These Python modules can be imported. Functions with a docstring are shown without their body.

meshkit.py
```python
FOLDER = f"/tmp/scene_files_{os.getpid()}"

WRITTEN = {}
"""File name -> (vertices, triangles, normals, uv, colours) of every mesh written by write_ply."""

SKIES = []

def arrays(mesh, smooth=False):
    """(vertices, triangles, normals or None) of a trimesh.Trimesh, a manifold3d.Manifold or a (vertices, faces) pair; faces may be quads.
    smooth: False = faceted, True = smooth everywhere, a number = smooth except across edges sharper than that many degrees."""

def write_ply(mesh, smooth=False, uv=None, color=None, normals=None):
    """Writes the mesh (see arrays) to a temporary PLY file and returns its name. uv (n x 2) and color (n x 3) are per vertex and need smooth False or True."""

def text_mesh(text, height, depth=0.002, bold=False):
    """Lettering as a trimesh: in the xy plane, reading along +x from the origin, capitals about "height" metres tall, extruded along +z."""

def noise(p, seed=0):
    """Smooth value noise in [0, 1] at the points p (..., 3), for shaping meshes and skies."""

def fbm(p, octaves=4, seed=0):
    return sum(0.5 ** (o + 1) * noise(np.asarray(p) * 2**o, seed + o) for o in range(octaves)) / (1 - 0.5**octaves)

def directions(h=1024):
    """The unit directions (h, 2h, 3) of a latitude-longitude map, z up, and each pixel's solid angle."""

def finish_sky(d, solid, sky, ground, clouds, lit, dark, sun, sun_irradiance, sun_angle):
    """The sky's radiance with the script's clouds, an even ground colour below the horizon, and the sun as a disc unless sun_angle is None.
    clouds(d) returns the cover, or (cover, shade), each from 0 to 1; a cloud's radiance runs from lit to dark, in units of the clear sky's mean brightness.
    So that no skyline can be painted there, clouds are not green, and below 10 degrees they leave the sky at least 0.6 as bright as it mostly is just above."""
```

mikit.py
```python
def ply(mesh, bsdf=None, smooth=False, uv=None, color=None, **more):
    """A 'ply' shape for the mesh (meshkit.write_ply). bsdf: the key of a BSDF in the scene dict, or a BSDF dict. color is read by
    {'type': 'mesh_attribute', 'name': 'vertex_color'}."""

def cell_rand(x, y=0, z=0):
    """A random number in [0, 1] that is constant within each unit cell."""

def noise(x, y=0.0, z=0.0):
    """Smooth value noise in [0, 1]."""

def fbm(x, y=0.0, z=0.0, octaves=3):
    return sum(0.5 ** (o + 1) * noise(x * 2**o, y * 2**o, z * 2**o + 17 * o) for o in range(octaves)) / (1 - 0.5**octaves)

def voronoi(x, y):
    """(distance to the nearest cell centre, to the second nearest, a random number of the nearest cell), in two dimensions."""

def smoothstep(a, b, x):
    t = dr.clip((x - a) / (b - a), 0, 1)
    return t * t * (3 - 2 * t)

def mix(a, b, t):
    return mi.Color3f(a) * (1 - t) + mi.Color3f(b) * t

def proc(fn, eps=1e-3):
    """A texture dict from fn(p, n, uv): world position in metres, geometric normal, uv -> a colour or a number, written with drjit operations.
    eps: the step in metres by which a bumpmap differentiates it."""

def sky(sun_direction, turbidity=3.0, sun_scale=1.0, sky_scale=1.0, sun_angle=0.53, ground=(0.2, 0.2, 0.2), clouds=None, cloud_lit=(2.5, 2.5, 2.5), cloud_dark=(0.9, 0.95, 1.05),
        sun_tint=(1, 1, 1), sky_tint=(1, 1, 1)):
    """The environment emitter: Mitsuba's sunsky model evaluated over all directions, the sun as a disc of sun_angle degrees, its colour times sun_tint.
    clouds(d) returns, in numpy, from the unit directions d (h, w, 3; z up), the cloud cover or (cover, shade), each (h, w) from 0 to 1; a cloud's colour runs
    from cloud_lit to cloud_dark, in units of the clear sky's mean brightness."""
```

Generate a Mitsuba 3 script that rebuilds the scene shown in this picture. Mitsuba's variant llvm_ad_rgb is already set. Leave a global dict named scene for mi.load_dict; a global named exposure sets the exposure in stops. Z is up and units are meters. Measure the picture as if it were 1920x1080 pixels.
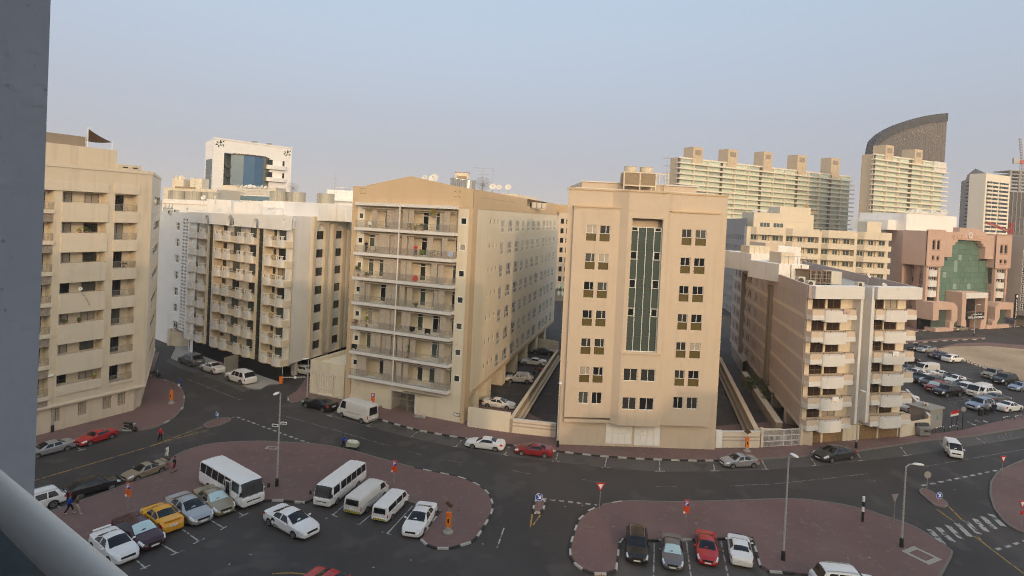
import math, random
import numpy as np
import trimesh, manifold3d, shapely
import shapely.geometry as sg
import drjit as dr
import mitsuba as mi
import mikit, meshkit
from mikit import proc, noise, fbm, voronoi, cell_rand, smoothstep, mix

T = mi.ScalarTransform4f
ORD = 'first second third fourth fifth sixth seventh eighth ninth tenth eleventh twelfth'.split()
scene, labels = {}, {}
rng = random.Random(7)

# ------------------------------------------------------------------ camera, light, exposure
EYE = (0.0, 0.0, 26.6)                      # on a balcony, eighth floor
PITCH, ROLL = math.radians(1.0), math.atan(0.047)
scene['camera'] = {
    'type': 'perspective', 'fov_axis': 'x', 'fov': math.degrees(2 * math.atan(960 / 1130)),
    'near_clip': 0.1, 'far_clip': 6000.0, 'principal_point_offset_y': (540 - 426) / 1080,
    'to_world': T().look_at(origin=EYE, target=(0, math.cos(PITCH), EYE[2] - math.sin(PITCH)),
                            up=(-math.sin(ROLL), 0, math.cos(ROLL))),
}
SUN = (0.205, -0.98, 0.205)
exposure = 3.56


def haze_band(d):
    z = np.clip(d[..., 2], 0, 1)
    c = 0.14 + 0.78 * np.exp(-z / 0.15)
    return c, np.full_like(c, 0.0)


scene['sky'] = mikit.sky(SUN, turbidity=10.0, sun_scale=0.80, sky_scale=1.0, sun_angle=1.2, sun_tint=(0.80, 1.0, 1.32), sky_tint=(0.88, 0.99, 1.13),
                         clouds=haze_band, cloud_lit=(0.72, 0.725, 0.77), ground=(0.16, 0.15, 0.14))


# ------------------------------------------------------------------ materials
def rgb(c):
    return {'type': 'rgb', 'value': [float(v) for v in c]}


def srgb(r, g, b):
    return tuple((v / 255 / 12.92) if v < 10 else ((v / 255 + 0.055) / 1.055) ** 2.4 for v in (r, g, b))


def mat(name, color, rough=0.6, metal=0.0, spec=0.5, coat=0.0, **kw):
    scene[name] = {'type': 'twosided', 'b': {'type': 'principled', 'base_color': rgb(color) if isinstance(color, tuple) else color,
                                             'roughness': rough, 'metallic': metal, 'specular': spec,
                                             **({'clearcoat': coat, 'clearcoat_gloss': 0.95} if coat else {}), **kw}}


def plaster(name, color, amount=0.10, streak=0.10, scale=0.35):
    """painted render: broad uneven patches, fine grain and rain streaks below edges"""
    a, b = [v for v in color], [v * 0.66 for v in color]

    def fn(p, n, uv):
        h = p.x + p.y
        k = fbm(p.x * scale, p.y * scale, p.z * scale, 3) - 0.5
        s = smoothstep(0.55, 0.9, noise(h * 2.3, p.z * 0.22)) * streak * 2.0
        gr = (noise(p.x * 9, p.y * 9, p.z * 9) - 0.5) * 0.10
        return mix(a, b, dr.clip(0.12 + k * amount * 4 + s + gr, 0, 1))
    mat(name, proc(fn), rough=0.85, spec=0.25)


def asphalt(name, c0, c1, c2):
    def fn(p, n, uv):
        k = fbm(p.x * 0.13, p.y * 0.13, 1.0, 4)
        f = noise(p.x * 14, p.y * 14) * 0.5 + noise(p.x * 5.1, p.y * 5.1) * 0.5
        w = smoothstep(0.62, 0.80, fbm(p.x * 0.45 + 9, p.y * 0.45, 4.0, 3))
        return mix(mix(c0, c1, dr.clip((k - 0.25) * 1.7 + (f - 0.5) * 0.45, 0, 1)), c2, w * 0.55)
    mat(name, proc(fn), rough=0.75, spec=0.35)


mat('glass_dark', (0.012, 0.014, 0.015), rough=0.06, spec=0.5)
mat('glass_smoke', (0.035, 0.038, 0.036), rough=0.10, spec=0.6)
mat('glass_grey', (0.075, 0.080, 0.074), rough=0.14, spec=0.6)
mat('glass_green', (0.066, 0.088, 0.078), rough=0.06, spec=0.75)
mat('glass_hotel_b', (0.100, 0.178, 0.142), rough=0.10, spec=0.8)
mat('glass_hotel', (0.115, 0.200, 0.160), rough=0.10, spec=0.8)
mat('glass_blue', (0.045, 0.125, 0.235), rough=0.08, spec=0.7)
mat('glass_bronze', (0.035, 0.022, 0.014), rough=0.06, spec=0.6)
mat('glass_pale', (0.24, 0.33, 0.30), rough=0.12, spec=0.6)
mat('glass_olive', (0.115, 0.090, 0.035), rough=0.12, spec=0.6)
mat('glass_car', (0.010, 0.012, 0.014), rough=0.04, spec=0.5)
mat('curtain', (0.34, 0.31, 0.26), rough=0.4, spec=0.5)
mat('white_frame', (0.74, 0.74, 0.71), rough=0.4)
mat('grey_frame', (0.33, 0.33, 0.32), rough=0.4)
mat('dark_frame', (0.060, 0.055, 0.050), rough=0.5)
mat('bronze_frame', (0.14, 0.10, 0.07), rough=0.45)
mat('rail_metal', (0.30, 0.29, 0.27), rough=0.45, metal=0.3)
mat('steel', (0.50, 0.50, 0.49), rough=0.35, metal=0.8)
mat('lamp_grey', (0.42, 0.42, 0.41), rough=0.45, metal=0.2)
mat('black_paint', (0.018, 0.018, 0.018), rough=0.5)
mat('rubber', (0.018, 0.018, 0.019), rough=0.8)
mat('alloy', (0.48, 0.48, 0.48), rough=0.3, metal=0.8)
mat('white_paint', (0.74, 0.73, 0.70), rough=0.5)
mat('dish_white', (0.70, 0.68, 0.63), rough=0.55)
mat('dish_mesh', (0.16, 0.14, 0.13), rough=0.6)
mat('orange_paint', (0.72, 0.17, 0.025), rough=0.45)
mat('red_orange', (0.62, 0.085, 0.02), rough=0.45)
mat('sign_blue', (0.012, 0.075, 0.42), rough=0.4)
mat('sign_red', (0.55, 0.03, 0.03), rough=0.4)
mat('sign_white', (0.78, 0.78, 0.76), rough=0.4)
mat('galvanised', (0.36, 0.36, 0.35), rough=0.5, metal=0.4)
mat('headlight', (0.62, 0.65, 0.68), rough=0.08, spec=0.8)
mat('taillight', (0.42, 0.012, 0.012), rough=0.1, spec=0.7)
mat('plate_white', (0.75, 0.75, 0.72), rough=0.5)
mat('amber', (0.75, 0.28, 0.02), rough=0.3)
mat('yellow_tape', (0.70, 0.55, 0.03), rough=0.5)
mat('sunshade', (0.50, 0.66, 0.66), rough=0.25, metal=0.2)
mat('concrete', (0.33, 0.31, 0.28), rough=0.8)
mat('bin_grey', (0.26, 0.26, 0.25), rough=0.6, metal=0.2)
mat('wood_brown', (0.16, 0.10, 0.06), rough=0.7)
mat('cloth_black', (0.016, 0.015, 0.015), rough=0.95, spec=0.1)
mat('leaf_green', (0.075, 0.105, 0.030), rough=0.6)
mat('leaf_yellow', (0.28, 0.27, 0.04), rough=0.6)
mat('stone_black', (0.022, 0.028, 0.026), rough=0.12, spec=0.5)


# ------------------------------------------------------------------ names, meshes, placing
def key_for(base):
    k, i = base, 0
    while k in scene or k in labels or k in _taken:
        i += 1
        k = f'{base}_{i:03d}'
    _taken.add(k)
    return k


_taken, _next = set(), {}


def new_key(base):
    if base not in _taken and base not in scene:
        _taken.add(base)
        return base
    i = _next.get(base, 0) + 1
    while f'{base}_{i:03d}' in _taken:
        i += 1
    _next[base] = i
    k = f'{base}_{i:03d}'
    _taken.add(k)
    return k


def thing(name, label, category, group=None, kind=None):
    k = new_key(name)
    labels[k] = {'label': label, 'category': category}
    if group:
        labels[k]['group'] = group
    if kind:
        labels[k]['kind'] = kind
    return k


class MB:
    """collects quads, boxes and tubes; a mesh when done"""

    def __init__(self):
        self.v, self.f, self.n = [], [], 0

    def add(self, v, f):
        v, f = np.asarray(v, float), np.asarray(f, int)
        if f.shape[1] == 4:
            f = np.vstack([f[:, [0, 1, 2]], f[:, [0, 2, 3]]])
        self.v.append(v); self.f.append(f + self.n); self.n += len(v)
        return self

    def quad(self, *p):
        return self.add(p, [[0, 1, 2, 3]])

    def box(self, x0, x1, y0, y1, z0, z1):
        v = [(x, y, z) for x in (x0, x1) for y in (y0, y1) for z in (z0, z1)]
        return self.add(v, [[0, 1, 3, 2], [4, 6, 7, 5], [0, 4, 5, 1], [2, 3, 7, 6], [0, 2, 6, 4], [1, 5, 7, 3]])

    def prism(self, poly, z0, z1, top=True, bottom=True):
        """vertical prism over a plan polygon (list of xy or shapely polygon)"""
        pg = poly if isinstance(poly, sg.Polygon) else sg.Polygon(poly)
        m = trimesh.creation.extrude_polygon(pg, z1 - z0)
        v = np.array(m.vertices); v[:, 2] += z0
        return self.add(v, m.faces)

    def bar(self, a, b, r, r2=None, n=8):
        a, b = np.asarray(a, float), np.asarray(b, float)
        d = b - a; d = d / np.linalg.norm(d)
        x = np.cross(d, (0, 0, 1) if abs(d[2]) < 0.9 else (1, 0, 0)); x /= np.linalg.norm(x)
        y = np.cross(d, x); t = (np.arange(n) + 0.5) * 2 * np.pi / n
        ring = np.cos(t)[:, None] * x + np.sin(t)[:, None] * y
        r2 = r if r2 is None else r2
        v = np.vstack([a + ring * r, b + ring * r2, [a], [b]])
        i = np.arange(n); j = (i + 1) % n
        f = np.vstack([np.stack([i, j, j + n], 1), np.stack([i, j + n, i + n], 1),
                       np.stack([j, i, i * 0 + 2 * n], 1), np.stack([i + n, j + n, i * 0 + 2 * n + 1], 1)])
        return self.add(v, f)

    def path(self, pts, r, n=6):
        for a, b in zip(pts[:-1], pts[1:]):
            self.bar(a, b, r, n=n)
        return self

    def lathe(self, prof, n=20, center=(0, 0, 0), cap=True):
        prof = np.asarray(prof, float); t = np.arange(n) * 2 * np.pi / n; k = len(prof)
        v = np.stack([prof[:, None, 0] * np.cos(t), prof[:, None, 0] * np.sin(t), np.repeat(prof[:, 1:2], n, 1)], -1).reshape(-1, 3)
        i, j = np.meshgrid(np.arange(k - 1), np.arange(n), indexing='ij'); jj = (j + 1) % n
        f = np.stack([i * n + j, i * n + jj, (i + 1) * n + jj, (i + 1) * n + j], -1).reshape(-1, 4)
        return self.add(v + np.asarray(center, float), f)

    def mesh(self):
        return np.vstack(self.v), np.vstack(self.f)


PLY = {}


def shape(mesh, smooth=False, name=None):
    """the ply dict (no bsdf) of a mesh; name caches alike meshes"""
    if name is not None and name in PLY:
        return PLY[name]
    if isinstance(mesh, MB):
        mesh = mesh.mesh()
    elif callable(mesh):
        mesh = mesh()
        if isinstance(mesh, MB):
            mesh = mesh.mesh()
    s = mikit.ply(mesh, None, smooth=smooth)
    if name is not None:
        PLY[name] = s
    return s


def put(key, s, bsdf, at=None):
    d = {**s, 'bsdf': {'type': 'ref', 'id': bsdf}}
    if at is not None:
        d['to_world'] = at
    scene[key] = d
    return key


def part(parent, name, mesh, bsdf, at=None, smooth=False, cache=None, label=None):
    k = new_key(f'{parent}__{name}')
    put(k, mesh if isinstance(mesh, dict) else shape(mesh, smooth, cache), bsdf, at)
    if label:
        labels[k] = {'label': label}
    return k


def solo(name, mesh, bsdf, label, category, at=None, smooth=False, group=None, kind=None, cache=None):
    k = thing(name, label, category, group, kind)
    return put(k, mesh if isinstance(mesh, dict) else shape(mesh, smooth, cache), bsdf, at)


def place(x, y, z=0.0, yaw=0.0, s=1.0):
    return T().translate((float(x), float(y), float(z))).rotate((0, 0, 1), float(yaw)).scale(float(s))


# ------------------------------------------------------------------ facades
class Facade:
    """a vertical plane from ground point A to B (A on the left as seen from outside); local x along, y inward, z up"""

    def __init__(self, A, B, z=0.0):
        self.A, self.B = np.array(A, float), np.array(B, float)
        d = self.B - self.A
        self.W = float(np.hypot(*d)); t = d / self.W
        self.t, self.inw = t, np.array([-t[1], t[0]])
        self.yaw = math.degrees(math.atan2(t[1], t[0])); self.z = z
        self.M = place(A[0], A[1], z, self.yaw)

    def at(self, u, y=0.0, z=0.0):
        return place(*(self.A + self.t * u + self.inw * y), self.z + z, self.yaw)

    def pt(self, u, y=0.0):
        return tuple(self.A + self.t * u + self.inw * y)


def wall_mesh(u0, u1, z0, z1, holes, depth=0.18, mb=None, y=0.0):
    """front face of a wall with rectangular holes (u0,u1,z0,z1[,depth]) and their reveals"""
    mb = mb or MB()
    us = sorted({u0, u1, *[round(v, 4) for h in holes for v in h[:2] if u0 < v < u1]})
    zs = sorted({z0, z1, *[round(v, 4) for h in holes for v in h[2:4] if z0 < v < z1]})
    hs = [(round(h[0], 4), round(h[1], 4), round(h[2], 4), round(h[3], 4), h[4] if len(h) > 4 else depth) for h in holes]
    for a, b in zip(us[:-1], us[1:]):
        col = [h for h in hs if h[0] <= a and h[1] >= b]
        start = None
        for c, d in zip(zs[:-1], zs[1:]):
            inside = any(h[2] <= c and h[3] >= d for h in col)
            if not inside and start is None:
                start = c
            if inside and start is not None:
                mb.quad((a, y, start), (b, y, start), (b, y, c), (a, y, c)); start = None
        if start is not None:
            mb.quad((a, y, start), (b, y, start), (b, y, z1), (a, y, z1))
    for a, b, c, d, dep in hs:
        e = y + dep
        mb.quad((a, y, c), (a, e, c), (a, e, d), (a, y, d)).quad((b, e, c), (b, y, c), (b, y, d), (b, e, d))
        mb.quad((a, y, d), (a, e, d), (b, e, d), (b, y, d)).quad((a, e, c), (a, y, c), (b, y, c), (b, e, c))
    return mb


def frame_mesh(w, h, t=0.06, d=0.06, mull=(), trans=()):
    """window frame: outer rails, mullions at fractions of the width, transoms at fractions of the height"""
    mb = MB()
    mb.box(0, t, 0, d, 0, h).box(w - t, w, 0, d, 0, h).box(t, w - t, 0, d, 0, t).box(t, w - t, 0, d, h - t, h)
    for m in mull:
        mb.box(w * m - t / 2, w * m + t / 2, 0.004, d - 0.004, t, h - t)
    for m in trans:
        mb.box(t, w - t, 0.008, d - 0.008, h * m - t / 2, h * m + t / 2)
    return mb


def window(parent, F, u, z, w, h, frame='white_frame', glass='glass_dark', y=0.12, t=0.06, mull=(0.5,), trans=(), name='window', d=0.06, curtain=0.0, panes=True):
    w, h = round(w, 2), round(h, 2)
    k = part(parent, name, lambda: frame_mesh(w, h, t, d, mull, trans), frame, F.at(u, y, z), cache=('frame', w, h, t, d, mull, trans))
    if glass == 'glass_dark':
        glass = rng.choice(('glass_dark', 'glass_dark', 'glass_dark', 'glass_smoke', 'glass_smoke', 'glass_grey'))
    if curtain and rng.random() < curtain:
        glass = 'curtain'
    part(k, 'pane', lambda: MB().quad((t * .5, d * .5, t * .5), (w - t * .5, d * .5, t * .5), (w - t * .5, d * .5, h - t * .5), (t * .5, d * .5, h - t * .5)),
         glass, F.at(u, y, z), cache=('pane', w, h, t, d))
    return k


def railing(w, h=0.95, step=0.14, r=0.012, rr=0.025, ret=0.0):
    """balcony railing: top rail, bottom rail and balusters, with optional returns"""
    mb = MB()
    mb.box(0, w, -rr, rr, h - 2 * rr, h).box(0, w, -rr * .8, rr * .8, 0.08, 0.08 + rr * 1.6)
    n = max(2, int(w / step))
    for i in range(n + 1):
        x = w * i / n
        mb.box(max(0, x - r), min(w, x + r), -r, r, 0.0 if i % 8 == 0 else 0.12, h - 2 * rr)
    return mb


def box_mesh(*a):
    return MB().box(*a)


def roof_block(parent, poly, z0, z1, bsdf, name='wall'):
    return part(parent, name, MB().prism(poly, z0, z1), bsdf)


# ------------------------------------------------------------------ shared small things
def dish_mesh(r, depth=0.16, n=20):
    prof = [(0.001, 0)] + [(r * k / 6, depth * r * 2 * (k / 6) ** 2) for k in range(1, 7)] + [(r * .985, depth * r * 2 + .02), (r * 5 / 6, depth * r * 2 * 25 / 36 + .03), (0.001, 0.03)]
    return MB().lathe(prof, n)


def satellite_dish(x, y, z, r, label, az=200, el=40, mesh=False, group='satellite dishes on the roofs', h=None):
    """dish whose bowl opens towards azimuth az (degrees from +x) and elevation el, on a post"""
    k = thing('satellite_dish', label, 'satellite dish', group)
    h = r * 1.05 if h is None else h
    M = T().translate((x, y, z + h)).rotate((0, 0, 1), az).rotate((0, 1, 0), 90 - el)
    r = round(r, 2)
    if mesh:
        mb = MB()
        for j in range(16):
            a = j * math.pi / 8
            pts = [(math.cos(a) * r * q, math.sin(a) * r * q, .32 * r * q * q) for q in (0.05, .35, .7, 1.0)]
            mb.path(pts, 0.025, 4)
        for q in (.35, .7, 1.0):
            mb.path([(math.cos(a) * r * q, math.sin(a) * r * q, .32 * r * q * q) for a in np.linspace(0, 2 * math.pi, 25)], 0.022, 4)
        part(k, 'bowl', mb, 'dish_mesh', M, cache=('meshdish', r))
    else:
        part(k, 'bowl', lambda: dish_mesh(r), 'dish_white', M, cache=('dish', r))
    arm = lambda: MB().bar((r * .1, 0, .05), (0, 0, r * .95), .02).bar((-r * .75, 0, r * .2), (0, 0, r * .95), .015).bar((0, 0, r * .85), (0, 0, r * 1.02), .05)
    part(k, 'feed_arm', arm, 'galvanised', M, cache=('arm', r))
    part(k, 'post', MB().bar((x, y, z), (x, y, z + h), max(.03, r * .06)), 'galvanised')
    return k


def antenna(x, y, z, h, label, rods=((0.6, 1.2), (0.75, 1.0), (0.9, 0.9)), yaw=10):
    k = thing('roof_antenna', label, 'antenna', 'aerial masts on the roofs')
    part(k, 'mast', MB().bar((x, y, z), (x, y, z + h), .045, .03), 'galvanised')
    c, s = math.cos(math.radians(yaw)), math.sin(math.radians(yaw))
    for f, w in rods:
        mb = MB().bar((x - c * w, y - s * w, z + h * f), (x + c * w, y + s * w, z + h * f), .025, n=6)
        for q in (-.8, -.4, .4, .8):
            mb.bar((x + c * w * q + s * .4, y + s * w * q - c * .4, z + h * f), (x + c * w * q - s * .4, y + s * w * q + c * .4, z + h * f), .018, n=5)
        part(k, 'aerial', mb, 'galvanised')
    return k


def water_tank(x, y, z, r, h, label, bsdf='tank_metal', group='round water tanks on the roofs', n=28):
    k = thing('water_tank', label, 'water tank', group)
    prof = [(0.001, h), (r * .6, h - .02), (r + .06, h - .08), (r + .06, h - .16), (r, h - .17)]
    mb = MB().lathe(prof, n)
    t = np.arange(n) * 2 * np.pi / n
    for q in range(n):          # vertical seams stand proud
        a = t[q]
        if q % 2 == 0:
            mb.bar((r * math.cos(a), r * math.sin(a), 0), (r * math.cos(a), r * math.sin(a), h - .1), .05, n=5)
    mb.lathe([(r, h - .17), (r, 0.0)], n)
    part(k, 'drum', mb, bsdf, place(x, y, z))
    lad = MB()
    for s in (-.2, .2):
        lad.box(s - .02, s + .02, -r - .22, -r - .18, 0.0, h + .35)
    for q in range(int(h / .3)):
        lad.box(-.2, .2, -r - .215, -r - .185, .2 + q * .3, .23 + q * .3)
    part(k, 'ladder', lad, 'galvanised', place(x, y, z, rng.uniform(-25, 25)))
    return k


def ac_unit(x, y, z, yaw, label, w=.9, h=.65, d=.35, group='air conditioner units on the roofs'):
    k = thing('air_conditioner', label, 'air conditioner', group)
    M = place(x, y, z, yaw)
    part(k, 'casing', MB().box(-w / 2, w / 2, -d / 2, d / 2, .1, h), 'ac_white', M)
    part(k, 'fan_grille', MB().bar((-w * .15, -d / 2 - .02, h * .55), (-w * .15, -d / 2 + .01, h * .55), h * .36, n=16), 'dark_frame', M)
    return k


mat('tank_metal', (0.40, 0.38, 0.31), rough=0.55, metal=0.15)
mat('ac_white', (0.55, 0.53, 0.47), rough=0.6)

# ------------------------------------------------------------------ ground, roads, pavements
asphalt('asphalt', (0.048, 0.043, 0.041), (0.068, 0.061, 0.057), (0.092, 0.082, 0.075))
asphalt('asphalt_bay', (0.082, 0.074, 0.068), (0.112, 0.101, 0.092), (0.040, 0.036, 0.033))


def _paving(p, n, uv):
    x, y = p.x * 0.94 + p.y * 0.34, p.y * 0.94 - p.x * 0.34
    cell = cell_rand(dr.floor(x * 5.0 + 0.5 * dr.floor(y * 10)), dr.floor(y * 10))
    k = fbm(p.x * 0.22, p.y * 0.22, 3.0, 4)
    d = smoothstep(0.60, 0.78, fbm(p.x * 0.7 + 5, p.y * 0.7, 8.0, 3))
    spot = smoothstep(0.80, 0.84, noise(p.x * 3.1, p.y * 3.1, 2.0))
    c = mix((0.150, 0.092, 0.085), (0.200, 0.126, 0.117), dr.clip(k * 1.2 - 0.1 + (cell - 0.5) * 0.22, 0, 1))
    return mix(mix(c, (0.155, 0.118, 0.108), d * 0.5), (0.21, 0.175, 0.155), spot * 0.35)


mat('paving', proc(_paving), rough=0.8, spec=0.3)


def _sand(p, n, uv):
    k = fbm(p.x * 0.12, p.y * 0.12, 6.0, 4)
    return mix((0.26, 0.20, 0.14), (0.40, 0.32, 0.23), dr.clip(k * 1.4 - 0.2 + (noise(p.x * 2, p.y * 2) - .5) * .3, 0, 1))


mat('sand', proc(_sand), rough=0.95, spec=0.1)


def _worn(c, w):
    def fn(p, n, uv):
        k = fbm(p.x * 3.0, p.y * 3.0, 2.0, 3)
        return mix(c, (0.085, 0.08, 0.075), smoothstep(w, w + .22, k))
    return fn


mat('line_white', proc(_worn((0.36, 0.35, 0.33), 0.50)), rough=0.7)
mat('line_faded', proc(_worn((0.18, 0.175, 0.165), 0.46)), rough=0.7)
mat('line_yellow', proc(_worn((0.38, 0.22, 0.05), 0.52)), rough=0.7)
mat('kerb_white', (0.42, 0.41, 0.38), rough=0.7)
mat('kerb_black', (0.035, 0.033, 0.032), rough=0.7)
mat('kerb_grey', (0.17, 0.155, 0.14), rough=0.8)

solo('ground', MB().quad((-1500, -400, -0.03), (1800, -400, -0.03), (1800, 3000, -0.03), (-1500, 3000, -0.03)), 'sand',
     'sandy ground under the whole district', 'ground', kind='structure')
ROAD = thing('road', 'dark asphalt street and car parks between the buildings', 'road', kind='structure')
part(ROAD, 'surface', MB().quad((-190, -30, 0), (330, -30, 0), (330, 330, 0), (-190, 330, 0)), 'asphalt')

P_NORTH = [(-30.14, 83.74), (-29.46, 81.89), (-28.5, 80.86), (-27.32, 82.46), (-21.52, 79.64), (-16.04, 76.39), (-13.47, 74.77), (-10.25, 72.95), (-6.47, 71.65), (-4.32, 71.06), (1.13, 69.57), (6.2, 68.43), (11.26, 67.57), (15.19, 67.36), (18.62, 67.39), (22.42, 67.6), (25.02, 67.98), (30.38, 69.06), (37.44, 70.82), (43.3, 72.9), (55.63, 78.04), (62.45, 80.14), (73.79, 85.01), (101.19, 96.88)]
P_NORTH_IN = [(107.37, 102.89), (78.97, 91.12), (63.01, 82.62), (57.47, 80.48), (63.31, 88.89), (50.83, 87.12), (28.51, 79.66), (6.66, 76.72), (1.18, 84.63), (-4.79, 83.73), (-6.7, 88.47), (-24.78, 91.09), (-31.34, 96.13), (-29.89, 86.35)]
P_ISLE_W = [(-37.5, 50.0), (-37.0, 50.88), (-35.03, 54.6), (-34.28, 56.11), (-32.89, 58.02), (-34.0, 62.31), (-33.35, 64.11), (-32.07, 65.78), (-29.68, 66.7), (-26.92, 67.21), (-25.0, 67.21), (-21.3, 67.18), (-18.73, 66.7), (-16.01, 65.61), (-11.92, 63.49), (-8.94, 62.07), (-4.14, 60.42), (-2.92, 59.57), (-1.72, 58.4), (-0.87, 56.69), (-0.5, 54.52), (-0.73, 52.84), (-1.13, 51.24), (-1.66, 49.3), (-2.14, 48.4), (-3.5, 47.47), (-4.29, 47.17), (-5.15, 47.41), (-5.9, 47.89), (-6.29, 48.65), (-5.85, 50.28), (-5.52, 51.92), (-5.07, 53.2), (-5.61, 53.53), (-8.36, 54.82), (-15.79, 58.55), (-16.93, 54.13), (-17.62, 53.48), (-18.82, 53.88), (-20.28, 53.79), (-21.48, 53.68), (-25.63, 56.69), (-31.69, 45.96), (-32.55, 43.86), (-33.72, 42.88), (-35.76, 43.94), (-38.63, 47.89)]
P_ISLE_E = [(12.8, 56.98), (11.52, 56.74), (9.59, 55.86), (8.06, 54.45), (7.11, 52.82), (6.52, 50.79), (5.94, 48.51), (5.78, 46.85), (6.2, 45.7), (7.0, 44.94), (7.94, 44.74), (9.12, 45.31), (10.2, 49.77), (10.42, 50.03), (13.32, 50.0), (15.97, 50.35), (18.68, 50.76), (21.82, 51.24), (21.27, 48.98), (20.69, 46.73), (20.95, 46.25), (23.14, 46.15), (25.77, 45.73), (29.46, 45.08), (33.61, 45.53), (34.97, 46.94), (38.46, 50.39), (38.42, 51.33), (38.21, 53.09), (37.9, 54.62), (36.85, 55.79), (35.21, 57.36), (33.1, 58.38), (30.66, 58.91), (28.31, 58.96), (22.54, 58.0), (18.14, 57.29), (15.31, 57.01)]
P_CORNER = [(-55.73, 54.94), (-50.95, 60.86), (-49.01, 62.79), (-46.68, 64.57), (-46.08, 65.51), (-44.17, 68.47), (-41.12, 68.87), (-40.29, 70.39), (-40.23, 73.4), (-41.24, 77.16), (-43.23, 81.2), (-45.46, 84.6), (-47.53, 86.96), (-50.05, 88.51), (-51.36, 88.87), (-53.9, 92.06), (-60.63, 105.24), (-61.77, 90.64), (-74.57, 73.26)]
P_FRONT2 = [(-56.4, 100.93), (-53.81, 98.84), (-43.66, 93.27), (-38.47, 87.65), (-36.39, 86.09), (-34.99, 86.05), (-34.81, 88.82), (-33.55, 89.03), (-33.72, 90.74), (-44.51, 100.64), (-56.95, 108.15), (-60.29, 109.65)]
P_SPLIT_W = [(-35.51, 71.22), (-35.62, 71.94), (-35.28, 73.32), (-34.37, 74.22), (-33.65, 74.03), (-33.27, 73.21), (-33.54, 72.41), (-34.07, 70.87), (-34.69, 70.6)]
P_SPLIT_M = [(3.5, 56.48), (3.99, 56.63), (4.35, 55.98), (4.15, 54.98), (3.91, 54.05), (3.44, 53.62), (3.08, 53.88), (3.16, 54.78)]
P_SPLIT_E = [(43.8, 62.4), (44.54, 62.91), (44.88, 62.76), (44.71, 59.8), (44.34, 59.21), (43.52, 58.8), (43.03, 59.08), (43.39, 61.64)]
P_EAST = [(95.1, 88.64), (63.3, 72.57), (59.74, 70.38), (56.47, 68.11), (53.53, 65.32), (50.9, 62.09), (48.82, 58.94), (47.69, 56.4), (47.38, 54.64), (47.86, 54.4), (54.28, 49.89)]
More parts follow.
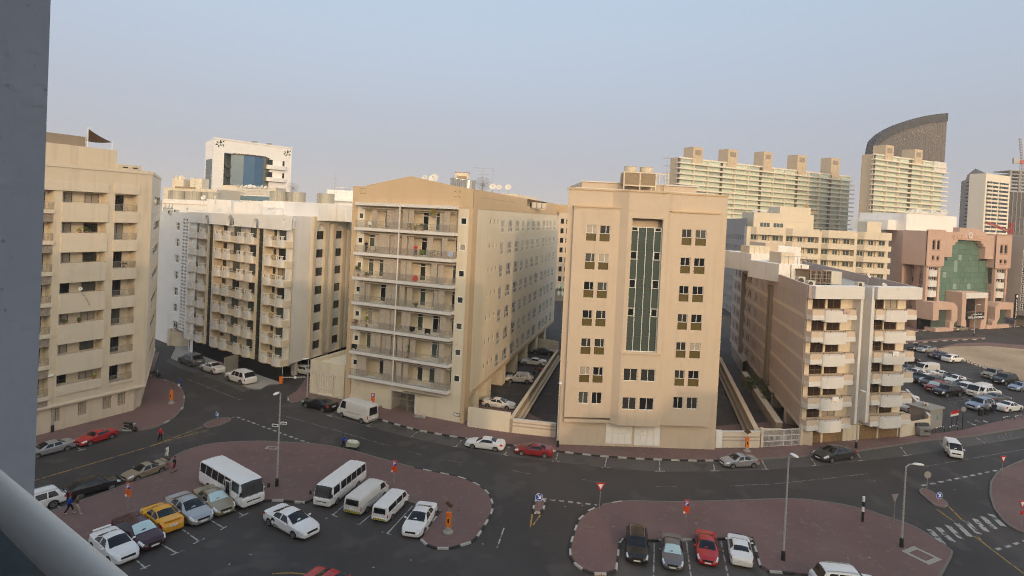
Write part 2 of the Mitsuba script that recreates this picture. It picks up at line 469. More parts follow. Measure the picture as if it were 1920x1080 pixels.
P_SAND = [(100.97, 141.84), (109.75, 147.28), (120.15, 150.17), (127.45, 148.09), (162.98, 135.88), (100.22, 82.97), (97.88, 113.28), (98.14, 121.6), (98.53, 129.8)]
P_SANDWALK = [(104.16, 144.56), (113.0, 150.79), (122.87, 153.96), (131.3, 152.62), (169.06, 141.01), (162.25, 135.27), (126.83, 147.36), (119.56, 149.42), (109.22, 146.56)]
P_HOTELWALK = [(107.22, 163.63), (118.55, 169.51), (130.0, 172.76), (172.29, 192.8), (296.89, 248.78), (394.61, 331.16), (185.72, 216.67), (164.07, 199.53), (132.44, 190.87), (112.78, 174.63)]
P_MEDIAN = [(98.23, 149.71), (112.13, 156.19), (129.08, 162.59), (128.76, 161.44), (126.71, 159.56), (109.87, 152.99), (96.34, 146.77)]


def smooth_line(pts, closed=False, step=0.5):
    """resampled polyline, corners gently rounded"""
    p = np.array(pts, float)
    if closed:
        p = np.vstack([p, p[:1]])
    d = np.r_[0, np.cumsum(np.hypot(*np.diff(p, axis=0).T))]
    n = max(2, int(round(d[-1] / step)))
    s = np.linspace(0, d[-1], n + 1)
    return np.stack([np.interp(s, d, p[:, 0]), np.interp(s, d, p[:, 1])], 1)


STONE = shape(lambda: trimesh.creation.box((0.97, 0.17, 0.20)), name='kerbstone')
EDGES = {}


def pavement(name, poly, label, walk='paving', top=0.13):
    k = thing(name, label, 'pavement', kind='structure')
    pg = sg.Polygon(poly).buffer(0)
    part(k, 'surface', MB().prism(pg.buffer(-0.06) if pg.buffer(-0.06).geom_type == 'Polygon' else pg, 0.0 - 0.02, top), walk)
    return k


def kerb(parent, pts, style='striped', length=1.0):
    """kerbstones along a polyline, each a piece of its pavement"""
    ln = smooth_line(pts, step=length)
    for i, (a, b) in enumerate(zip(ln[:-1], ln[1:])):
        m, d = (a + b) / 2, b - a
        L = float(np.hypot(*d))
        if style == 'striped':
            c = 'kerb_white' if i % 2 else 'kerb_black'
        elif style == 'worn':
            c = 'kerb_white' if i % 5 == 1 else 'kerb_grey'
        else:
            c = 'kerb_grey'
        part(parent, 'kerbstone', STONE, c, T().translate((*map(float, m), 0.05 + rng.uniform(-.006, .006))).rotate((0, 0, 1), math.degrees(math.atan2(d[1], d[0])) + rng.uniform(-.6, .6)).scale((L, 1, 1)))


k = pavement('pavement', P_NORTH + P_NORTH_IN, 'long pinkish pavement in front of the tan, peach and pink buildings')
kerb(k, P_NORTH[:4], 'worn'); kerb(k, P_NORTH[4:5] + P_NORTH[5:6], 'plain'); kerb(k, P_NORTH[5:17], 'striped'); kerb(k, P_NORTH[16:23], 'plain', 1.2)
k = pavement('pavement', P_ISLE_W, 'pinkish paved island with the two white minibuses and parked vans')
kerb(k, P_ISLE_W[0:9], 'plain'); kerb(k, P_ISLE_W[8:16], 'plain'); kerb(k, P_ISLE_W[15:33], 'striped'); kerb(k, P_ISLE_W[32:36], 'worn')
kerb(k, P_ISLE_W[35:41], 'striped'); kerb(k, P_ISLE_W[40:44], 'plain')
k = pavement('pavement', P_ISLE_E, 'pinkish paved island with four cars parked nose out in its bay')
kerb(k, P_ISLE_E[0:3], 'worn'); kerb(k, P_ISLE_E[2:22], 'striped'); kerb(k, P_ISLE_E[22:38] + P_ISLE_E[:1], 'plain')
k = pavement('pavement', P_CORNER, 'curved pavement corner round the cream balcony block')
kerb(k, P_CORNER[1:15], 'worn')
k = pavement('pavement', P_FRONT2, 'grey pavement along the black hoarding of the white block', 'concrete')
kerb(k, P_FRONT2[:8], 'plain')
k = pavement('traffic_island', P_SPLIT_W, 'small paved splitter island with a blue keep-right sign near the corner block')
kerb(k, P_SPLIT_W + P_SPLIT_W[:1], 'plain')
k = pavement('traffic_island', P_SPLIT_M, 'tiny paved splitter island with black and white kerb between the two paved islands')
kerb(k, P_SPLIT_M + P_SPLIT_M[:1], 'striped', 0.7)
k = pavement('traffic_island', P_SPLIT_E, 'small paved splitter island above the zebra crossing')
kerb(k, P_SPLIT_E + P_SPLIT_E[:1], 'plain', 0.8)
k = pavement('pavement', P_EAST, 'rounded pavement at the right edge beside the zebra crossing')
kerb(k, P_EAST[:11], 'plain')
pavement('pavement', P_SANDWALK, 'thin reddish pavement between the sand lot and the far road')
k = pavement('pavement', P_HOTELWALK, 'pavement in front of the pink hotel with green glass')
kerb(k, P_HOTELWALK[:5], 'striped', 2.0)
k = pavement('traffic_island', P_MEDIAN, 'long median strip with striped kerb on the road before the hotel')
kerb(k, P_MEDIAN[3:] + P_MEDIAN[:1], 'striped', 2.0)
for pg, nm, lab in ((P_SAND, 'sand_lot', 'bare pale sand lot beside the open car park'),):
    solo(nm, MB().prism(pg, -.02, .05), 'sand', lab, 'sand', kind='structure')

# lighter asphalt of the parking bays
BAYS = [
    [(-27.68, 80.99), (-22.21, 76.54), (-16.52, 73.59), (-10.76, 70.58), (-5.21, 68.39), (0.36, 66.66), (5.99, 65.56), (11.23, 64.61), (17.07, 64.24), (23.23, 64.99), (29.34, 66.15), (35.66, 67.8), (42.12, 69.96), (48.92, 72.26), (55.52, 74.88), (62.69, 77.9), (71.43, 81.3), (73.89, 85.13), (62.61, 80.36), (55.77, 78.24), (43.4, 73.08), (37.52, 70.99), (30.45, 69.22), (25.08, 68.14), (22.47, 67.76), (15.22, 67.51), (11.28, 67.73), (6.21, 68.59), (1.13, 69.73), (-4.33, 71.23), (-6.49, 71.83), (-10.28, 73.13), (-13.51, 74.96), (-16.08, 76.59), (-21.58, 79.85), (-27.4, 82.69)],
    [(-39.13, 52.12), (-37.0, 56.74), (-34.3, 60.91), (-33.93, 62.18), (-32.89, 58.02), (-34.28, 56.11), (-35.03, 54.6), (-37.0, 50.88), (-37.5, 50.0), (-38.26, 49.04), (-39.74, 50.9)],
    [(9.13, 45.38), (10.21, 49.85), (13.33, 50.04), (15.99, 50.4), (18.69, 50.8), (21.84, 51.29), (20.69, 46.73), (20.95, 46.25), (20.69, 44.41), (8.61, 43.49)],
    [(-56.79, 101.61), (-56.54, 99.77), (-52.05, 95.67), (-41.53, 88.82), (-37.02, 84.93), (-36.39, 86.09), (-38.47, 87.65), (-43.66, 93.27), (-53.81, 98.84)],
]
for b in BAYS:
    part(ROAD, 'parking_bay', MB().prism(sg.Polygon(b).buffer(0), -0.01, 0.004), 'asphalt_bay')


def stripe(a, b, w, bsdf, name, ext=0.0):
    a, b = np.array(a), np.array(b)
    d = (b - a) / max(1e-6, np.hypot(*(b - a))); n = np.array([-d[1], d[0]]) * w / 2
    a, b = a - d * ext, b + d * ext
    z = 0.0085
    part(ROAD, name, MB().quad((*(a - n), z), (*(b - n), z), (*(b + n), z), (*(a + n), z)), bsdf)


def dashes(a, b, n, w, bsdf='line_white', fill=0.55, name='give_way_dash'):
    a, b = np.array(a), np.array(b)
    for i in range(n):
        stripe(a + (b - a) * (i + .5 - fill / 2) / n, a + (b - a) * (i + .5 + fill / 2) / n, w, bsdf, name)


BAY_LINES = [((-22.24, 76.75), (-21.89, 78.7)), ((-16.64, 73.82), (-15.95, 76.0)), ((-10.76, 70.75), (-10.25, 72.95)), ((-5.22, 68.54), (-4.73, 70.67)), ((0.36, 66.81), (0.88, 69.22)), ((6.0, 65.71), (6.42, 68.15)), ((11.25, 64.75), (11.84, 67.27)), ((17.1, 64.4), (17.75, 67.07)), ((23.28, 65.13), (23.93, 67.63)), ((29.4, 66.29), (29.9, 68.77)), ((35.77, 67.96), (36.29, 70.29)), ((42.21, 70.13), (43.0, 72.37)), ((49.04, 72.43), (50.02, 75.25)), ((55.65, 75.07), (56.79, 77.9)), ((62.85, 78.11), (63.31, 80.06)), ((-45.73, 64.02), (-43.98, 62.82)), ((-37.0, 56.74), (-34.94, 54.93)), ((-34.16, 60.66), (-32.22, 58.58)), ((-39.13, 52.12), (-37.4, 50.94))]
for a, b in BAY_LINES:
    stripe(a, b, 0.12, 'line_white', 'bay_line')
TEES = [((-22.72, 77.09), (-21.76, 76.4)), ((-17.04, 74.09), (-16.18, 73.55)), ((-5.74, 68.64), (-4.9, 68.34)), ((-0.06, 66.91), (0.78, 66.71)), ((5.59, 65.73), (6.41, 65.61)), ((10.84, 64.7), (11.7, 64.7)), ((16.51, 64.3), (17.69, 64.43)), ((22.73, 65.07), (23.82, 65.19)), ((28.82, 66.17), (29.72, 66.34)), ((35.11, 67.79), (36.33, 68.17)), ((41.51, 69.89), (42.91, 70.36)), ((48.29, 72.18), (49.85, 72.77)), ((-44.25, 62.57), (-43.86, 63.2)), ((-25.56, 42.91), (-25.17, 43.47)), ((-24.45, 44.81), (-23.8, 45.52)), ((-23.63, 46.43), (-23.15, 47.29)), ((-22.56, 48.6), (-22.31, 49.26)), ((-21.97, 50.75), (-21.54, 51.53)), ((-14.67, 52.09), (-13.92, 51.6)), ((-12.11, 50.68), (-11.33, 50.26)), ((-9.58, 49.47), (-8.69, 49.1))]
for a, b in TEES:
    stripe(a, b, 0.12, 'line_white', 'bay_line')
LONG_LINES = [((13.07, 49.69), (11.82, 44.71)), ((15.88, 50.18), (14.73, 44.94)), ((18.91, 50.53), (17.62, 45.17)), ((-26.99, 44.32), (-25.22, 43.03)), ((-26.18, 46.32), (-24.13, 45.09)), ((-26.14, 48.87), (-23.38, 46.84)), ((-24.61, 50.41), (-22.43, 48.95)), ((-23.49, 52.24), (-21.74, 51.04)), ((-14.37, 51.87), (-13.81, 54.03)), ((-11.74, 50.47), (-11.15, 52.18)), ((-9.1, 49.27), (-7.79, 54.14)), ((0.52, 51.04), (0.01, 47.85)), ((-33.7, 74.12), (-33.36, 74.97))]
for a, b in LONG_LINES:
    stripe(a, b, 0.12, 'line_white', 'bay_line')
CENTRE = [((-5.72, 64.63), (-4.24, 64.1)), ((1.2, 62.81), (3.14, 62.1)), ((8.38, 61.4), (10.22, 60.85)), ((15.8, 60.58), (17.94, 60.69)), ((23.67, 61.57), (28.02, 62.36)), ((28.72, 62.56), (34.46, 64.27)), ((34.46, 64.27), (40.72, 66.37)), ((48.82, 69.14), (56.93, 72.46)), ((57.16, 72.58), (66.5, 76.43)), ((-29.1, 76.81), (-12.73, 67.86)), ((-10.51, 66.63), (-8.77, 65.73)), ((-6.44, 64.84), (-5.84, 64.62)), ((-48.12, 90.32), (-35.73, 81.4))]
for a, b in CENTRE:
    stripe(a, b, 0.12, 'line_faded', 'lane_line')
YELLOW = [((-43.35, 55.48), (-37.31, 65.59)), ((-37.94, 64.52), (-35.47, 71.13)), ((-37.46, 65.65), (-34.29, 70.3)), ((42.73, 58.44), (42.7, 55.84)), ((44.42, 59.11), (43.71, 56.33)), ((42.6, 53.49), (42.19, 47.73)), ((42.91, 53.59), (42.53, 52.07)), ((3.03, 53.68), (2.77, 51.24)), ((3.74, 53.55), (3.01, 51.71)), ((-16.15, 43.1), (-14.89, 43.33)), ((-14.89, 43.33), (-13.29, 43.2)), ((-13.29, 43.2), (-11.74, 42.55))]
for a, b in YELLOW:
    stripe(a, b, 0.13, 'line_yellow', 'yellow_line')
for a, b, n in [((-33.31, 74.87), (-21.36, 67.27), 14), ((3.84, 56.78), (9.59, 55.92), 7), ((44.66, 63.68), (58.78, 69.74), 11), ((42.51, 51.14), (47.38, 53.27), 4)]:
    dashes(a, b, n, 0.30)
CROSS = [((39.19, 54.31), (38.62, 51.68)), ((40.26, 54.72), (39.82, 52.25)), ((41.51, 55.26), (41.01, 52.83)), ((42.73, 55.75), (42.15, 53.32)), ((43.94, 56.27), (43.35, 53.87)), ((45.17, 56.77), (44.5, 54.43)), ((46.33, 57.28), (45.7, 54.97)), ((47.6, 57.94), (46.96, 55.58))]
for a, b in CROSS:
    stripe(a, b, 0.50, 'line_white', 'crossing_stripe')
HATCH = [((63.14, 79.84), (62.83, 77.99)), ((63.72, 80.06), (62.91, 78.48)), ((64.71, 80.54), (63.83, 78.89)), ((67.47, 81.77), (66.45, 80.01)), ((68.28, 82.19), (67.26, 80.36)), ((69.21, 82.63), (68.01, 80.71)), ((69.98, 82.95), (69.05, 81.36)), ((70.35, 83.21), (69.98, 81.17)), ((62.83, 77.99), (69.98, 81.17))]
for a, b in HATCH:
    stripe(a, b, 0.11, 'line_faded', 'hatch_line')
LOT = [((72.54, 98.34), (77.7, 100.7)), ((71.9, 96.87), (77.37, 99.37)), ((71.78, 95.85), (76.84, 98.17)), ((71.99, 95.04), (76.13, 96.98)), ((71.77, 93.91), (72.36, 93.37)), ((65.53, 86.56), (65.23, 85.29)), ((93.0, 122.68), (100.5, 126.23)), ((92.4, 121.53), (99.84, 124.7)), ((92.14, 119.47), (97.83, 121.82)), ((90.03, 134.1), (90.21, 132.65)), ((90.46, 124.64), (90.85, 124.07))]
for a, b in LOT:
    stripe(a, b, 0.12, 'line_faded', 'bay_line')


def arrow(a, b, name='road_arrow'):
    a, b = np.array(a), np.array(b); d = b - a; L = np.hypot(*d); d /= L; n = np.array([-d[1], d[0]]); z = .0088
    m = a + d * L * .55
    part(ROAD, name, MB().quad((*(a - n * .09), z), (*(m - n * .09), z), (*(m + n * .09), z), (*(a + n * .09), z)).add([(*(m - n * .38), z), (*b, z), (*(m + n * .38), z)], [[0, 1, 2]]), 'line_white')


for a, b in [((67.42, 87.1), (67.26, 85.14)), ((69.99, 86.1), (70.42, 88.07)), ((69.06, 86.61), (69.35, 88.2)), ((88.07, 112.83), (87.71, 114.21))]:
    arrow(a, b)


def cover(p, w, d, yaw, label, frame='concrete'):
    k = thing('manhole_cover', label, 'manhole cover')
    M = place(*p, .131, yaw)
    part(k, 'surround', MB().box(-w / 2, w / 2, -d / 2, d / 2, 0, .012), frame, M)
    part(k, 'lid', MB().box(-w * .32, w * .32, -d * .30, d * .30, .012, .018), 'paving', M)


cover((-25.09, 65.41), 1.3, 0.8, -4, 'small light-rimmed inspection cover on the paved island behind the minibuses')
cover((35.22, 49.56), 1.9, 2.2, 28, 'large concrete-framed inspection cover in the paving near the zebra crossing')

# ------------------------------------------------------------------ the building the camera stands in, and its neighbours behind (they shade the street)
plaster('wall_grey', (0.21, 0.225, 0.25), 0.06, 0.03, 0.8)
plaster('wall_cream', (0.66, 0.58, 0.45), 0.07, 0.12)
plaster('wall_cream_light', (0.68, 0.61, 0.49), 0.06, 0.08)
plaster('wall_white', (0.80, 0.79, 0.77), 0.06, 0.10)
plaster('wall_tan', (0.57, 0.44, 0.29), 0.05, 0.05)
plaster('wall_sand', (0.71, 0.655, 0.525), 0.06, 0.10)
plaster('wall_peach', (0.58, 0.49, 0.385), 0.05, 0.06)
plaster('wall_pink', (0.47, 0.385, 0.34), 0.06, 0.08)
plaster('wall_pinkish', (0.60, 0.50, 0.40), 0.05, 0.05)
plaster('trim_white', (0.66, 0.655, 0.64), 0.02, 0.02)
mat('shutter_beige', (0.41, 0.36, 0.30), rough=0.7)
mat('slat_brown', (0.30, 0.22, 0.14), rough=0.7)
mat('roof_grey', (0.30, 0.29, 0.27), rough=0.9)
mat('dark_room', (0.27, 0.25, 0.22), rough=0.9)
mat('tile_brown', (0.30, 0.25, 0.195), rough=0.8)
mat('garage_brown', (0.21, 0.135, 0.065), rough=0.6)


def plate(poly, y0, y1, holes=()):
    """a slab whose outline is drawn on the facade (u, z), reaching from depth y0 to y1"""
    m = trimesh.creation.extrude_polygon(sg.Polygon(poly, holes), y1 - y0)
    v = np.array(m.vertices)
    return np.stack([v[:, 0], y0 + v[:, 2], v[:, 1]], 1), np.array(m.faces)


def arch_outline(u0, u1, z0, z1, n=10):
    r = (u1 - u0) / 2; c = (u0 + u1) / 2
    a = np.linspace(0, math.pi, n)
    return [(u1, z0)] + [(c + r * math.cos(t), z1 - r + r * math.sin(t)) for t in a] + [(u0, z0)]


def bow(u0, u1, bulge, y=0.0, n=9):
    """plan of a bowed front: from (u0,y) over an arc to (u1,y)"""
    t = np.linspace(0, math.pi, n); c, r = (u0 + u1) / 2, (u1 - u0) / 2
    s = np.sign(np.cos(t)) * np.abs(np.cos(t)) ** .55
    return [(c - r * a, y - bulge * abs(math.sin(b)) ** .8) for a, b in zip(s, t)]


home = thing('apartment_tower', 'grey tower behind the viewer whose balcony wall shows at the left edge', 'building')
part(home, 'wall', MB().box(-62, 14.0, -24, -1.3, 0, 34.5), 'wall_grey')
nb = thing('apartment_building', 'lower neighbour building beside the viewer across the side lane', 'building')
part(nb, 'wall', MB().box(25.5, 36, -24, -3, 0, 19.5).box(36, 56, -24, -3, 0, 22.5), 'wall_cream')
nb = thing('apartment_tower', 'tall neighbour tower further along behind the viewer', 'building')
part(nb, 'wall', MB().box(63, 125, -26, -4, 0, 28), 'wall_cream')
# balcony side wall (a roughcast pier), tube handrail and glass below it


def _rough(p, n, uv):
    return (fbm(p.x * 60, p.y * 60, p.z * 60, 3) - .5) * 0.9 + smoothstep(.72, .8, noise(p.x * 45, p.y * 45, p.z * 45)) * .5


def _pier_col(p, n, uv):
    sp = smoothstep(0.80, 0.86, noise(p.x * 90, p.y * 90, p.z * 90)) * smoothstep(.5, .6, noise(p.x * 14, p.y * 14, p.z * 14))
    return mix(mix((0.44, 0.445, 0.465), (0.51, 0.515, 0.535), fbm(p.y * 7, p.z * 7, 1.0, 3)), (0.04, 0.045, 0.05), sp * .35)


scene['roughcast'] = {'type': 'twosided', 'b': {'type': 'bumpmap', 'arbitrary': {**proc(_rough, eps=0.002)}, 'scale': 0.0016,
                                                'bsdf': {'type': 'principled', 'base_color': proc(_pier_col), 'roughness': 0.9, 'specular': 0.2}}}
mat('rail_white', (0.66, 0.61, 0.53), rough=0.5)
mat('panel_teal', (0.30, 0.37, 0.355), rough=0.3)
part(home, 'balcony_wall', MB().box(-1.35, -1.05, -1.3, 1.35, 25.0, 28.4), 'roughcast')
part(home, 'balcony_floor', MB().box(-1.35, 3.4, -1.3, 0.6, 24.85, 25.05), 'concrete')
ra, rb = np.array((-1.05, 1.20, 26.03)), np.array((0.50, 0.12, 26.03))
part(home, 'handrail', MB().bar(ra, rb, .0310, n=40), 'rail_white', smooth=40, label='thick white tube handrail running down out of the corner')
dv = (rb - ra) / np.linalg.norm(rb - ra)
nv = np.array((-dv[1], dv[0], 0)) * .006


def slab_between(a, b, z0, z1):
    v = [a + nv, b + nv, b - nv, a - nv]
    v = [(q[0], q[1], z) for z in (z0, z1) for q in v]
    return MB().add(v, [[0, 3, 2, 1], [4, 5, 6, 7], [0, 1, 5, 4], [1, 2, 6, 5], [2, 3, 7, 6], [3, 0, 4, 7]])


part(home, 'balustrade_panel', slab_between(ra, ra + dv * .335, 25.06, 26.01), 'panel_teal', label='grey-green balustrade panel under the handrail')
part(home, 'balustrade_panel', slab_between(ra + dv * .345, rb, 25.06, 26.01), 'concrete')

# ------------------------------------------------------------------ 1  cream block with long solid balconies (left)
F = Facade((-50.95, 65.28), (-45.49, 75.9))
S = Facade((-45.49, 75.9), (-55.57, 95.01))
b1 = thing('apartment_block', 'cream apartment block at the left with long solid balcony parapets and dark windows', 'apartment building')
W = F.W
ZS = [25.87 - 3.445 * k for k in range(7)]
holes = []
for k, zs in enumerate(ZS):
    holes += [(1.95, 6.66, zs - .02, zs + 1.28, 1.3), (7.55, 10.22, zs - .86, zs + 1.2, 1.3), (-8.4, -3.2, zs - .02, zs + 1.28, 1.3)]
    holes.append((-2.4, 1.15, zs - 2.2, zs + 1.28, 1.3))
part(b1, 'wall', wall_mesh(-9, W, 3.05, 30.0, holes, 1.3), 'wall_cream', F.M, label='cream front with recessed balconies')
part(b1, 'wall', wall_mesh(0, S.W, 3.05, 30.0, [(6.0, 20.5, zs - .05, zs + 1.1, .35) for zs in ZS] + [(1.2, 21, zs - 1.32, zs - 1.26, .05) for zs in ZS], .3), 'wall_cream', S.M)
# body behind the fronts
pl = [F.pt(-9, 1.3), F.pt(W - .35, 1.3), S.pt(1.0, .36), S.pt(S.W, .36), S.pt(S.W, 14), F.pt(-9, 24)]
part(b1, 'wall', MB().prism(pl, 3.05, 29.6), 'wall_cream_light')
pg = [F.pt(-9, 3.6), F.pt(W - 1.4, 3.6), F.pt(W - .45, 1.0), S.pt(1.2, .5), S.pt(S.W, .5), S.pt(S.W, 14), F.pt(-9, 24)]
part(b1, 'ground_floor_wall', MB().prism(pg, 0, 3.05), 'wall_cream')
part(b1, 'ground_floor_wall', wall_mesh(-9, W - 1.1, 0, 3.05, [(u, u + w, 1.18, 2.68) for u, w in ((1.74, .83), (4.43, .94), (7.12, 1.0), (8.85, .93))], 3.0, y=.35).quad((W - 1.1, .35, 0), (W - .35, 1.0, 0), (W - .35, 1.0, 3.05), (W - 1.1, .35, 3.05)), 'wall_cream', F.M)
part(b1, 'cornice', MB().box(-9, W + .08, -.10, .25, 29.75, 30.12), 'wall_cream_light', F.M)
part(b1, 'ledge', MB().box(-9, W + .05, -.16, .5, 2.98, 3.2), 'wall_cream_light', F.M)
part(b1, 'cornice', MB().box(.3, S.W, -.10, .2, 29.75, 30.12), 'wall_cream_light', S.M)
part(b1, 'ledge', MB().box(.3, S.W, -.10, .4, 2.98, 3.2), 'wall_cream_light', S.M)
for u0, u1 in ((-9, 6.78), (7.42, 10.35)):
    part(b1, 'balcony_parapet', MB().box(u0, u1, -.14, .02, 27.16, 28.22), 'wall_cream_light', F.M)
for k, zs in enumerate(ZS):
    zb = zs - (1.04 if k == 6 else 2.17)
    part(b1, 'balcony_parapet', MB().box(1.88, 6.74, -.15, .10, zb, zs - .03).box(1.88, 6.74, -.17, .12, zs - .03, zs), 'wall_cream_light', F.M)
    part(b1, 'balcony_parapet', MB().box(-8.5, -3.1, -.15, .10, zb, zs), 'wall_cream_light', F.M)
    part(b1, 'balcony_rail', MB().box(1.95, 6.66, -.05, -.01, zs + .10, zs + .14).box(1.95, 1.99, -.05, -.01, zs, zs + .12).box(6.62, 6.66, -.05, -.01, zs, zs + .12).box(4.3, 4.34, -.05, -.01, zs, zs + .12), 'rail_metal', F.M)
    part(b1, 'balcony_parapet', MB().box(7.46, 10.32, -.15, .10, zs - 2.2 if k < 6 else zs - 1.1, zs - .86), 'wall_cream_light', F.M)
    part(b1, 'railing', lambda: railing(2.66, .86, .13), 'rail_metal', F.at(7.56, -.02, zs - .86), cache='b1rail')
    part(b1, 'railing', lambda: railing(3.5, .86, .13), 'rail_metal', F.at(-2.38, -.02, zs - .86), cache='b1rail2')
    part(b1, 'balcony_slab', MB().box(-2.5, 1.22, -.16, 1.25, zs - 1.27, zs - .86), 'wall_cream_light', F.M)
    lo = MB()
    for q in range(9):
        lo.box(-2.4, 1.15, .05, .10, zs - 2.18 + q * .1, zs - 2.18 + q * .1 + .06)
    part(b1, 'louvre', lo, 'shutter_beige', F.M)
    for u, w in ((2.05, 1.45), (4.85, 1.48)):
        window(b1, F, u, zs - .35, w, 1.42, 'dark_frame', 'glass_dark', y=1.22, t=.05, curtain=.12)
    window(b1, F, 7.8, zs - .82, 1.42, 1.9, 'dark_frame', 'glass_dark', y=1.22, t=.05, name='balcony_door', curtain=.15)
    window(b1, F, -.6, zs - .82, 1.4, 1.9, 'dark_frame', 'glass_dark', y=1.22, t=.05, name='balcony_door')
    window(b1, F, -6.5, zs - .35, 1.45, 1.42, 'dark_frame', 'glass_dark', y=1.22, t=.05)
    window(b1, S, 6.4, zs - .02, 13.5, 1.05, 'bronze_frame', 'glass_bronze', y=.2, t=.1, mull=(.2, .4, .6, .8), name='side_window')
for u, w in ((1.74, .83), (4.43, .94), (7.12, 1.0), (8.85, .93)):
    mb = MB()
    for q in range(6):
        mb.box(w * q / 5 - .018, w * q / 5 + .018, 0, .06, 0, 1.5)
    for q in range(8):
        mb.box(0, w, .005, .055, 1.5 * q / 7 - .018, 1.5 * q / 7 + .018)
    part(b1, 'lattice_vent', mb, 'wall_cream_light', F.at(u, .36, 1.18))
part(b1, 'penthouse', MB().box(-9, 8.5, 1.6, 12, 29.6, 32.4), 'wall_cream', F.M)
part(b1, 'penthouse', MB().box(-9, 5.2, 2.2, 11, 32.4, 33.6), 'tile_brown', F.M, label='brown tiled upper penthouse storey')
pr = MB()
for q in range(12):
    pr.box(-9, 5.21, 2.18, 2.21, 32.45 + q * .095, 32.45 + q * .095 + .07)
part(b1, 'tile_course', pr, 'tile_brown', F.M)
part(b1, 'roof_parapet', MB().box(8.5, 11.4, 1.4, 5, 29.6, 30.75), 'wall_cream', F.M)
part(b1, 'roof_vent', MB().box(9.1, 9.7, 1.36, 1.45, 30.35, 30.5).box(10.3, 10.9, 1.36, 1.45, 30.35, 30.5), 'dark_frame', F.M)
ss = thing('shade_sail', 'dark triangular shade sail on thin posts on the cream block roof', 'shade sail')
a0, a1, a2, a3 = (4.75, 2.3, 33.9), (5.3, 1.9, 34.6), (8.1, 2.0, 33.35), (7.0, 5.5, 33.4)
mb = MB()
n = 8
for i in range(n):
    for j in range(n - i):
        def q(i, j):
            s, t = i / n, j / n
            p = np.array(a1) * (1 - s - t) + np.array(a2) * s + np.array(a3) * t
            return p - np.array((0, 0, .55 * (s * (1 - s - t) + t * (1 - s - t) + s * t)))
        mb.add([q(i, j), q(i + 1, j), q(i, j + 1)], [[0, 1, 2]])
        if j < n - i - 1:
            mb.add([q(i + 1, j), q(i + 1, j + 1), q(i, j + 1)], [[0, 1, 2]])
part(ss, 'fabric', mb, 'wood_brown', F.M, smooth=True)
for u, y, z0, z1 in ((5.3, 1.9, 32.4, 34.75), (8.1, 2.0, 32.3, 33.45), (7.0, 5.5, 32.3, 33.5)):
    part(ss, 'post', MB().bar((u, y, z0), (u, y, z1), .05), 'white_paint', F.M)

# ------------------------------------------------------------------ 2  white block with curved balustrade balconies
F = Facade((-55.72, 105.85), (-33.66, 90.16))
S = Facade((-33.66, 90.16), (-20.6, 130.06))
b2 = thing('apartment_block', 'white apartment block with rows of curved balustrade balconies and two dark stone strips', 'apartment building')
W = F.W
ar = [arch_outline(4.3, 5.75, 23.0, 24.45), arch_outline(11.35, 13.5, 23.0, 24.68), arch_outline(19.05, 20.55, 23.0, 24.45)]
band = sg.Polygon([(-1.2, 22.98), (W + .5, 22.98), (W + .5, 25.15), (-1.2, 24.75)]).difference(shapely.union_all([sg.Polygon(a).buffer(.001) for a in ar]))
mbb = MB()
for gpoly in (band.geoms if hasattr(band, 'geoms') else [band]):
    m = trimesh.creation.extrude_polygon(gpoly, .5)
    v = np.array(m.vertices)
    mbb.add(np.stack([v[:, 0], -.55 + v[:, 2], v[:, 1]], 1), m.faces)
part(b2, 'parapet', mbb, 'wall_white', F.M, label='white roof band with three arched openings')
wd = F.W
HR = []
for k in range(7):
    zt = 22.0 - 2.98 * k
    HR += [(10.6, 12.75, zt - .95, zt + .95), (15.5, 17.5, zt - .95, zt + .95), (7.35, 8.6, zt - .1, zt + .9), (23.4, 25.5, zt - .95, zt + .95), (22.0, 22.8, zt - .1, zt + .9), (2.5, 4.6, zt - .95, zt + .95)]
part(b2, 'wall', wall_mesh(-1.2, wd, 2.3, 23.2, HR, .15, y=1.2), 'wall_cream_light', F.M)
pl = [F.pt(-1.2, 1.42), F.pt(wd - .1, 1.42), S.pt(1.2, .25), S.pt(42, .25), S.pt(42, 16), F.pt(-1.2, 30)]
part(b2, 'wall', MB().prism(pl, 2.3, 24.5), 'wall_white')
part(b2, 'parapet', MB().box(-1.2, wd, 1.0, 1.3, 23.2, 24.6).box(-1.2, -.9, -.5, 1.4, 2.4, 24.6), 'wall_white', F.M)
for u in (5.13, 19.86):
    part(b2, 'stone_pilaster', MB().box(u, u + 1.37, .10, 1.3, 2.3, 24.3), 'stone_black', F.M, label='dark green-black stone strip between balconies')
    js = MB()
    for q in range(8):
        js.box(u + .01, u + 1.36, .085, .11, 2.9 + q * 2.98, 2.93 + q * 2.98)
    part(b2, 'joint', js, 'galvanised', F.M)
    part(b2, 'pilaster_trim', MB().box(u - .42, u, -.12, 1.3, 2.3, 23.0).box(u + 1.37, u + 1.80, -.12, 1.3, 2.3, 23.0), 'wall_tan_pale' if False else 'wall_cream', F.M)
window(b2, F, 11.4, 23.0, 2.05, 1.6, 'wall_cream', 'glass_olive', y=.4, t=.08, mull=(.33, .66), trans=(.5,), name='arch_window')


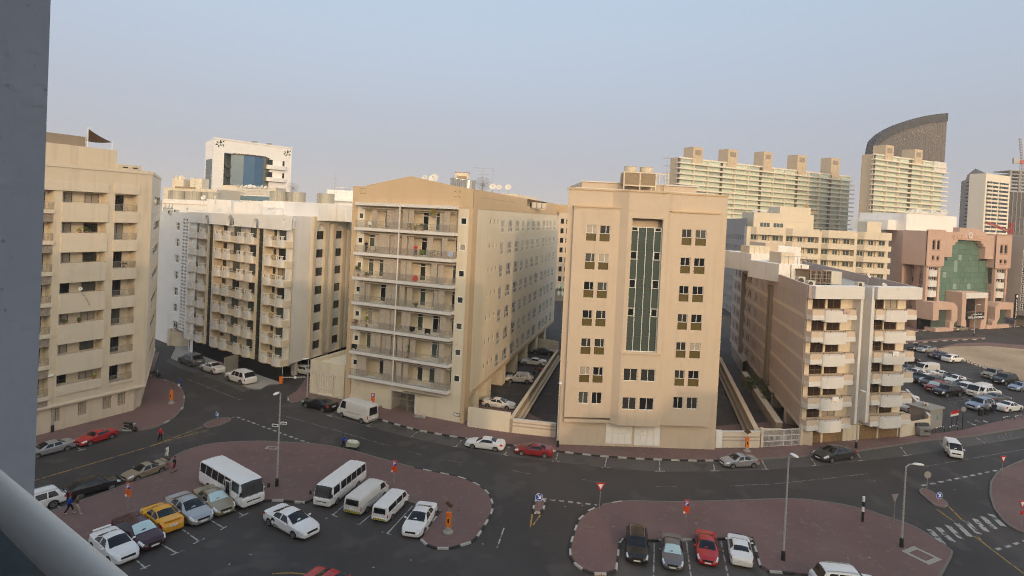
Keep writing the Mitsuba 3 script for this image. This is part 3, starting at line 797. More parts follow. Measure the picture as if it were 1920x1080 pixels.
def drum_parts(parent, u0, u1, zb, zt):
    w = round(u1 - u0, 2)
    part(parent, 'drum', lambda: MB().prism(bow(0, w, .38) + [(w, .35), (0, .35)], 0, 1.08), 'trim_white', F.at(u0, -.12, zb), smooth=35, cache=('drum', w))

    def bal():
        mb = MB()
        o, i = bow(0, w, .38), bow(.07, w - .07, .31)
        mb.prism(o + i[::-1], .52, .62)
        for j in range(1, 8):
            x, y = bow(.03, w - .03, .345, n=9)[j]
            mb.lathe([(.0, 0), (.055, 0), (.035, .08), (.06, .22), (.03, .42), (.055, .52)], 8, (x, y, 0))
        return mb
    part(parent, 'balustrade', bal, 'white_paint', F.at(u0, -.12, zb + 1.09), cache=('bal', w))


for k in range(7):
    zt = 22.0 - 2.98 * k
    zb = zt - 1.72
    for bu0, bu1, ds in ((-1.15, 4.7, ((-1.0, .75), (2.35, 4.15))), (6.95, 19.42, ((7.44, 9.15), (10.14, 11.9), (14.28, 15.89), (16.87, 18.7))), (21.7, wd + .05, ((21.95, 23.55), (25.13, 26.8)))):
        bk = part(b2, 'balcony', MB().box(bu0, bu1, -.10, 1.2, zb + .12, zb + 1.0).box(bu0, bu1, -.22, 1.2, zb, zb + .12), 'wall_cream', F.M)
        for a, b in ds:
            part(bk, 'moulding', lambda: MB().prism(bow(-.06, round(b - a, 2) + .06, .46) + [(b - a, .3), (0, .3)], 0, .10), 'wall_tan', F.at(a, -.14, zb - .02), cache=('mould', round(b - a, 2)))
            drum_parts(bk, a, b, zb + .09, zt)
        gaps = [(bu0 + .1, ds[0][0])] + [(p[1], q[0]) for p, q in zip(ds[:-1], ds[1:])] + [(ds[-1][1], bu1 - .1)]
        for a, b in gaps:
            if b - a > .3:
                w = round(b - a, 2)
                part(bk, 'railing', lambda: railing(w, .66, .16), 'dark_frame', F.at(a, -.04, zb + 1.0), cache=('gaprail', w))
    for u, w in ((10.6, 2.15), (15.5, 2.0), (23.4, 2.1), (2.5, 2.1)):
        window(b2, F, u, zt - .95, w, 1.9, 'dark_frame', 'glass_green' if k % 2 == 0 or k > 3 else 'glass_dark', y=1.27, t=.05, mull=(.5,), name='balcony_door', curtain=.08)
    for u, w in ((7.35, 1.25), (22.0, .8)):
        window(b2, F, u, zt - .1, w, 1.0, 'dark_frame', 'glass_dark', y=1.27, t=.05)
    if k < 6:
        for u in (9.4, 13.9, 19.0):
            part(b2, 'wall_panel', MB().box(u, u + 1.0, 1.05, 1.2, zt - .9, zt + 1.0), 'trim_white', F.M)
hd = solo('hoarding', MB().box(-.3, wd + .1, -.05, .12, 0.0, 2.35), 'cloth_black', 'matt black hoarding closing the ground floor under the white balconies', 'hoarding', at=F.M)
# its side wall with arched buff frames
part(b2, 'wall', wall_mesh(0, 42, 2.4, 25.15, [(u, u + w, zt - .2, zt + 1.15) for k in range(7) for zt in [22.0 - 2.98 * k - .35] for u, w in ((7.2, 2.0), (12.3, 2.0), (16.6, 1.6), (23.4, 2.6))] + [(18.7, 21.2, 22.0 - 2.98 * k - 1.2, 22.0 - 2.98 * k + 1.3, 1.0) for k in range(7)], .15), 'wall_white', S.M)
part(b2, 'coping', MB().box(-.3, wd + .5, -.6, -.02, 25.15, 25.2).box(wd - .5, wd + .5, -.55, .5, 23.0, 25.15), 'wall_white', F.M)
for k in range(7):
    zt = 22.0 - 2.98 * k - .35
    for u, w in ((7.2, 2.0), (12.3, 2.0), (16.6, 1.6), (23.4, 2.6)):
        window(b2, S, u, zt - .2, w, 1.35, 'dark_frame', 'glass_dark', y=.1, t=.06)
    part(b2, 'balcony_front', MB().box(18.7, 21.2, .02, .12, zt - .85, zt + .05), 'wood_brown', S.M)
for u0, u1 in ((6.0, 9.9), (11.2, 14.9), (15.6, 18.5), (22.4, 26.8)):
    c = (u0 + u1) / 2
    out = [(u0, 2.4), (u1, 2.4), (u1, 25.15), (u0, 25.15)]
    hole = arch_outline(u0 + .75, u1 - .75, 2.45, 24.0)
    part(b2, 'arched_frame', plate(out, -.45, -.005, [hole]), 'wall_cream', S.M, label='tall buff frame with a round arched head round the window column')
for u in (4.2, 12, 20, 28, 36):
    for y in (.8, 9):
        part(b2, 'pillar', MB().box(u, u + .7, y, y + .7, 0, 2.4), 'wall_white', S.M)
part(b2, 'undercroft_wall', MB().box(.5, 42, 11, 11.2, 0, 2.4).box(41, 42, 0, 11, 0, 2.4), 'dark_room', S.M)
# its roof structures
part(b2, 'penthouse', MB().box(16.5, 25.8, 6.5, 16, 24.5, 27.3), 'wall_white', F.M)
part(b2, 'penthouse', MB().box(26.0, 33.0, 10, 18, 24.5, 27.1), 'wall_white', F.M)
part(b2, 'penthouse', MB().box(4.8, 14, 10, 18, 24.5, 26.2), 'wall_white', F.M)
part(b2, 'roof_wall', MB().box(13.0, 16.0, 5.5, 7.0, 24.5, 25.9), 'wall_white', F.M)
part(b2, 'roof_door', MB().box(27.2, 28.0, 9.9, 10.02, 24.6, 26.4), 'white_paint', F.M)
part(b2, 'roof_window', MB().box(30.6, 30.95, 9.93, 10.02, 25.3, 26.3).box(31.9, 32.25, 9.93, 10.02, 25.3, 26.3), 'dark_frame', F.M)

# 2b the plain white block beside it
FA = Facade((-67.94, 115.61), (-55.99, 106.0))
b2b = thing('apartment_block', 'plain pale grey-white block with a tall lattice window strip left of the balustrade block', 'apartment building')
W2 = FA.W
lu = 12.02
zs_ = [22.9 - 2.98 * k for k in range(7)]
hol = [(lu - 3.9, lu - 2.2, z - 1.7, z - .2) for z in zs_] + [(lu + 2.2, lu + 3.9, z - 1.7, z - .2) for z in zs_] + [(lu - 1.3, lu + 1.3, 3.4, 23.6, 3.4), (W2 - 7, W2 - .3, 0, 4.6, 6.0)]
hol = [h for h in hol if h[1] < W2 - .05 and (h[2] > 4.6 or h[4:])]
part(b2b, 'wall', wall_mesh(-1, W2 + 1.5, 0, 24.6, hol, .35), 'wall_white', FA.M)
part(b2b, 'wall', MB().box(-1, W2 + 1.5, 6.1, 24, 0, 24.4).box(-1, W2 - 7.1, 3.6, 6.1, 0, 24.4).box(W2 - 7.1, W2 + 1.5, 3.6, 6.1, 4.7, 24.4).box(-1, lu - 1.35, .36, 3.6, 4.7, 24.4).box(lu + 1.35, W2 + 1.5, .36, 3.6, 4.7, 24.4), 'wall_white', FA.M)
lt = MB()
for q in range(34):
    lt.box(lu - 1.3, lu + 1.3, .02, .25, 3.4 + q * .612 - .13, 3.4 + q * .612 + .13)
lt.box(lu - 1.3, lu - 1.05, 0, .26, 3.4, 23.6).box(lu + 1.05, lu + 1.3, 0, .26, 3.4, 23.6).box(lu - .15, lu + .15, 0, .26, 3.4, 23.6)
part(b2b, 'lattice', lt, 'wall_white', FA.M)
for z in zs_:
    for u in (lu - 3.9, lu + 2.2):
        if u + 1.7 < W2 - .05:
            window(b2b, FA, u, z - 1.7, 1.7, 1.5, 'wall_white', 'glass_dark', y=.2, t=.12, mull=(.5,), trans=(.6,))
# low beige wall and dark car port at its foot
lw = thing('boundary_wall', 'low beige wall with a blank panel in front of the dark car port at the pale block', 'wall')
A_, B_ = np.array((-61.7, 110.25)), np.array((-58.5, 110.49))
FW = Facade(A_, B_)
part(lw, 'wall', MB().box(0, FW.W, 0, .25, 0, 2.6), 'wall_cream', FW.M)
part(lw, 'panel', MB().box(FW.W * .35, FW.W * .85, -.04, 0, .7, 2.1), 'wall_cream_light', FW.M)
part(lw, 'pier', MB().box(-.5, 0, -.1, 3.0, 0, 3.2), 'wall_cream', FW.M)

# ------------------------------------------------------------------ 3  tan gabled block with long railed balconies
F = Facade((-21.98, 82.8), (-5.04, 75.92))
_d = (0.24, 0.97)
S = Facade((-5.04, 75.92), (-5.04 + .2440 * 64, 75.92 + .9698 * 64))
b3 = thing('apartment_block', 'tan and sand apartment block with gabled top and long railed balconies full of sliding screens', 'apartment building')
W = F.W
ZF = [24.2 - 3.345 * k for k in range(7)]
part(b3, 'gable_wall', plate([(0, 27.4), (W, 27.4), (W, 29.85), (16.3, 30.05), (9.05, 31.3), (2.25, 29.95), (2.25, 29.8), (0, 29.75)], -.08, .25), 'wall_tan', F.M, label='tan gabled band along the top')
for i, (u, z) in enumerate([(1.2, 29.4), (1.75, 29.4), (1.2, 28.75), (1.75, 28.75), (15.6, 29.4), (16.2, 29.4), (15.6, 28.75), (16.2, 28.75)]):
    part(b3, 'air_slot', MB().box(u, u + .34, -.095, -.07, z, z + .09), 'slat_brown', F.M)
part(b3, 'corner_strip', MB().box(0, .85, -.08, .3, 0, 27.4), 'wall_tan', F.M)
part(b3, 'corner_strip', MB().box(17.86, W + .08, -.08, .3, 0, 27.4), 'wall_tan', F.M)
hl = [(2.05, 16.3, zf, zf + 3.02, 1.25) for zf in ZF] + [(1.1, 1.88, zf + 1.15, zf + 1.98, .15) for zf in ZF] + [(16.65, 17.55, zf + 1.1, zf + 2.0, .15) for zf in ZF]
part(b3, 'wall', wall_mesh(.85, 17.86, 3.4, 27.4, hl, .15), 'wall_sand', F.M)
part(b3, 'ground_floor_wall', wall_mesh(.85, 17.86, 0, 3.4, [(7.45, 11.15, 0, 2.75, 2.5), (.62, 2.6, 1.1, 3.0, .1)], .1, y=.05), 'wall_sand', F.M)
part(b3, 'panel', MB().box(.9, 2.6, .1, .16, 1.1, 3.0).box(1.6, 1.68, .06, .12, 1.1, 3.0), 'wall_cream_light', F.M)
gm = MB()
for q in range(23):
    gm.box(7.5 + q * .16, 7.53 + q * .16, .3, .33, .05, 2.6)
for z in (.05, .9, 1.7, 2.5):
    gm.box(7.45, 11.15, .28, .35, z, z + .06)
part(b3, 'ramp_gate', gm, 'rail_metal', F.M)
part(b3, 'gate_frame', MB().box(7.30, 7.46, -.06, .1, 0, 2.9).box(11.14, 11.3, -.06, .1, 0, 2.9).box(7.46, 11.14, -.06, .1, 2.72, 2.9), 'trim_white', F.M)
part(b3, 'ramp', MB().add([(7.45, .1, 0.01), (11.15, .1, .01), (11.15, 2.5, -.0), (7.45, 2.5, -.0)], [[0, 1, 2, 3]]).box(7.45, 11.15, 2.45, 2.5, 0, 2.8).box(9.6, 9.8, .5, 2.4, 0, 1.1), 'concrete', F.M)
sg_ = part(b3, 'address_board', MB().box(16.94, 17.8, -.03, .05, .9, 1.32), 'black_paint', F.M)
part(sg_, 'board_face', MB().box(17.0, 17.26, -.04, -.03, .95, 1.27).box(17.32, 17.45, -.04, -.03, .95, 1.27).box(17.52, 17.74, -.04, -.03, .95, 1.27), 'sign_white', F.M)
part(b3, 'canopy', MB().box(1.15, 16.38, -1.05, 0, 27.2, 27.6), 'trim_white', F.M)
part(b3, 'drain_pipe', MB().bar((8.2, -.98, 3.6), (8.2, -.98, 27.7), .10, n=12), 'trim_white', F.M, smooth=40)


def screen():
    mb = MB()
    w, h = .80, 2.62
    mb.box(0, .06, 0, .05, 0, h).box(w - .06, w, 0, .05, 0, h).box(.06, w - .06, 0, .05, 0, .08).box(.06, w - .06, 0, .05, h - .08, h).box(.06, w - .06, .002, .048, 1.9, 1.97)
    for q in range(20):
        z = .1 + q * .125
        mb.add([(.06, .01, z), (w - .06, .01, z), (w - .06, .045, z + .11), (.06, .045, z + .11)], [[0, 1, 2, 3]])
    return mb


ROWS = [
    dict(s=[2.43], d=[4.5], s2=[10.5, 15.6], d2=[12.42], x=[3.45, 5.75, 6.55, 7.3, 8.4, 9.3, 13.8, 14.6], w=[]),
    dict(s=[2.15], d=[], s2=[10.4, 13.3, 15.5], d2=[], x=[4.1, 4.9, 5.7, 6.5, 7.3, 8.4, 9.3, 12.3, 14.4], w=[]),
    dict(s=[2.15], d=[3.9], s2=[10.35, 12.0, 15.2], d2=[], x=[5.7, 6.5, 7.3, 8.4, 9.3, 13.05, 13.9], w=[]),
    dict(s=[], d=[4.3], s2=[10.5, 12.4, 15.25], d2=[], x=[2.1, 2.85, 6.35, 7.2, 8.4, 9.4, 13.4, 14.3], w=[]),
    dict(s=[2.35, 4.4], d=[], s2=[10.3, 15.4], d2=[12.6], x=[5.5, 6.3, 7.2, 8.9, 9.45, 14.6], w=[]),
    dict(s=[2.35], d=[], s2=[15.5], d2=[12.6], x=[4.2, 5.0, 5.8, 6.6, 7.3, 8.4, 9.3, 10.2, 14.5], w=[]),
    dict(s=[], d=[4.6], s2=[10.6, 15.5], d2=[12.4], x=[2.15, 2.9, 6.4, 7.2, 8.4, 9.3, 14.2, 13.9 + .9], w=[]),
]
for k, zf in enumerate(ZF):
    part(b3, 'balcony_slab', MB().add([(1.2, -1.1, zf - .37), (16.35, -1.1, zf - .37), (16.35, 0.0, zf - .37), (1.9, 0.0, zf - .37), (1.2, -1.1, zf), (16.35, -1.1, zf), (16.35, 0.0, zf), (1.9, 0.0, zf)],
                                      [[0, 3, 2, 1], [4, 5, 6, 7], [0, 1, 5, 4], [1, 2, 6, 5], [2, 3, 7, 6], [3, 0, 4, 7]]), 'trim_white', F.M)
    part(b3, 'wall', MB().quad((2.05, 1.24, zf), (16.3, 1.24, zf), (16.3, 1.24, zf + 3.02), (2.05, 1.24, zf + 3.02)), 'wall_cream_light', F.M)
    part(b3, 'railing', lambda: railing(6.75, .95, .14), 'rail_metal', F.at(1.35, -1.03, zf), cache='b3rail1')
    part(b3, 'railing', lambda: railing(7.95, .95, .14), 'rail_metal', F.at(8.32, -1.03, zf), cache='b3rail2')
    part(b3, 'railing', lambda: railing(1.0, .95, .14), 'rail_metal', F.at(16.28, -1.03, zf) @ T().rotate((0, 0, 1), 90), cache='b3rail3')
    R = ROWS[k]
    for u in R['s'] + R['s2']:
        window(b3, F, u, zf + .02, .92, 2.42, 'white_frame', 'glass_green' if rng.random() < .45 else 'glass_dark', y=1.15, t=.09, mull=(), trans=(.80,), name='balcony_door', curtain=.1)
    for u in R['d'] + R['d2']:
        window(b3, F, u, zf + .02, 1.75, 2.42, 'white_frame', 'glass_dark' if rng.random() < .6 else 'glass_green', y=1.15, t=.09, mull=(.25, .5, .75) if False else (.5,), trans=(.80,), name='balcony_door', curtain=.1)
    for u in R['x']:
        part(b3, 'sliding_screen', screen, 'shutter_beige', F.at(u, -.55 if rng.random() < .7 else -.3, zf + .0), cache='screen')
    part(b3, 'screen_track', MB().box(1.9, 16.3, -.6, -.22, zf + 2.62, zf + 2.72), 'shutter_beige', F.M)
    window(b3, F, 1.1, zf + 1.15, .78, .83, 'white_frame', 'glass_dark', y=-.03, t=.10, mull=(), d=.16, curtain=.2)
    window(b3, F, 16.65, zf + 1.1, .9, .9, 'white_frame', 'glass_dark', y=-.03, t=.10, mull=(), d=.16, curtain=.2)

# side of the block
zrow = [26.4 - 3.375 * k for k in range(7)]
tall = [(14.05, 2.1), (18.3, 2.8), (23.0, 2.9), (27.5, 2.2), (31.4, 2.3), (35.6, 2.7), (40.0, 3.0), (45.8, 2.6), (49.8, 2.2), (53.4, 2.3), (58.0, 2.4)]
hl = []
for z in zrow:
    hl += [(u, u + w, z - 2.3, z, .10) for u, w in tall] + [(u, u + .75, z - 1.0, z - .25, .3) for u in (8.0, 10.0, 12.0)]
part(b3, 'wall', wall_mesh(1.95, 64, 3.45, 27.4, hl, .22), 'wall_sand', S.M, label='long plain side with columns of tall windows')
part(b3, 'corner_strip', MB().box(.02, 1.95, -.06, .2, 0, 27.4), 'wall_tan', S.M)
part(b3, 'lower_band', MB().box(1.95, 64, -.06, .6, 2.95, 3.5), 'wall_tan', S.M)
fr = wall_mesh(0.02, 64, 27.4, 29.85, [(30.5, 48.7, 28.25, 29.86, 2.0)], 2.0, y=-.06)
part(b3, 'upper_band', fr, 'wall_tan', S.M)
part(b3, 'roof_room', MB().box(30.6, 48.6, 1.9, 8, 28.2, 30.6), 'wall_cream_light', S.M)
dots = MB()
for q in range(34):
    dots.box(3.2 + q * .54, 3.34 + q * .54, -.075, -.05, 28.85, 28.97)
part(b3, 'weep_holes', dots, 'slat_brown', S.M)
for k, z in enumerate(zrow):
    for u, w in tall:
        window(b3, S, u, z - 2.3, w, 2.3, 'white_frame', 'glass_dark', y=.02, t=.17, mull=(.34, .66), trans=(.36, .86), d=.06)
    for u in (8.0, 10.0, 12.0):
        window(b3, S, u, z - 1.0, .75, .75, 'white_frame', 'glass_dark', y=.06, t=.08, mull=())
    gv = MB()
    gv.box(7.1, 7.16, -.012, .01, z - 2.6, z + .05)
    gv.box(22.0, 22.06, -.012, .01, z - 2.6, z + .05)
    part(b3, 'joint', gv, 'wall_cream_light', S.M)
for u in (4.8, 10.7, 19.0, 27.3, 35.3, 44.6, 53):
    part(b3, 'pillar', MB().box(u, u + 1.9, .02, 2.2, 0, 2.95), 'wall_sand', S.M)
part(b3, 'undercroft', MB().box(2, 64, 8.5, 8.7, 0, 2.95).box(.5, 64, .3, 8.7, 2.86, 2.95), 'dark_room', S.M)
pl = [F.pt(.3, 1.5), F.pt(W - .3, 1.5), S.pt(1.5, .32), S.pt(64, .32), S.pt(64, 18), F.pt(.3, 66)]
part(b3, 'wall', MB().prism(pl, 3.4, 28.4), 'wall_sand')
pl = [F.pt(.3, .5), F.pt(W - .6, .5), S.pt(1.5, 8.8), S.pt(64, 8.8), S.pt(64, 18), F.pt(.3, 66)]
part(b3, 'roof_wall', MB().box(4.2, 11, 3.5, 9, 28.4, 30.3), 'wall_cream_light', S.M)
part(b3, 'roof_wall', MB().box(14, 29, 4, 10, 28.4, 30.35), 'wall_cream_light', S.M)
part(b3, 'back_parapet', MB().box(0.0, .25, -.05, 60, 28, 29.8).box(W - 18, W, 60, 60.3, 28, 29.8), 'wall_tan', F.M)
# annexe with white barred gate at its left
FA = Facade((-27.8, 85.63), (-22.18, 83.25))
an = thing('annexe', 'low flat-roofed sand annexe with a white barred gate left of the tan block', 'annexe')
part(an, 'wall', wall_mesh(0, FA.W - .1, 0, 4.9, [(.25, FA.W - .5, .5, 3.2, .12)], .12), 'wall_sand', FA.M)
part(an, 'wall', MB().box(0, FA.W - .1, .13, 9, 0, 4.3).box(0, .25, 0, 9, 4.3, 4.9).box(FA.W - .35, FA.W - .1, .2, 9, 4.3, 4.9).box(.25, FA.W - .35, 8.7, 9, 4.3, 4.9), 'wall_sand', FA.M)
gt = part(an, 'gate', frame_mesh(2.6, 2.9, .08, .1, (.17, .34, .5, .66, .83), (.32,)), 'white_paint', FA.at(1.45, -.05, .25))
part(an, 'pilaster', MB().box(1.2, 1.38, -.06, .1, .4, 3.4).box(4.2, 4.36, -.06, .1, .4, 3.4), 'wall_cream_light', FA.M)

# ------------------------------------------------------------------ 4  peach block with green curtain wall
F = Facade((6.4, 70.39), (25.26, 71.05))
b4 = thing('apartment_block', 'peach apartment block with a tall green glass strip up its middle', 'apartment building')
W = F.W
GR = [27.9, 23.95, 20.55, 17.25, 13.85, 10.55, 6.98]


def panel_front(name, parent, A, B, z0, z1, holes, bsdf, depth=.22, grooves=GR):
    ff = Facade(A, B)
    g_ = [(0.0, ff.W, q - .025, q + .025, .035) for q in grooves if z0 < q < z1]
    mb = wall_mesh(0, ff.W, z0, z1, holes + g_, depth)
    for a in g_:
        mb.quad((0, .035, a[2]), (ff.W, .035, a[2]), (ff.W, .035, a[3]), (0, .035, a[3]))
    part(parent, name, mb, bsdf, ff.M)
    return ff


ROWZ = [26.1 - 3.31 * k for k in range(6)]
LC = [(2.23, 1.16), (3.80, 1.18)]
RC = [(13.44, 1.16), (15.04, 1.28)]
pL = (.68, -.55)
hl = [(u - pL[0], u - pL[0] + w, z - 1.87, z) for z in ROWZ for u, w in LC] + [(u - pL[0], u - pL[0] + w, 5.2, 6.6) for u, w in LC]
fl = panel_front('wall', b4, F.pt(.68, -.55), F.pt(6.05, -.55), 3.6, 28.2, hl, 'wall_peach')
hr = [(u - 12.05, u - 12.05 + w, z - 1.87, z) for z in ROWZ for u, w in RC] + [(u - 12.05, u - 12.05 + w, 5.0, 6.4) for u, w in RC]
fr = panel_front('wall', b4, F.pt(12.05, -.55), F.pt(17.82, -.55), 3.35, 28.1, hr, 'wall_peach')
hc = [(7.4 - 6.9, 11.0 - 6.9, 11.6, 27.1, .55)] + [(7.27 - 6.9, 8.9 - 6.9, z, z + 1.45) for z in (8.22, 4.87)] + [(9.28 - 6.9, 10.97 - 6.9, z, z + 1.45) for z in (8.22, 4.87)]
fc = panel_front('wall', b4, F.pt(6.9, -1.15), F.pt(11.5, -1.15), 3.0, 30.15, hc, 'wall_peach', grooves=[27.9, 6.98])
panel_front('facet', b4, F.pt(6.05, -.55), F.pt(6.9, -1.15), 3.2, 28.2, [], 'wall_peach')
panel_front('facet', b4, F.pt(5.25, 0), F.pt(6.9, -1.15), 28.2, 30.15, [], 'wall_peach')
panel_front('facet', b4, F.pt(11.5, -1.15), F.pt(12.05, -.55), 3.2, 28.1, [], 'wall_peach')
panel_front('facet', b4, F.pt(11.5, -1.15), F.pt(13.4, 0), 28.1, 30.15, [], 'wall_peach')
panel_front('wall', b4, F.pt(0, 0), F.pt(.68, 0), 0, 30.15, [], 'wall_peach')
panel_front('wall', b4, F.pt(17.82, 0), F.pt(W, 0), 0, 30.15, [], 'wall_peach')
panel_front('wall', b4, F.pt(.68, 0), F.pt(5.25, 0), 28.2, 30.15, [], 'wall_peach')
panel_front('wall', b4, F.pt(13.4, 0), F.pt(17.82, 0), 28.1, 30.15, [], 'wall_peach')
for u0, u1, y0, y1, z0, z1 in ((.68, .70, -.55, .1, 3.6, 28.2), (17.80, 17.82, -.55, .1, 3.35, 28.1)):
    part(b4, 'bay_return', MB().box(u0, u1, y0 + .003, y1, z0, z1), 'wall_peach', F.M)
part(b4, 'bay_soffit', MB().prism([(.69, -.54), (6.05, -.54), (6.9, -1.14), (11.5, -1.14), (12.05, -.54), (17.81, -.54), (17.81, .1), (.69, .1)], 3.0, 3.34, True, True), 'wall_peach', F.M)
part(b4, 'bay_cap', MB().box(.62, 6.5, -.68, .05, 28.1, 28.26), 'wall_tan', F.M)
part(b4, 'bay_cap', MB().box(12.1, 17.88, -.68, .05, 28.0, 28.16), 'wall_tan', F.M)
part(b4, 'ground_floor_wall', wall_mesh(.68, 17.82, 0, 3.35, [(5.8, 8.9, .4, 2.95), (9.17, 12.3, .3, 2.85)], .15), 'wall_peach', F.M)
cope = [F.pt(-.1, -.12), F.pt(5.3, -.12), F.pt(6.9, -1.27), F.pt(11.5, -1.27), F.pt(13.4, -.12), F.pt(W + .1, -.12), F.pt(W + .1, .4), F.pt(-.1, .4)]
part(b4, 'coping', MB().prism(cope, 30.12, 30.32), 'wall_tan')
for ff, cols, off, zb in ((fl, LC, .68, 5.2), (fr, RC, 12.05, 5.0)):
    for u, w in cols:
        for z in ROWZ:
            win = window(b4, ff, u - off, z - 1.0, w, 1.0, 'white_frame', 'glass_dark', y=.13, t=.055, mull=(.62 if u < 10 else .5,), curtain=.15)
            part(win, 'lower_panel', lambda: MB().quad((0, .03, 0), (round(w, 2), .03, 0), (round(w, 2), .03, .86), (0, .03, .86)), 'glass_olive', ff.at(u - off, .15, z - 1.87), cache=('olive', round(w, 2)))
        window(b4, ff, u - off, zb, w, 1.4, 'white_frame', 'glass_dark', y=.13, t=.055, mull=(.5,))
for z in (8.22, 4.87):
    for u, w in ((7.27, 1.63), (9.28, 1.69)):
        window(b4, fc, u - 6.9, z, w, 1.45, 'white_frame', 'glass_dark', y=.13, t=.06, mull=(.5,))
# green curtain wall: panes one by one
cw = part(b4, 'curtain_wall', frame_mesh(3.6, 14.5, .06, .12, (.24, .5, .76)), 'white_frame', fc.at(.5, .42, 11.6), label='tall green glass curtain wall with white mullions')
cz = [0.0, 1.75]
zz = 1.75
while zz < 14.3:
    cz += [min(14.5, zz + 2.35), min(14.5, zz + 3.31)]
    zz += 3.31
cz = sorted(set(round(v, 2) for v in cz))
for a, b in zip(cz[:-1], cz[1:]):
    for c, (x0, x1) in enumerate(((.06, .82), (.91, 1.76), (1.85, 2.69), (2.78, 3.54))):
        small = b - a < 1.2 and c in (0, 3)
        w_, h_ = round(x1 - x0, 2), round(b - a, 2)
        part(cw, 'pane', lambda: MB().box(0.01, w_ - .01, 0, .02, .012, h_ - .012), 'glass_dark' if small else 'glass_green', fc.at(.5 + x0, .49 + rng.uniform(-.004, .004), 11.6 + a), cache=('cpane', w_, h_))
        if small:
            part(cw, 'vent_frame', lambda: frame_mesh(w_, h_, .06, .08, (), ()), 'white_frame', fc.at(.5 + x0, .40, 11.6 + a), cache=('cfr', w_, h_))
part(b4, 'sill', MB().box(6.72, 11.6, -1.32, -1.0, 11.4, 11.6), 'wall_peach', F.M)


def louvre_gate(w=3.1, h=2.5):
    mb = MB()
    for i in range(5):
        x = w * i / 4
        mb.box(max(0, x - .05), min(w, x + .05), 0, .1, 0, h)
    for z in (0, h * .48, h - .09):
        mb.box(.05, w - .05, .004, .096, z, z + .09)
    for q in range(26):
        z = .1 + q * .09
        if z < h - .15:
            mb.add([(.05, .02, z), (w - .05, .02, z), (w - .05, .07, z + .08), (.05, .07, z + .08)], [[0, 1, 2, 3]])
    return mb


for u, z in ((5.8, .42), (9.18, .32)):
    part(b4, 'louvred_gate', louvre_gate, 'white_paint', F.at(u, .0, z), cache='gate4')
# body and roof
ds = np.array((.2440, .9698))
Ab, Bb = np.array(F.pt(.1, .24)), np.array(F.pt(W - .1, .24))
part(b4, 'wall', MB().prism([tuple(Ab), tuple(Bb), tuple(Bb + ds * 52), tuple(Ab + ds * 52)], 0, 29.4), 'wall_peach')
A2, B2 = np.array(F.pt(0, .005)), np.array(F.pt(W, .005))
part(b4, 'parapet', MB().prism([tuple(A2), tuple(A2 + (.25, 0)), tuple(A2 + (.25, 0) + ds * 52), tuple(A2 + ds * 52)], 0.02, 30.15), 'wall_peach')
part(b4, 'parapet', MB().prism([tuple(B2 - (.25, 0)), tuple(B2), tuple(B2 + ds * 52), tuple(B2 - (.25, 0) + ds * 52)], 0.02, 30.15), 'wall_peach')
part(b4, 'roof_room', MB().box(2.2, 16.6, 4.5, 16, 29.4, 31.35), 'wall_pinkish', F.M)
part(b4, 'roof_coping', MB().box(2.0, 16.9, 4.3, 4.6, 31.35, 31.5).box(1.0, 18.0, 1.6, 1.9, 30.2, 30.5), 'trim_white', F.M)
ch = thing('rooftop_chiller', 'large rooftop chiller with two round fan stacks on the peach block', 'chiller')
cm = F.at(6.95, 2.6, 31.05)
part(ch, 'casing', MB().box(.1, 3.95, .1, 1.9, .1, 1.55), 'slat_brown', cm)
frm = MB()
for x in (0, 1.95, 3.9):
    for y in (0, 1.9):
        frm.box(x, x + .14, y, y + .14, -1.2, 1.7)
frm.box(0, 4.04, 0, .14, 1.56, 1.7).box(0, 4.04, 1.9, 2.04, 1.56, 1.7).box(0, 4.04, 0, .14, -.05, .1)
part(ch, 'frame', frm, 'wall_cream_light', cm)
gl = MB()
for q in range(30):
    gl.box(.16 + q * .126, .2 + q * .126, .07, .1, .12, 1.54)
part(ch, 'coil_fins', gl, 'tile_brown', cm)
for x in (1.05, 3.0):
    part(ch, 'fan_stack', MB().lathe([(.72, 0), (.80, .1), (.80, .6), (.86, .66), (.74, .66), (.70, .1), (.001, .1)], 28, (x, 1.0, 1.7)), 'wall_cream_light', cm, smooth=40)
rk = MB()
for x in (4.4, 5.5):
    rk.box(x, x + .1, .3, .4, -1.1, 1.75).box(x, x + .1, 1.6, 1.7, -1.1, 1.75)
rk.box(4.1, 5.7, .3, .4, 1.55, 1.7).box(4.1, 5.7, 1.6, 1.7, 1.2, 1.3)
part(ch, 'pipe_rack', rk, 'wall_cream_light', cm)

# ------------------------------------------------------------------ 5  pink and white block with bowed white balconies
F = Facade((36.88, 74.16), (52.48, 78.86))
_e = (0.2, 0.98)
S = Facade((F.A[0] + _e[0] * 57, F.A[1] + _e[1] * 57), tuple(F.A))
b5 = thing('apartment_block', 'pink-sided apartment block with bowed white balconies and a ribbed central strip', 'apartment building')
W = F.W
ZB = [15.72 - 2.725 * k for k in range(6)]
for u0, u1 in ((0.0, 7.55), (9.65, 17.05)):
    part(b5, 'parapet', MB().box(u0, u1, -1.15, .3, 18.35, 19.9), 'trim_white', F.M)
part(b5, 'fin', MB().box(7.22, 7.58, -1.0, .6, 2.6, 18.35), 'trim_white', F.M)
part(b5, 'fin', MB().box(9.05, 9.35, -.9, .6, 2.6, 19.8).box(9.35, 9.9, -.6, .6, 2.6, 18.35), 'trim_white', F.M)
rb_ = MB().box(7.55, 9.06, .35, .5, 2.0, 19.6)
for q in range(16):
    rb_.box(7.57 + q * .093, 7.61 + q * .093, .29, .36, 2.0, 19.55)
part(b5, 'ribbed_strip', rb_, 'tile_brown', F.M, label='ribbed brown strip between the two balcony stacks')
hb = []
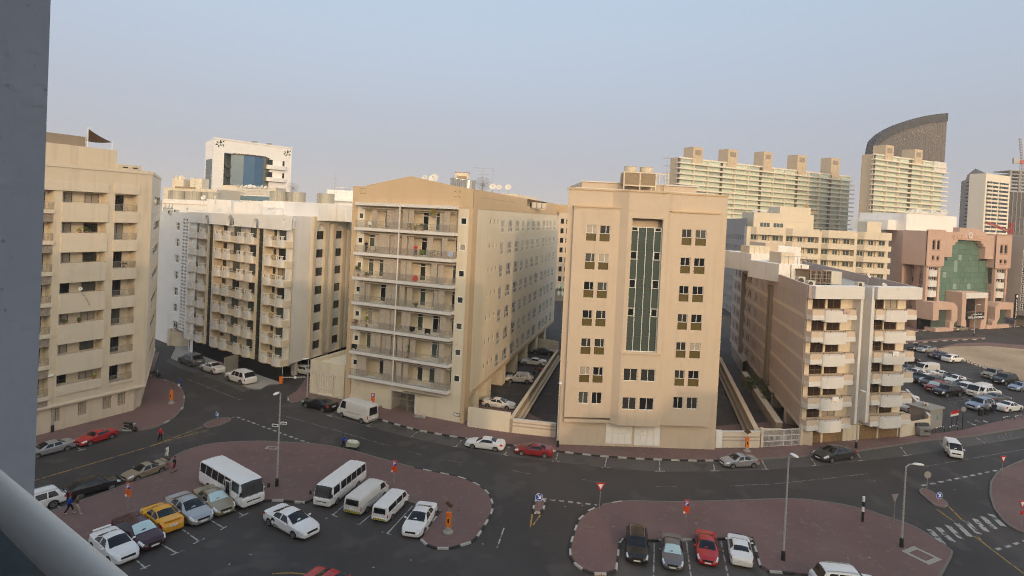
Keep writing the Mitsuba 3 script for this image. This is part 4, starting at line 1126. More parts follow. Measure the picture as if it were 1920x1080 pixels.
for zb in ZB:
    for u, w in ((1.0, 2.0), (3.32, 2.1), (10.15, 2.25), (12.6, 2.1)):
        hb.append((u, u + w, zb + .45, zb + 2.5))
part(b5, 'wall', wall_mesh(0, 16.1, 2.05, 18.4, hb, .2, y=.3), 'wall_cream_light', F.M)


def b5_balcony(u0, u1, d0, d1, zb):
    bk = part(b5, 'balcony', MB().box(u0, u1, -.85, .3, zb + .55, zb + 1.22).box(u0, u1, -.85, .3, zb, zb + .12), 'wall_pinkish', F.M)
    part(bk, 'lower_band', MB().box(u0 - .02, u1 + .02, -.92, .2, zb - .01, zb + .56), 'trim_white', F.M)
    w = round(d1 - d0, 2)
    part(bk, 'drum', lambda: MB().prism(bow(0, w, .62) + [(w, .3), (0, .3)], 0, 1.38), 'trim_white', F.at(d0, -.80, zb - .22), smooth=35, cache=('drum5', w))
    rl = MB()
    for a, b in ((u0, d0), (d1, u1)):
        rl.box(a, b, -.80, -.76, zb + 1.36, zb + 1.41)
        for q in (a + .05, b - .1):
            rl.box(q, q + .04, -.80, -.76, zb + 1.2, zb + 1.4)
    pts = [(x + d0, y - .75, zb + 1.38) for x, y in bow(.1, w - .1, .55)]
    rl.path(pts, .025, 5)
    for p in pts[1:-1:2]:
        rl.box(p[0] - .02, p[0] + .02, p[1] - .02, p[1] + .02, zb + 1.1, zb + 1.38)
    part(bk, 'rail', rl, 'bronze_frame', F.M)


for k, zb in enumerate(ZB):
    b5_balcony(0.0, 6.75, 1.68, 5.2, zb)
    b5_balcony(9.9, 16.6, 11.2, 14.85, zb)
    for u, w in ((1.0, 2.0), (3.32, 2.1), (10.15, 2.25), (12.6, 2.1)):
        window(b5, F, u, zb + .45, w, 2.05, 'bronze_frame', 'glass_bronze', y=.40, t=.06, mull=(.5,), trans=(.62,) if rng.random() < .3 else (), curtain=.08)
# ground floor: four brown garage shutters between cream piers
part(b5, 'ground_floor_wall', wall_mesh(-.1, 16.3, 0, 2.1, [(.05, 3.1, 0, 2.02), (3.4, 6.55, 0, 2.02), (9.2, 12.1, 0, 2.0), (12.35, 15.5, 0, 1.95)], .15), 'wall_cream', F.M)
for u, w in ((.05, 3.05), (3.4, 3.15), (9.2, 2.9), (12.35, 3.15)):
    gd = part(b5, 'garage_door', MB().box(0, w, .1, .14, 0, 2.0), 'garage_brown', F.at(u))
    gb = MB()
    for q in range(1, 8):
        gb.box(w * q / 8 - .015, w * q / 8 + .015, .08, .102, 0, 2.0)
    for q in range(1, 7):
        gb.box(0, w, .084, .101, 2.0 * q / 7 - .015, 2.0 * q / 7 + .015)
    part(gd, 'ribs', gb, 'slat_brown', F.at(u))
# left side: pink, lighter floor bands, small windows, two lattice strips
hs = []
zw = [18.0 - 2.72 * k for k in range(6)]
cols = [(3.2, .9), (6.3, .9), (7.9, .9), (11.0, 1.0), (14.7, 1.0), (18.0, 1.0), (19.6, 1.0), (24.2, 1.0), (25.7, 1.0), (29.0, 1.0), (30.8, 1.0), (34.0, 1.0), (40.1, .95), (43.4, .95), (45.0, .95), (48.6, .95), (51.6, .6)]
for z in zw:
    hs += [(u, u + w, z - 1.45 if w > .7 else z - 1.15, z - .15 if w > .7 else z - .3) for u, w in cols]
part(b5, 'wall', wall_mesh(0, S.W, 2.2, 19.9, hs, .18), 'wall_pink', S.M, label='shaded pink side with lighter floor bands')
for z in zw:
    for u, w in cols:
        h0 = z - 1.45 if w > .7 else z - 1.15
        h1 = z - .15 if w > .7 else z - .3
        window(b5, S, u, h0, w, h1 - h0, 'bronze_frame', 'glass_bronze', y=.08, t=.06, mull=(.5,) if w > .7 else ())
    part(b5, 'floor_band', MB().box(0, S.W + .3, -.05, .02, z - 2.35, z - 1.85), 'wall_pinkish', S.M)
part(b5, 'parapet', MB().box(0, S.W + .6, -.10, .25, 18.3, 19.9), 'wall_pink', S.M)
for u in (13.0, 36.6):
    st = MB()
    for q in range(38):
        z = 2.6 + q * .4
        st.box(u, u + 1.7, -.45, -.35, z, z + .16)
    st.box(u, u + .12, -.46, -.005, 2.4, 17.8).box(u + 1.58, u + 1.7, -.46, -.005, 2.4, 17.8)
    part(b5, 'lattice_strip', st, 'tile_brown', S.M)
for u in (40.0, 48.0, 55.8):
    part(b5, 'pillar', MB().box(u, u + 1.2, .1, 1.4, 0, 2.25), 'wall_pinkish', S.M)
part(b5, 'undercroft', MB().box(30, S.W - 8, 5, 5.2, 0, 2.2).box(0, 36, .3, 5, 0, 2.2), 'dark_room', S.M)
pl = [F.pt(.25, .55), F.pt(16.1, .55), (F.B[0] + _e[0] * 57 + 0, F.B[1] + _e[1] * 57), S.pt(0, .2), S.pt(S.W - .5, .2)]
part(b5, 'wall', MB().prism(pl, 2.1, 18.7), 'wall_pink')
part(b5, 'roof', MB().prism(pl, 18.7, 18.75), 'roof_grey')
FB = np.array(F.pt(17.0, -.9))
e_ = np.array(_e)
part(b5, 'parapet', MB().prism([tuple(FB), tuple(FB + e_ * 56), tuple(FB + e_ * 56 - (.25, 0)), tuple(FB - (.25, 0))], 18.4, 19.9), 'wall_pink')

mat('hotel_pink_light', (0.62, 0.44, 0.34), rough=0.6)
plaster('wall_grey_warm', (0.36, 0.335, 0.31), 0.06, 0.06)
# ------------------------------------------------------------------ yards, walls and gates between the near blocks
def run_wall(pts, h, t, bsdf, label, cap=None, cat='wall', name='boundary_wall', z0=0.0, piece=None):
    k = thing(name, label, cat)
    for a, b in zip(pts[:-1], pts[1:]):
        f = Facade(a, b)
        part(k, 'wall', MB().box(0, f.W, 0, t, z0, h), bsdf, f.M)
        if cap:
            part(k, 'coping', MB().box(-.03, f.W + .03, -.05, t + .05, h, h + .10), cap, f.M)
        if piece:
            piece(k, f)
    return k


mat('lot_tan', (0.34, 0.29, 0.22), rough=0.8)
plaster('wall_stone', (0.36, 0.31, 0.24), 0.08, 0.12)


def bands(k, f):
    for z in (.95, 1.35):
        part(k, 'band', MB().box(0, f.W, -.03, 0.01, z, z + .16), 'wall_pink', f.M)


run_wall([(-4.42, 74.94), (0.89, 73.5)], 2.55, .25, 'wall_sand', 'plain sand-coloured yard wall between the tan and peach blocks')
run_wall([(0.93, 73.5), (6.43, 72.52)], 1.75, .3, 'wall_cream_light', 'pale banded wall closing the dark side lane left of the peach block', 'trim_white', piece=bands)
w3 = run_wall([(1.19, 73.36), (9.79, 112.82)], 1.9, .35, 'wall_stone', 'long wall with a stepped ledge between the parking court and the dark lane', 'wall_cream_light')
f_ = Facade(*[(1.19, 73.36), (9.79, 112.82)])
for z, o in ((1.0, .35), (.55, .6)):
    part(w3, 'ledge', MB().box(1, f_.W, -o, .0, z - .1, z), 'wall_cream_light', f_.M)
run_wall([(5.87, 123.55), (10.41, 121.05)], 1.9, .25, 'wall_sand', 'back wall of the parking court beside the tan block')
run_wall([(26.33, 71.76), (31.11, 72.34)], 2.0, .3, 'wall_cream_light', 'cream and pink banded front wall right of the peach block', 'trim_white', piece=bands)
bx = Facade((25.49, 71.74), (26.3, 71.84))
k = thing('meter_cabinet', 'white upright meter cabinet set against the corner of the peach block', 'cabinet')
part(k, 'body', MB().box(.02, bx.W, -.15, .4, 0, 2.15), 'white_paint', bx.M)
part(k, 'door', MB().box(.1, bx.W - .08, -.18, -.15, .1, 2.05), 'sign_white', bx.M)
w4 = run_wall([(31.11, 72.34), (40.44, 112.96)], 1.95, .5, 'wall_stone', 'long side wall running back beside the peach block lane', 'wall_pinkish')
f_ = Facade(*[(31.11, 72.34), (40.44, 112.96)])
for z, o in ((1.05, .35), (.5, .7)):
    part(w4, 'ledge', MB().box(1, f_.W, .5, .5 + o, z - .12, z), 'wall_stone', f_.M)
w5 = run_wall([(36.51, 78.34), (42.22, 105.11)], 1.3, .8, 'wall_stone', 'low planter wall inside the gated side lane', 'wall_cream_light')
run_wall([(32.59, 75.94), (35.61, 76.33)], 1.1, .3, 'wall_stone', 'short cross wall behind the barred gate', 'wall_cream_light')
for i, q in enumerate([(33.94, 75.93), (34.8, 76.04), (35.33, 76.02)]):
    ac_unit(q[0], q[1] - .5, 0, -10, ORD[i] + ' small air conditioner from the left behind the barred gate', group='air conditioners behind the barred gate')
fg = Facade((31.29, 72.61), (37.01, 74.0))
k = thing('barred_gate', 'cream gate of thin vertical bars between two piers', 'gate')
for u in (0.0, fg.W - .32):
    part(k, 'pier', MB().box(u, u + .32, -.12, .25, 0, 2.45), 'wall_cream_light', fg.M)
W_ = fg.W - .7
gb = MB()
for q in range(34):
    x = .35 + W_ * q / 33
    gb.box(x - .017, x + .017, .02, .06, .1, 2.15)
part(k, 'bars', gb, 'trim_white', fg.M)
gb = MB()
for z in (.08, .72, 1.4, 2.1):
    gb.box(.34, .36 + W_, .0, .08, z, z + .07)
for x in (.36, .36 + W_ * .56, .36 + W_ * .78):
    gb.box(x - .04, x + .04, -.01, .09, .05, 2.2)
part(k, 'frame', gb, 'trim_white', fg.M)
# lean-to shelter and shrub in that lane
fl_ = Facade((47.11, 125.78), (43.18, 109.6))
k = thing('lean_to_shelter', 'brown lean-to shelter in the lane beside the pink wall', 'shelter')
part(k, 'roof', MB().add([(0, 0, 2.0), (fl_.W, 0, 2.0), (fl_.W, 2.2, 3.2), (0, 2.2, 3.2), (0, 0, 2.1), (fl_.W, 0, 2.1), (fl_.W, 2.2, 3.3), (0, 2.2, 3.3)], [[0, 3, 2, 1], [4, 5, 6, 7], [0, 1, 5, 4], [1, 2, 6, 5], [2, 3, 7, 6], [3, 0, 4, 7]]), 'tile_brown', fl_.M)
part(k, 'side', MB().box(0, fl_.W, .0, .08, 0, 2.0), 'tile_brown', fl_.M)


def leaf_cloud(n, sx, sy, sz, size, seed, lobes=7):
    """leaf-sized faces gathered in clumps through a crown's volume"""
    r = np.random.default_rng(seed)
    cen = r.normal(0, .5, (lobes, 3)) * (sx, sy, sz); rad = r.uniform(.3, .55, lobes)
    w = r.integers(0, lobes, n)
    d = r.normal(size=(n, 3)); d /= np.linalg.norm(d, axis=1, keepdims=True)
    p = cen[w] + d * (rad[w] * r.uniform(.55, 1.0, n))[:, None] * (sx, sy, sz)
    a = r.normal(size=(n, 3)); a /= np.linalg.norm(a, axis=1, keepdims=True)
    b = np.cross(a, r.normal(size=(n, 3))); b /= np.linalg.norm(b, axis=1, keepdims=True)
    s = size * r.uniform(.6, 1.2, n)[:, None]
    v = np.stack([p - a * s, p + b * s * .45, p + a * s, p - b * s * .45], 1).reshape(-1, 3)
    f = np.arange(4 * n).reshape(-1, 4)
    return v, np.vstack([f[:, [0, 1, 2]], f[:, [0, 2, 3]]])


def shrub(name, label, cat, x, y, z, sx, sy, sz, n, size, seed, bsdf='leaf_green', trunk=.8):
    k = thing(name, label, cat)
    mb = MB().bar((x, y, z), (x + .05, y, z + trunk + sz * .5), .05, .03)
    for q in range(4):
        a = q * 1.7 + seed
        mb.bar((x, y, z + trunk * .7), (x + math.cos(a) * sx * .6, y + math.sin(a) * sy * .6, z + trunk + sz * .8), .03, .012, 5)
    part(k, 'trunk', mb, 'wood_brown')
    part(k, 'crown', leaf_cloud(n, sx, sy, sz, size, seed), bsdf, place(x, y, z + trunk + sz * .7))
    return k


_t1, _t2 = (39.31, 93.53), (38.22, 89.67)
shrub('garden_tree', 'dusty green tree leaning over the lane wall beside the pink block', 'tree', _t1[0], _t1[1] + 2, 0, 1.3, 2.2, 1.5, 1500, .13, 3, trunk=1.4)
shrub('garden_shrub', 'darker shrub at the pillar foot beside the pink block', 'shrub', _t2[0] + .6, _t2[1], 0, .9, 1.2, 1.1, 800, .12, 4)

# right of block 5: yard walls and metal fence
fr = Facade((52.06, 78.43), (57.77, 81.12))
k = thing('metal_fence', 'cream sheet-metal fence panels right of the bowed balcony block', 'fence')
for q in range(3):
    part(k, 'panel', MB().box(fr.W * q / 3 + .04, fr.W * (q + 1) / 3 - .04, .03, .08, .1, 2.0), 'wall_cream_light', fr.M)
    part(k, 'post', MB().box(fr.W * q / 3 - .05, fr.W * q / 3 + .04, 0, .12, 0, 2.1), 'trim_white', fr.M)
run_wall([(57.77, 81.12), (63.42, 94.5)], 2.3, .25, 'wall_cream_light', 'cream wall running back beside the open car park', 'trim_white')

# ------------------------------------------------------------------ 6  cream block with long balcony bands, behind
pA, pB = (67.38, 172.0), (108.19, 172.0)
F = Facade(pA, pB)
b6 = thing('apartment_block', 'cream apartment block with long balcony bands behind the pink block', 'apartment building')
W = F.W
part(b6, 'wall', MB().prism([(.6, 1.0), (W, 1.0), (W, 18), (3.6, 18)], 0, 26.4), 'wall_cream_light', F.M)
bw = W / 4
ZB6 = [24.7 - 3.22 * k for k in range(8)]
part(b6, 'pier', MB().box(-.6, .5, -.6, 1.2, 0, 27.0), 'wall_cream_light', F.M)
for i in range(4):
    u0 = i * bw
    if i:
        part(b6, 'pier', MB().box(u0 - .45, u0 + .35, -.5, 1.2, 0, 26.6), 'wall_cream_light', F.M)
    for k_, zb in enumerate([27.9] + ZB6):
        top = zb - (.1 if k_ == 0 else 1.6 - 0)
        z0, z1 = (24.85, 27.0) if k_ == 0 else (zb - 3.0, zb - 1.55)
        pg = [(u0 + .55, .2), (u0 + 1.9, -1.3), (u0 + bw - .6, -1.3), (u0 + bw - .5, .2)]
        part(b6, 'balcony_band', MB().prism(pg, z0, z1), 'wall_cream_light', F.M)
    for zb in ZB6:
        for j, (du, w) in enumerate(((.75, 1.9), (4.0, 1.5), (7.0, 1.9))):
            window(b6, F, u0 + du + .3, zb - 1.5, w, 1.45, 'trim_white', 'glass_green', y=.9, t=.10, mull=(.5,))
        for du in (3.1, 6.3):
            part(b6, 'pilaster', MB().box(u0 + du, u0 + du + .45, .6, 1.05, zb - 1.6, zb + .15), 'wall_cream', F.M)
part(b6, 'penthouse', MB().box(2.6, 20, 3, 12, 26.4, 31.2), 'wall_cream_light', F.M)
part(b6, 'penthouse', MB().box(10.5, 19.5, 4, 12, 31.2, 33.2), 'wall_cream_light', F.M)
part(b6, 'penthouse', MB().box(34.5, 38.6, 1.2, 6, 26.4, 30.0), 'wall_cream_light', F.M)
part(b6, 'coping', MB().box(2.5, 20.2, 2.85, 3.0, 28.9, 29.05), 'wall_cream', F.M)
for u in (4.4, 8.3):
    window(b6, F, u, 27.0, 3.0, 1.4, 'trim_white', 'glass_green', y=2.93, t=.1, mull=(.33, .66))
S6 = Facade((pA[0] + 4.4, pA[1] + 34), (pA[0] - .6, pA[1] - .2))
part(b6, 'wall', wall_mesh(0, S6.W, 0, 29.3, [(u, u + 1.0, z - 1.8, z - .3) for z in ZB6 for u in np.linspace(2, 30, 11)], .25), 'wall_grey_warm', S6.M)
for z in ZB6:
    for u in np.linspace(2, 30, 11):
        part(b6, 'window', lambda: MB().quad((0, 0, 0), (1, 0, 0), (1, 0, 1.5), (0, 0, 1.5)), 'glass_dark', S6.at(u, .2, z - 1.8), cache='w6')
for i in range(10):
    satellite_dish(*F.pt(3.5 + i * .9, 6 + (i % 3)), 31.2, .35 + .1 * (i % 2), ORD[i] + ' small dish from the left in the row on the cream block penthouse', az=200 + 20 * i, group='dishes in a row on the cream block penthouse')

# ------------------------------------------------------------------ 7  pink hotel with stepped green glass
F = Facade((118.97, 171.22), (152.87, 186.8))
h = thing('hotel', 'pink hotel with a stepped arch of green glass over its entrance', 'hotel')
plaster('hotel_pink', (0.52, 0.375, 0.31), 0.05, 0.05)
plaster('hotel_pink_dark', (0.40, 0.27, 0.22), 0.05, 0.05)
gl = part(h, 'glass_front', MB().box(3.5, 32, 1.4, 1.6, 0, 27.0), 'dark_frame', F.M)
for r in range(15):
    z0, z1 = .9 + r * 1.72, .9 + (r + 1) * 1.72
    for c in range(16):
        u0 = 3.6 + c * 1.77
        if 18.6 < z0 and (u0 < 5.0 or u0 > 29.5):
            continue
        if z1 > 21 and (u0 < 9.5 or u0 > 26):
            continue
        if z1 > 26.4 and (u0 < 11.5 or u0 > 25):
            continue
        bl = rng.choice(('glass_hotel',) * 5 + ('glass_hotel_b',) * 4) if rng.random() > .04 else 'glass_pale'
        part(gl, 'pane', lambda: MB().box(.03, 1.74, 0, .03, .03, 1.69), bl, F.at(u0, 1.36 + rng.uniform(-.02, .02), z0), cache='hpane')
ctr = [(5.25, 20.8), (9.83, 20.9), (9.9, 24.4), (11.15, 24.4), (11.15, 25.2), (12.3, 25.2), (12.3, 26.0), (24.1, 25.9), (24.1, 25.1), (25.3, 25.1), (25.3, 24.2), (26.4, 24.2), (26.4, 20.55), (29.9, 20.5), (31, 20.5), (31, 27.75), (26.46, 27.75), (26.46, 28.72), (23.6, 28.72), (23.5, 29.45), (12.9, 29.6), (12.9, 28.6), (12.7, 28.1), (7.0, 28.1), (5.2, 28.1)]
part(h, 'stepped_front', plate(ctr, -.3, 1.5), 'hotel_pink', F.M)
for nm, u0, u1, wins in (('corner_tower', -2.9, 5.3, ((-.55, 1.4, 23, 2.5), (1.6, 1.45, 23, 2.5), (-.5, 1.25, 20, 1.05), (1.65, 1.3, 20, 1.0))), ('corner_tower', 30.9, 39.3, ((33.1, 1.6, 22.4, 2.5), (35.4, 1.7, 22.4, 2.5), (33.1, 1.5, 19.35, 1.05), (35.5, 1.5, 19.3, 1.0)))):
    base = 18.3 if u0 < 0 else 17.9
    tw = part(h, nm, wall_mesh(u0, u1, base, 28.2 + (.4 if u0 < 0 else -.3), [(u, u + w, z, z + hh) for u, w, z, hh in wins], .4, y=-.9), 'hotel_pink', F.M)
    for u, w, z, hh in wins:
        part(tw, 'window', MB().box(u, u + w, -.6, -.55, z, z + hh), 'glass_dark', F.M)
        part(tw, 'surround', MB().box(u - .1, u + w + .1, -.96, -.9, z + hh + .1, z + hh + .35).box(u - .1, u + w + .1, -.96, -.9, z - .45, z - .1), 'hotel_pink_dark', F.M)
    part(tw, 'core', MB().box(u0, u1, -.48, 6, base, 28.1), 'hotel_pink', F.M)
    part(tw, 'crown', MB().box(u0 + .3, u1 - .3, -1.0, -.4, 28.0, 28.5 if u0 < 0 else 28.0 + .3), 'hotel_pink', F.M)
    for u in (u0 + .8, u1 - 1.9):
        part(tw, 'shaft', MB().box(u, u + .95, -.6, 1.5, 7.6, base + .05), 'hotel_pink', F.M)
    part(tw, 'shaft_back', MB().box(u0 + .8, u1 - .95, .2, 1.5, 0, base), 'glass_dark', F.M)
    part(tw, 'bracket', MB().box(u0 + .9, u1 - 1.0, -.85, .4, base - .4, base), 'hotel_pink_dark', F.M)
    for j in range(3):
        zc = (16.1 if u0 < 0 else 15.4) - j * 2.9
        part(tw, 'balcony_drum', lambda: MB().prism(bow(0, 3.6, .8) + [(3.6, .4), (0, .4)], 0, 1.75), 'trim_white', F.at(u0 + 1.75, -.45, zc - .85), smooth=35, cache='hdrum')
        part(tw, 'window_strip', frame_mesh(3.4, 1.1, .12, .1, (.25, .5, .75)), 'trim_white', F.at(u0 + 1.8, -.1, zc + .95))
# entrance portal
part(h, 'portal', plate([(10.9, 0), (13.5, 0), (13.5, 2.4), (12.9, 3.1), (12.9, 9.3), (22.2, 9.2), (22.2, 2.9), (20.9, 2.4), (20.5, 0), (23.2, 0), (23.6, 3), (23.8, 10.7), (10.8, 10.9), (11.1, 3)], -3.2, 1.3), 'hotel_pink', F.M)
cv = MB()
part(h, 'canopy', MB().box(12.1, 22.8, -3.5, -3.15, 9.2, 10.75), 'trim_white', F.M, label='pale ribbed canopy over the hotel entrance')
part(h, 'entrance_glass', MB().box(12.9, 22.2, -.6, -.5, 5.0, 9.2), 'glass_dark', F.M)
part(h, 'entrance_doors', MB().box(13.5, 20.6, -.3, -.2, 0, 3.2), 'glass_dark', F.M)
sgn = part(h, 'sign_board', MB().box(13.3, 21.8, -3.45, -3.22, 3.15, 5.0), 'black_paint', F.M, label='black hotel sign with two lines of white lettering')


def lettering(parent, text, height, at, bsdf='sign_white', depth=.03, name='lettering', bold=True):
    m = meshkit.text_mesh(text, height, depth, bold)
    v, f = (np.array(m[0]), np.array(m[1])) if isinstance(m, (tuple, list)) else (np.array(m.vertices), np.array(m.faces))
    c = (v.min(0) + v.max(0)) / 2
    v = v - c
    v = np.stack([v[:, 0], -v[:, 2], v[:, 1]], 1)       # upright on a facade, facing outwards
    return part(parent, name, (v, f), bsdf, at)


lettering(sgn, 'HOTEL APARTMENTS', .55, F.at(17.7, -3.48, 3.65))
ab = MB()
for q in range(9):
    ab.box(15.2 + q * .62, 15.2 + q * .62 + .5, -3.49, -3.46, 4.3, 4.4)
    ab.box(15.2 + q * .62 + .2, 15.2 + q * .62 + .3, -3.49, -3.46, 4.3, 4.45 + .2 * (q % 3))
part(sgn, 'lettering', ab, 'sign_white', F.M)
em = part(h, 'emblem', MB().bar((18.1, -.32, 27.45), (18.1, -.55, 27.45), 1.0, n=28), 'trim_white', F.M)
part(em, 'emblem_ring', MB().bar((18.1, -.56, 27.45), (18.1, -.6, 27.45), .62, n=24), 'hotel_pink', F.M)
lettering(h, 'GHARA', 1.35, F.at(12.9, -.42, 27.0), 'hotel_pink_light', .2)
ars = MB()
ars.box(22.8, 27.2, -.5, -.3, 26.4, 26.6).box(22.6, 22.8, -.5, -.3, 26.4, 27.3).box(25.0, 25.15, -.5, -.3, 26.9, 27.05).box(27.0, 27.2, -.5, -.3, 26.0, 26.6)
ars.path([(20.9 + .5 * math.cos(t), -.4, 26.9 + .5 * math.sin(t)) for t in np.linspace(math.pi * .9, 2 * math.pi * 1.05, 9)], .09, 5)
ars.bar((22.0, -.4, 26.4), (22.0, -.4, 27.5), .09, n=5)
part(h, 'lettering', ars, 'hotel_pink_light', F.M)
# lower wings
part(h, 'wing_arch', plate([(-2.7, 3.3), (-.15, 3.3), (-.1, 6.2), (5.8, 6.1), (5.9, 3.1), (5.2, 2.2), (5.2, 0), (7.3, 0), (7.2, 2.1), (8.7, 3.0), (8.5, 6.7), (7.6, 7.4), (6.7, 8.1), (-2.8, 8.3)], -3.4, 1.3), 'hotel_pink', F.M)
part(h, 'wing_arch', plate([(26.2, 0), (28.8, 0), (28.8, 2.0), (29.9, 3.0), (29.9, 5.6), (35.9, 5.5), (35.9, 3), (38.2, 3), (38.2, 7.5), (29.2, 7.6), (28.2, 7.0), (27.3, 6.4), (27.5, 2.7), (26.2, 2)], -3.4, 1.3), 'hotel_pink', F.M)
for a, b in ((-1.4, 5.3), (7.3, 11), (28.8, 35.1), (23.2, 26.2)):
    part(h, 'plinth', MB().box(a, b, -3.5, -.5, 0, 1.0), 'hotel_pink', F.M)
    part(h, 'shop_glass', MB().box(a, b, -2.2, -2.1, 1.0, 6.0 if b - a > 5 else 3.5), 'glass_green', F.M)
# body, shaded side and roof
e7 = np.array((.262, .965))
pl = [F.pt(-2.5, 5.9), F.pt(38.9, 5.9), tuple(np.array(F.pt(38.9, 1.7)) + e7 * 34), tuple(np.array(F.pt(-2.5, 1.7)) + e7 * 34)]
part(h, 'wall', MB().prism(pl, 0, 28.0), 'hotel_pink')
pl2 = [F.pt(3.2, 1.62), F.pt(32, 1.62), F.pt(32, 6), F.pt(3.2, 6)]
part(h, 'wall', MB().prism(pl2, 0, 27.9), 'hotel_pink')
Ss = Facade(tuple(np.array(F.pt(-2.5, 0)) + e7 * 34), F.pt(-2.52, 1.0))
part(h, 'side_wall', wall_mesh(0, Ss.W, 0, 28.1, [(u, u + 1.6, z, z + 1.6) for z in (4.5, 9, 13, 17, 21, 24.3) for u in (4.5, 9.2, 27)], .3), 'hotel_pink', Ss.M)
part(h, 'side_glass', MB().box(15, 24.5, -.1, .1, 2, 25.5), 'glass_green', Ss.M)
for z in (4.5, 9, 13, 17, 21, 24.3):
    for u in (4.5, 9.2, 27):
        part(h, 'window', MB().box(u, u + 1.6, .22, .28, z, z + 1.6), 'glass_dark', Ss.M)
part(h, 'roof_room', MB().box(3, 28, 9, 24, 28, 33.2), 'wall_white', F.M)
part(h, 'roof_room', MB().box(-1, 6, 12, 24, 28, 31.0), 'wall_white', F.M)
vs = thing('upright_sign', 'tall narrow black upright sign at the right corner of the pink hotel', 'sign')
part(vs, 'board', MB().box(37.0, 38.1, -3.9, -3.6, 2.4, 10.2), 'black_paint', F.M)
part(vs, 'disc', MB().bar((37.55, -3.92, 9.6), (37.55, -3.98, 9.6), .42, n=20), 'sign_white', F.M)
vl = MB()
for q in range(11):
    vl.box(37.3, 37.3 + .25 + .25 * ((q * 7) % 3) / 2, -3.94, -3.9, 3.0 + q * .52, 3.32 + q * .52)
part(vs, 'lettering', vl, 'sign_white', F.M)
part(vs, 'post', MB().bar((37.55, -3.75, 0), (37.55, -3.75, 2.4), .12), 'galvanised', F.M)
for i in range(9):
    satellite_dish(*F.pt(5 + i * 2.4, 9.6), 33.2, .55 + .15 * (i % 3), ORD[i] + ' dish from the left along the front edge of the hotel roof room', az=215 + 15 * (i % 4), group='dishes along the hotel roof room')

# ------------------------------------------------------------------ 8  grey-mauve block at the right edge
F = Facade((156.91, 190.0), (164.97, 176.0))
b8 = thing('apartment_block', 'grey-mauve block with columns of small white-framed windows at the right edge', 'apartment building')
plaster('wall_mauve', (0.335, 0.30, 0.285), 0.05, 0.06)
zz8 = [23.8 - 2.75 * k for k in range(7)]
hh8 = [(u, u + w, z - hh, z) for z in zz8 for u, w, hh in ((3.6, 2.0, 2.2), (8.2, 1.0, 1.2), (11.4, .7, 1.2), (15, 1.0, 1.2))]
part(b8, 'wall', wall_mesh(0, F.W, 3.4, 28.2, hh8, .3), 'wall_mauve', F.M)
part(b8, 'wall', MB().box(0, F.W, .31, 18, 3.4, 27.8), 'wall_mauve', F.M)
part(b8, 'ground_floor', MB().box(2, F.W, 2.5, 17, 0, 3.4), 'dark_room', F.M)
for z in zz8:
    for u, w, hh in ((3.6, 2.0, 2.2), (8.2, 1.0, 1.2), (11.4, .7, 1.2), (15, 1.0, 1.2)):
        window(b8, F, u, z - hh, w, hh, 'white_paint', 'glass_dark', y=.0, t=.16, mull=(.33, .66) if w > 1.5 else (.5,), trans=(.33, .66) if w > 1.5 else (), d=.2)
part(b8, 'roof_room', MB().box(3, F.W, 2, 12, 27.8, 31.5), 'wall_white', F.M)

# ------------------------------------------------------------------ far slab towers
mat('slab_cream', (0.70, 0.65, 0.55), rough=0.7)
mat('glass_mint', (0.50, 0.60, 0.52), rough=0.25, spec=0.6)
mat('glass_mint_b', (0.36, 0.43, 0.38), rough=0.2, spec=0.6)
mat('dark_metal', (0.150, 0.135, 0.130), rough=0.8, spec=0.2)
mat('dark_metal_b', (0.060, 0.062, 0.070), rough=0.7, spec=0.2)
plaster('core_beige', (0.55, 0.455, 0.33), 0.04, 0.05, .1)


def slab_tower(name, label, A, B, z1, floors, fh, bays, depth, cores, plinth=0.0, side='core_beige'):
    t = thing(name, label, 'tower')
    F = Facade(A, B)
    part(t, 'wall', MB().box(0, F.W, .6, min(depth, 8), 0, z1 - .3), side, F.M)
    bw = F.W / bays
    for k in range(floors + 1):
        z = z1 - k * fh
        if z < 0:
            break
        part(t, 'floor_slab', MB().box(-1.2 if k else 0, F.W + (2.8 if k > 1 else 0), -2.2 if k else -.4, .6, z - fh * .27, z), 'slab_cream', F.M)
        if k < floors and z - fh > -1:
            for b in range(bays):
                part(t, 'window_bay', lambda: MB().box(.35, bw - .35, 0, .1, 0, fh * .73), 'glass_mint' if (b * 7 + k * 3) % 5 else 'glass_mint_b', F.at(b * bw, .35, z - fh), cache=(name, 'bay', bays))
                part(t, 'party_wall', lambda: MB().box(-.2, .2, -1.5, .5, 0, fh * .73), 'slab_cream' if b % 3 else 'bronze_frame', F.at(b * bw, 0, z - fh), cache=(name, 'pw'))
    for u0, u1, zt in cores:
        c = part(t, 'roof_core', MB().box(u0, u1, -.9, 8, z1 - fh * 1.3, zt), 'core_beige', F.M)
        part(c, 'louvre', MB().box(u0 + (u1 - u0) * .2, u1 - (u1 - u0) * .2, -1.0, -.9, zt - 5.2, zt - 2.0), 'tile_brown', F.M)
    return t, F


tA, tB = (107.44, 397.0), (266.11, 478.0)
zt1 = 71.14
cr = [(11.32, 20.07, 78.78), (43.18, 52.3, 80.32), (78.25, 86.99, 81.67), (113.81, 123.81, 82.53), (152.12, 162.28, 83.66)]
t1, Ft1 = slab_tower('slab_tower', 'very long cream slab tower with five roof cores on the skyline', tA, tB, zt1, 20, 3.45, 14, 22, cr)
sA, sB = (236.86, 400.0), (308.57, 435.0)
zt2 = 79.69
cr2 = [(11.19, 19.75, 86.42), (43.34, 52.2, 86.5)]
t2, Ft2 = slab_tower('slab_tower', 'narrower cream slab tower with two roof cores in front of the dark sail tower', sA, sB, zt2, 22, 3.35, 6, 14, cr2)
part(t2, 'end_wall', MB().box(Ft2.W * .82, Ft2.W + .5, -1.6, .5, zt2 - 7.5, zt2 + .2), 'trim_white', Ft2.M)
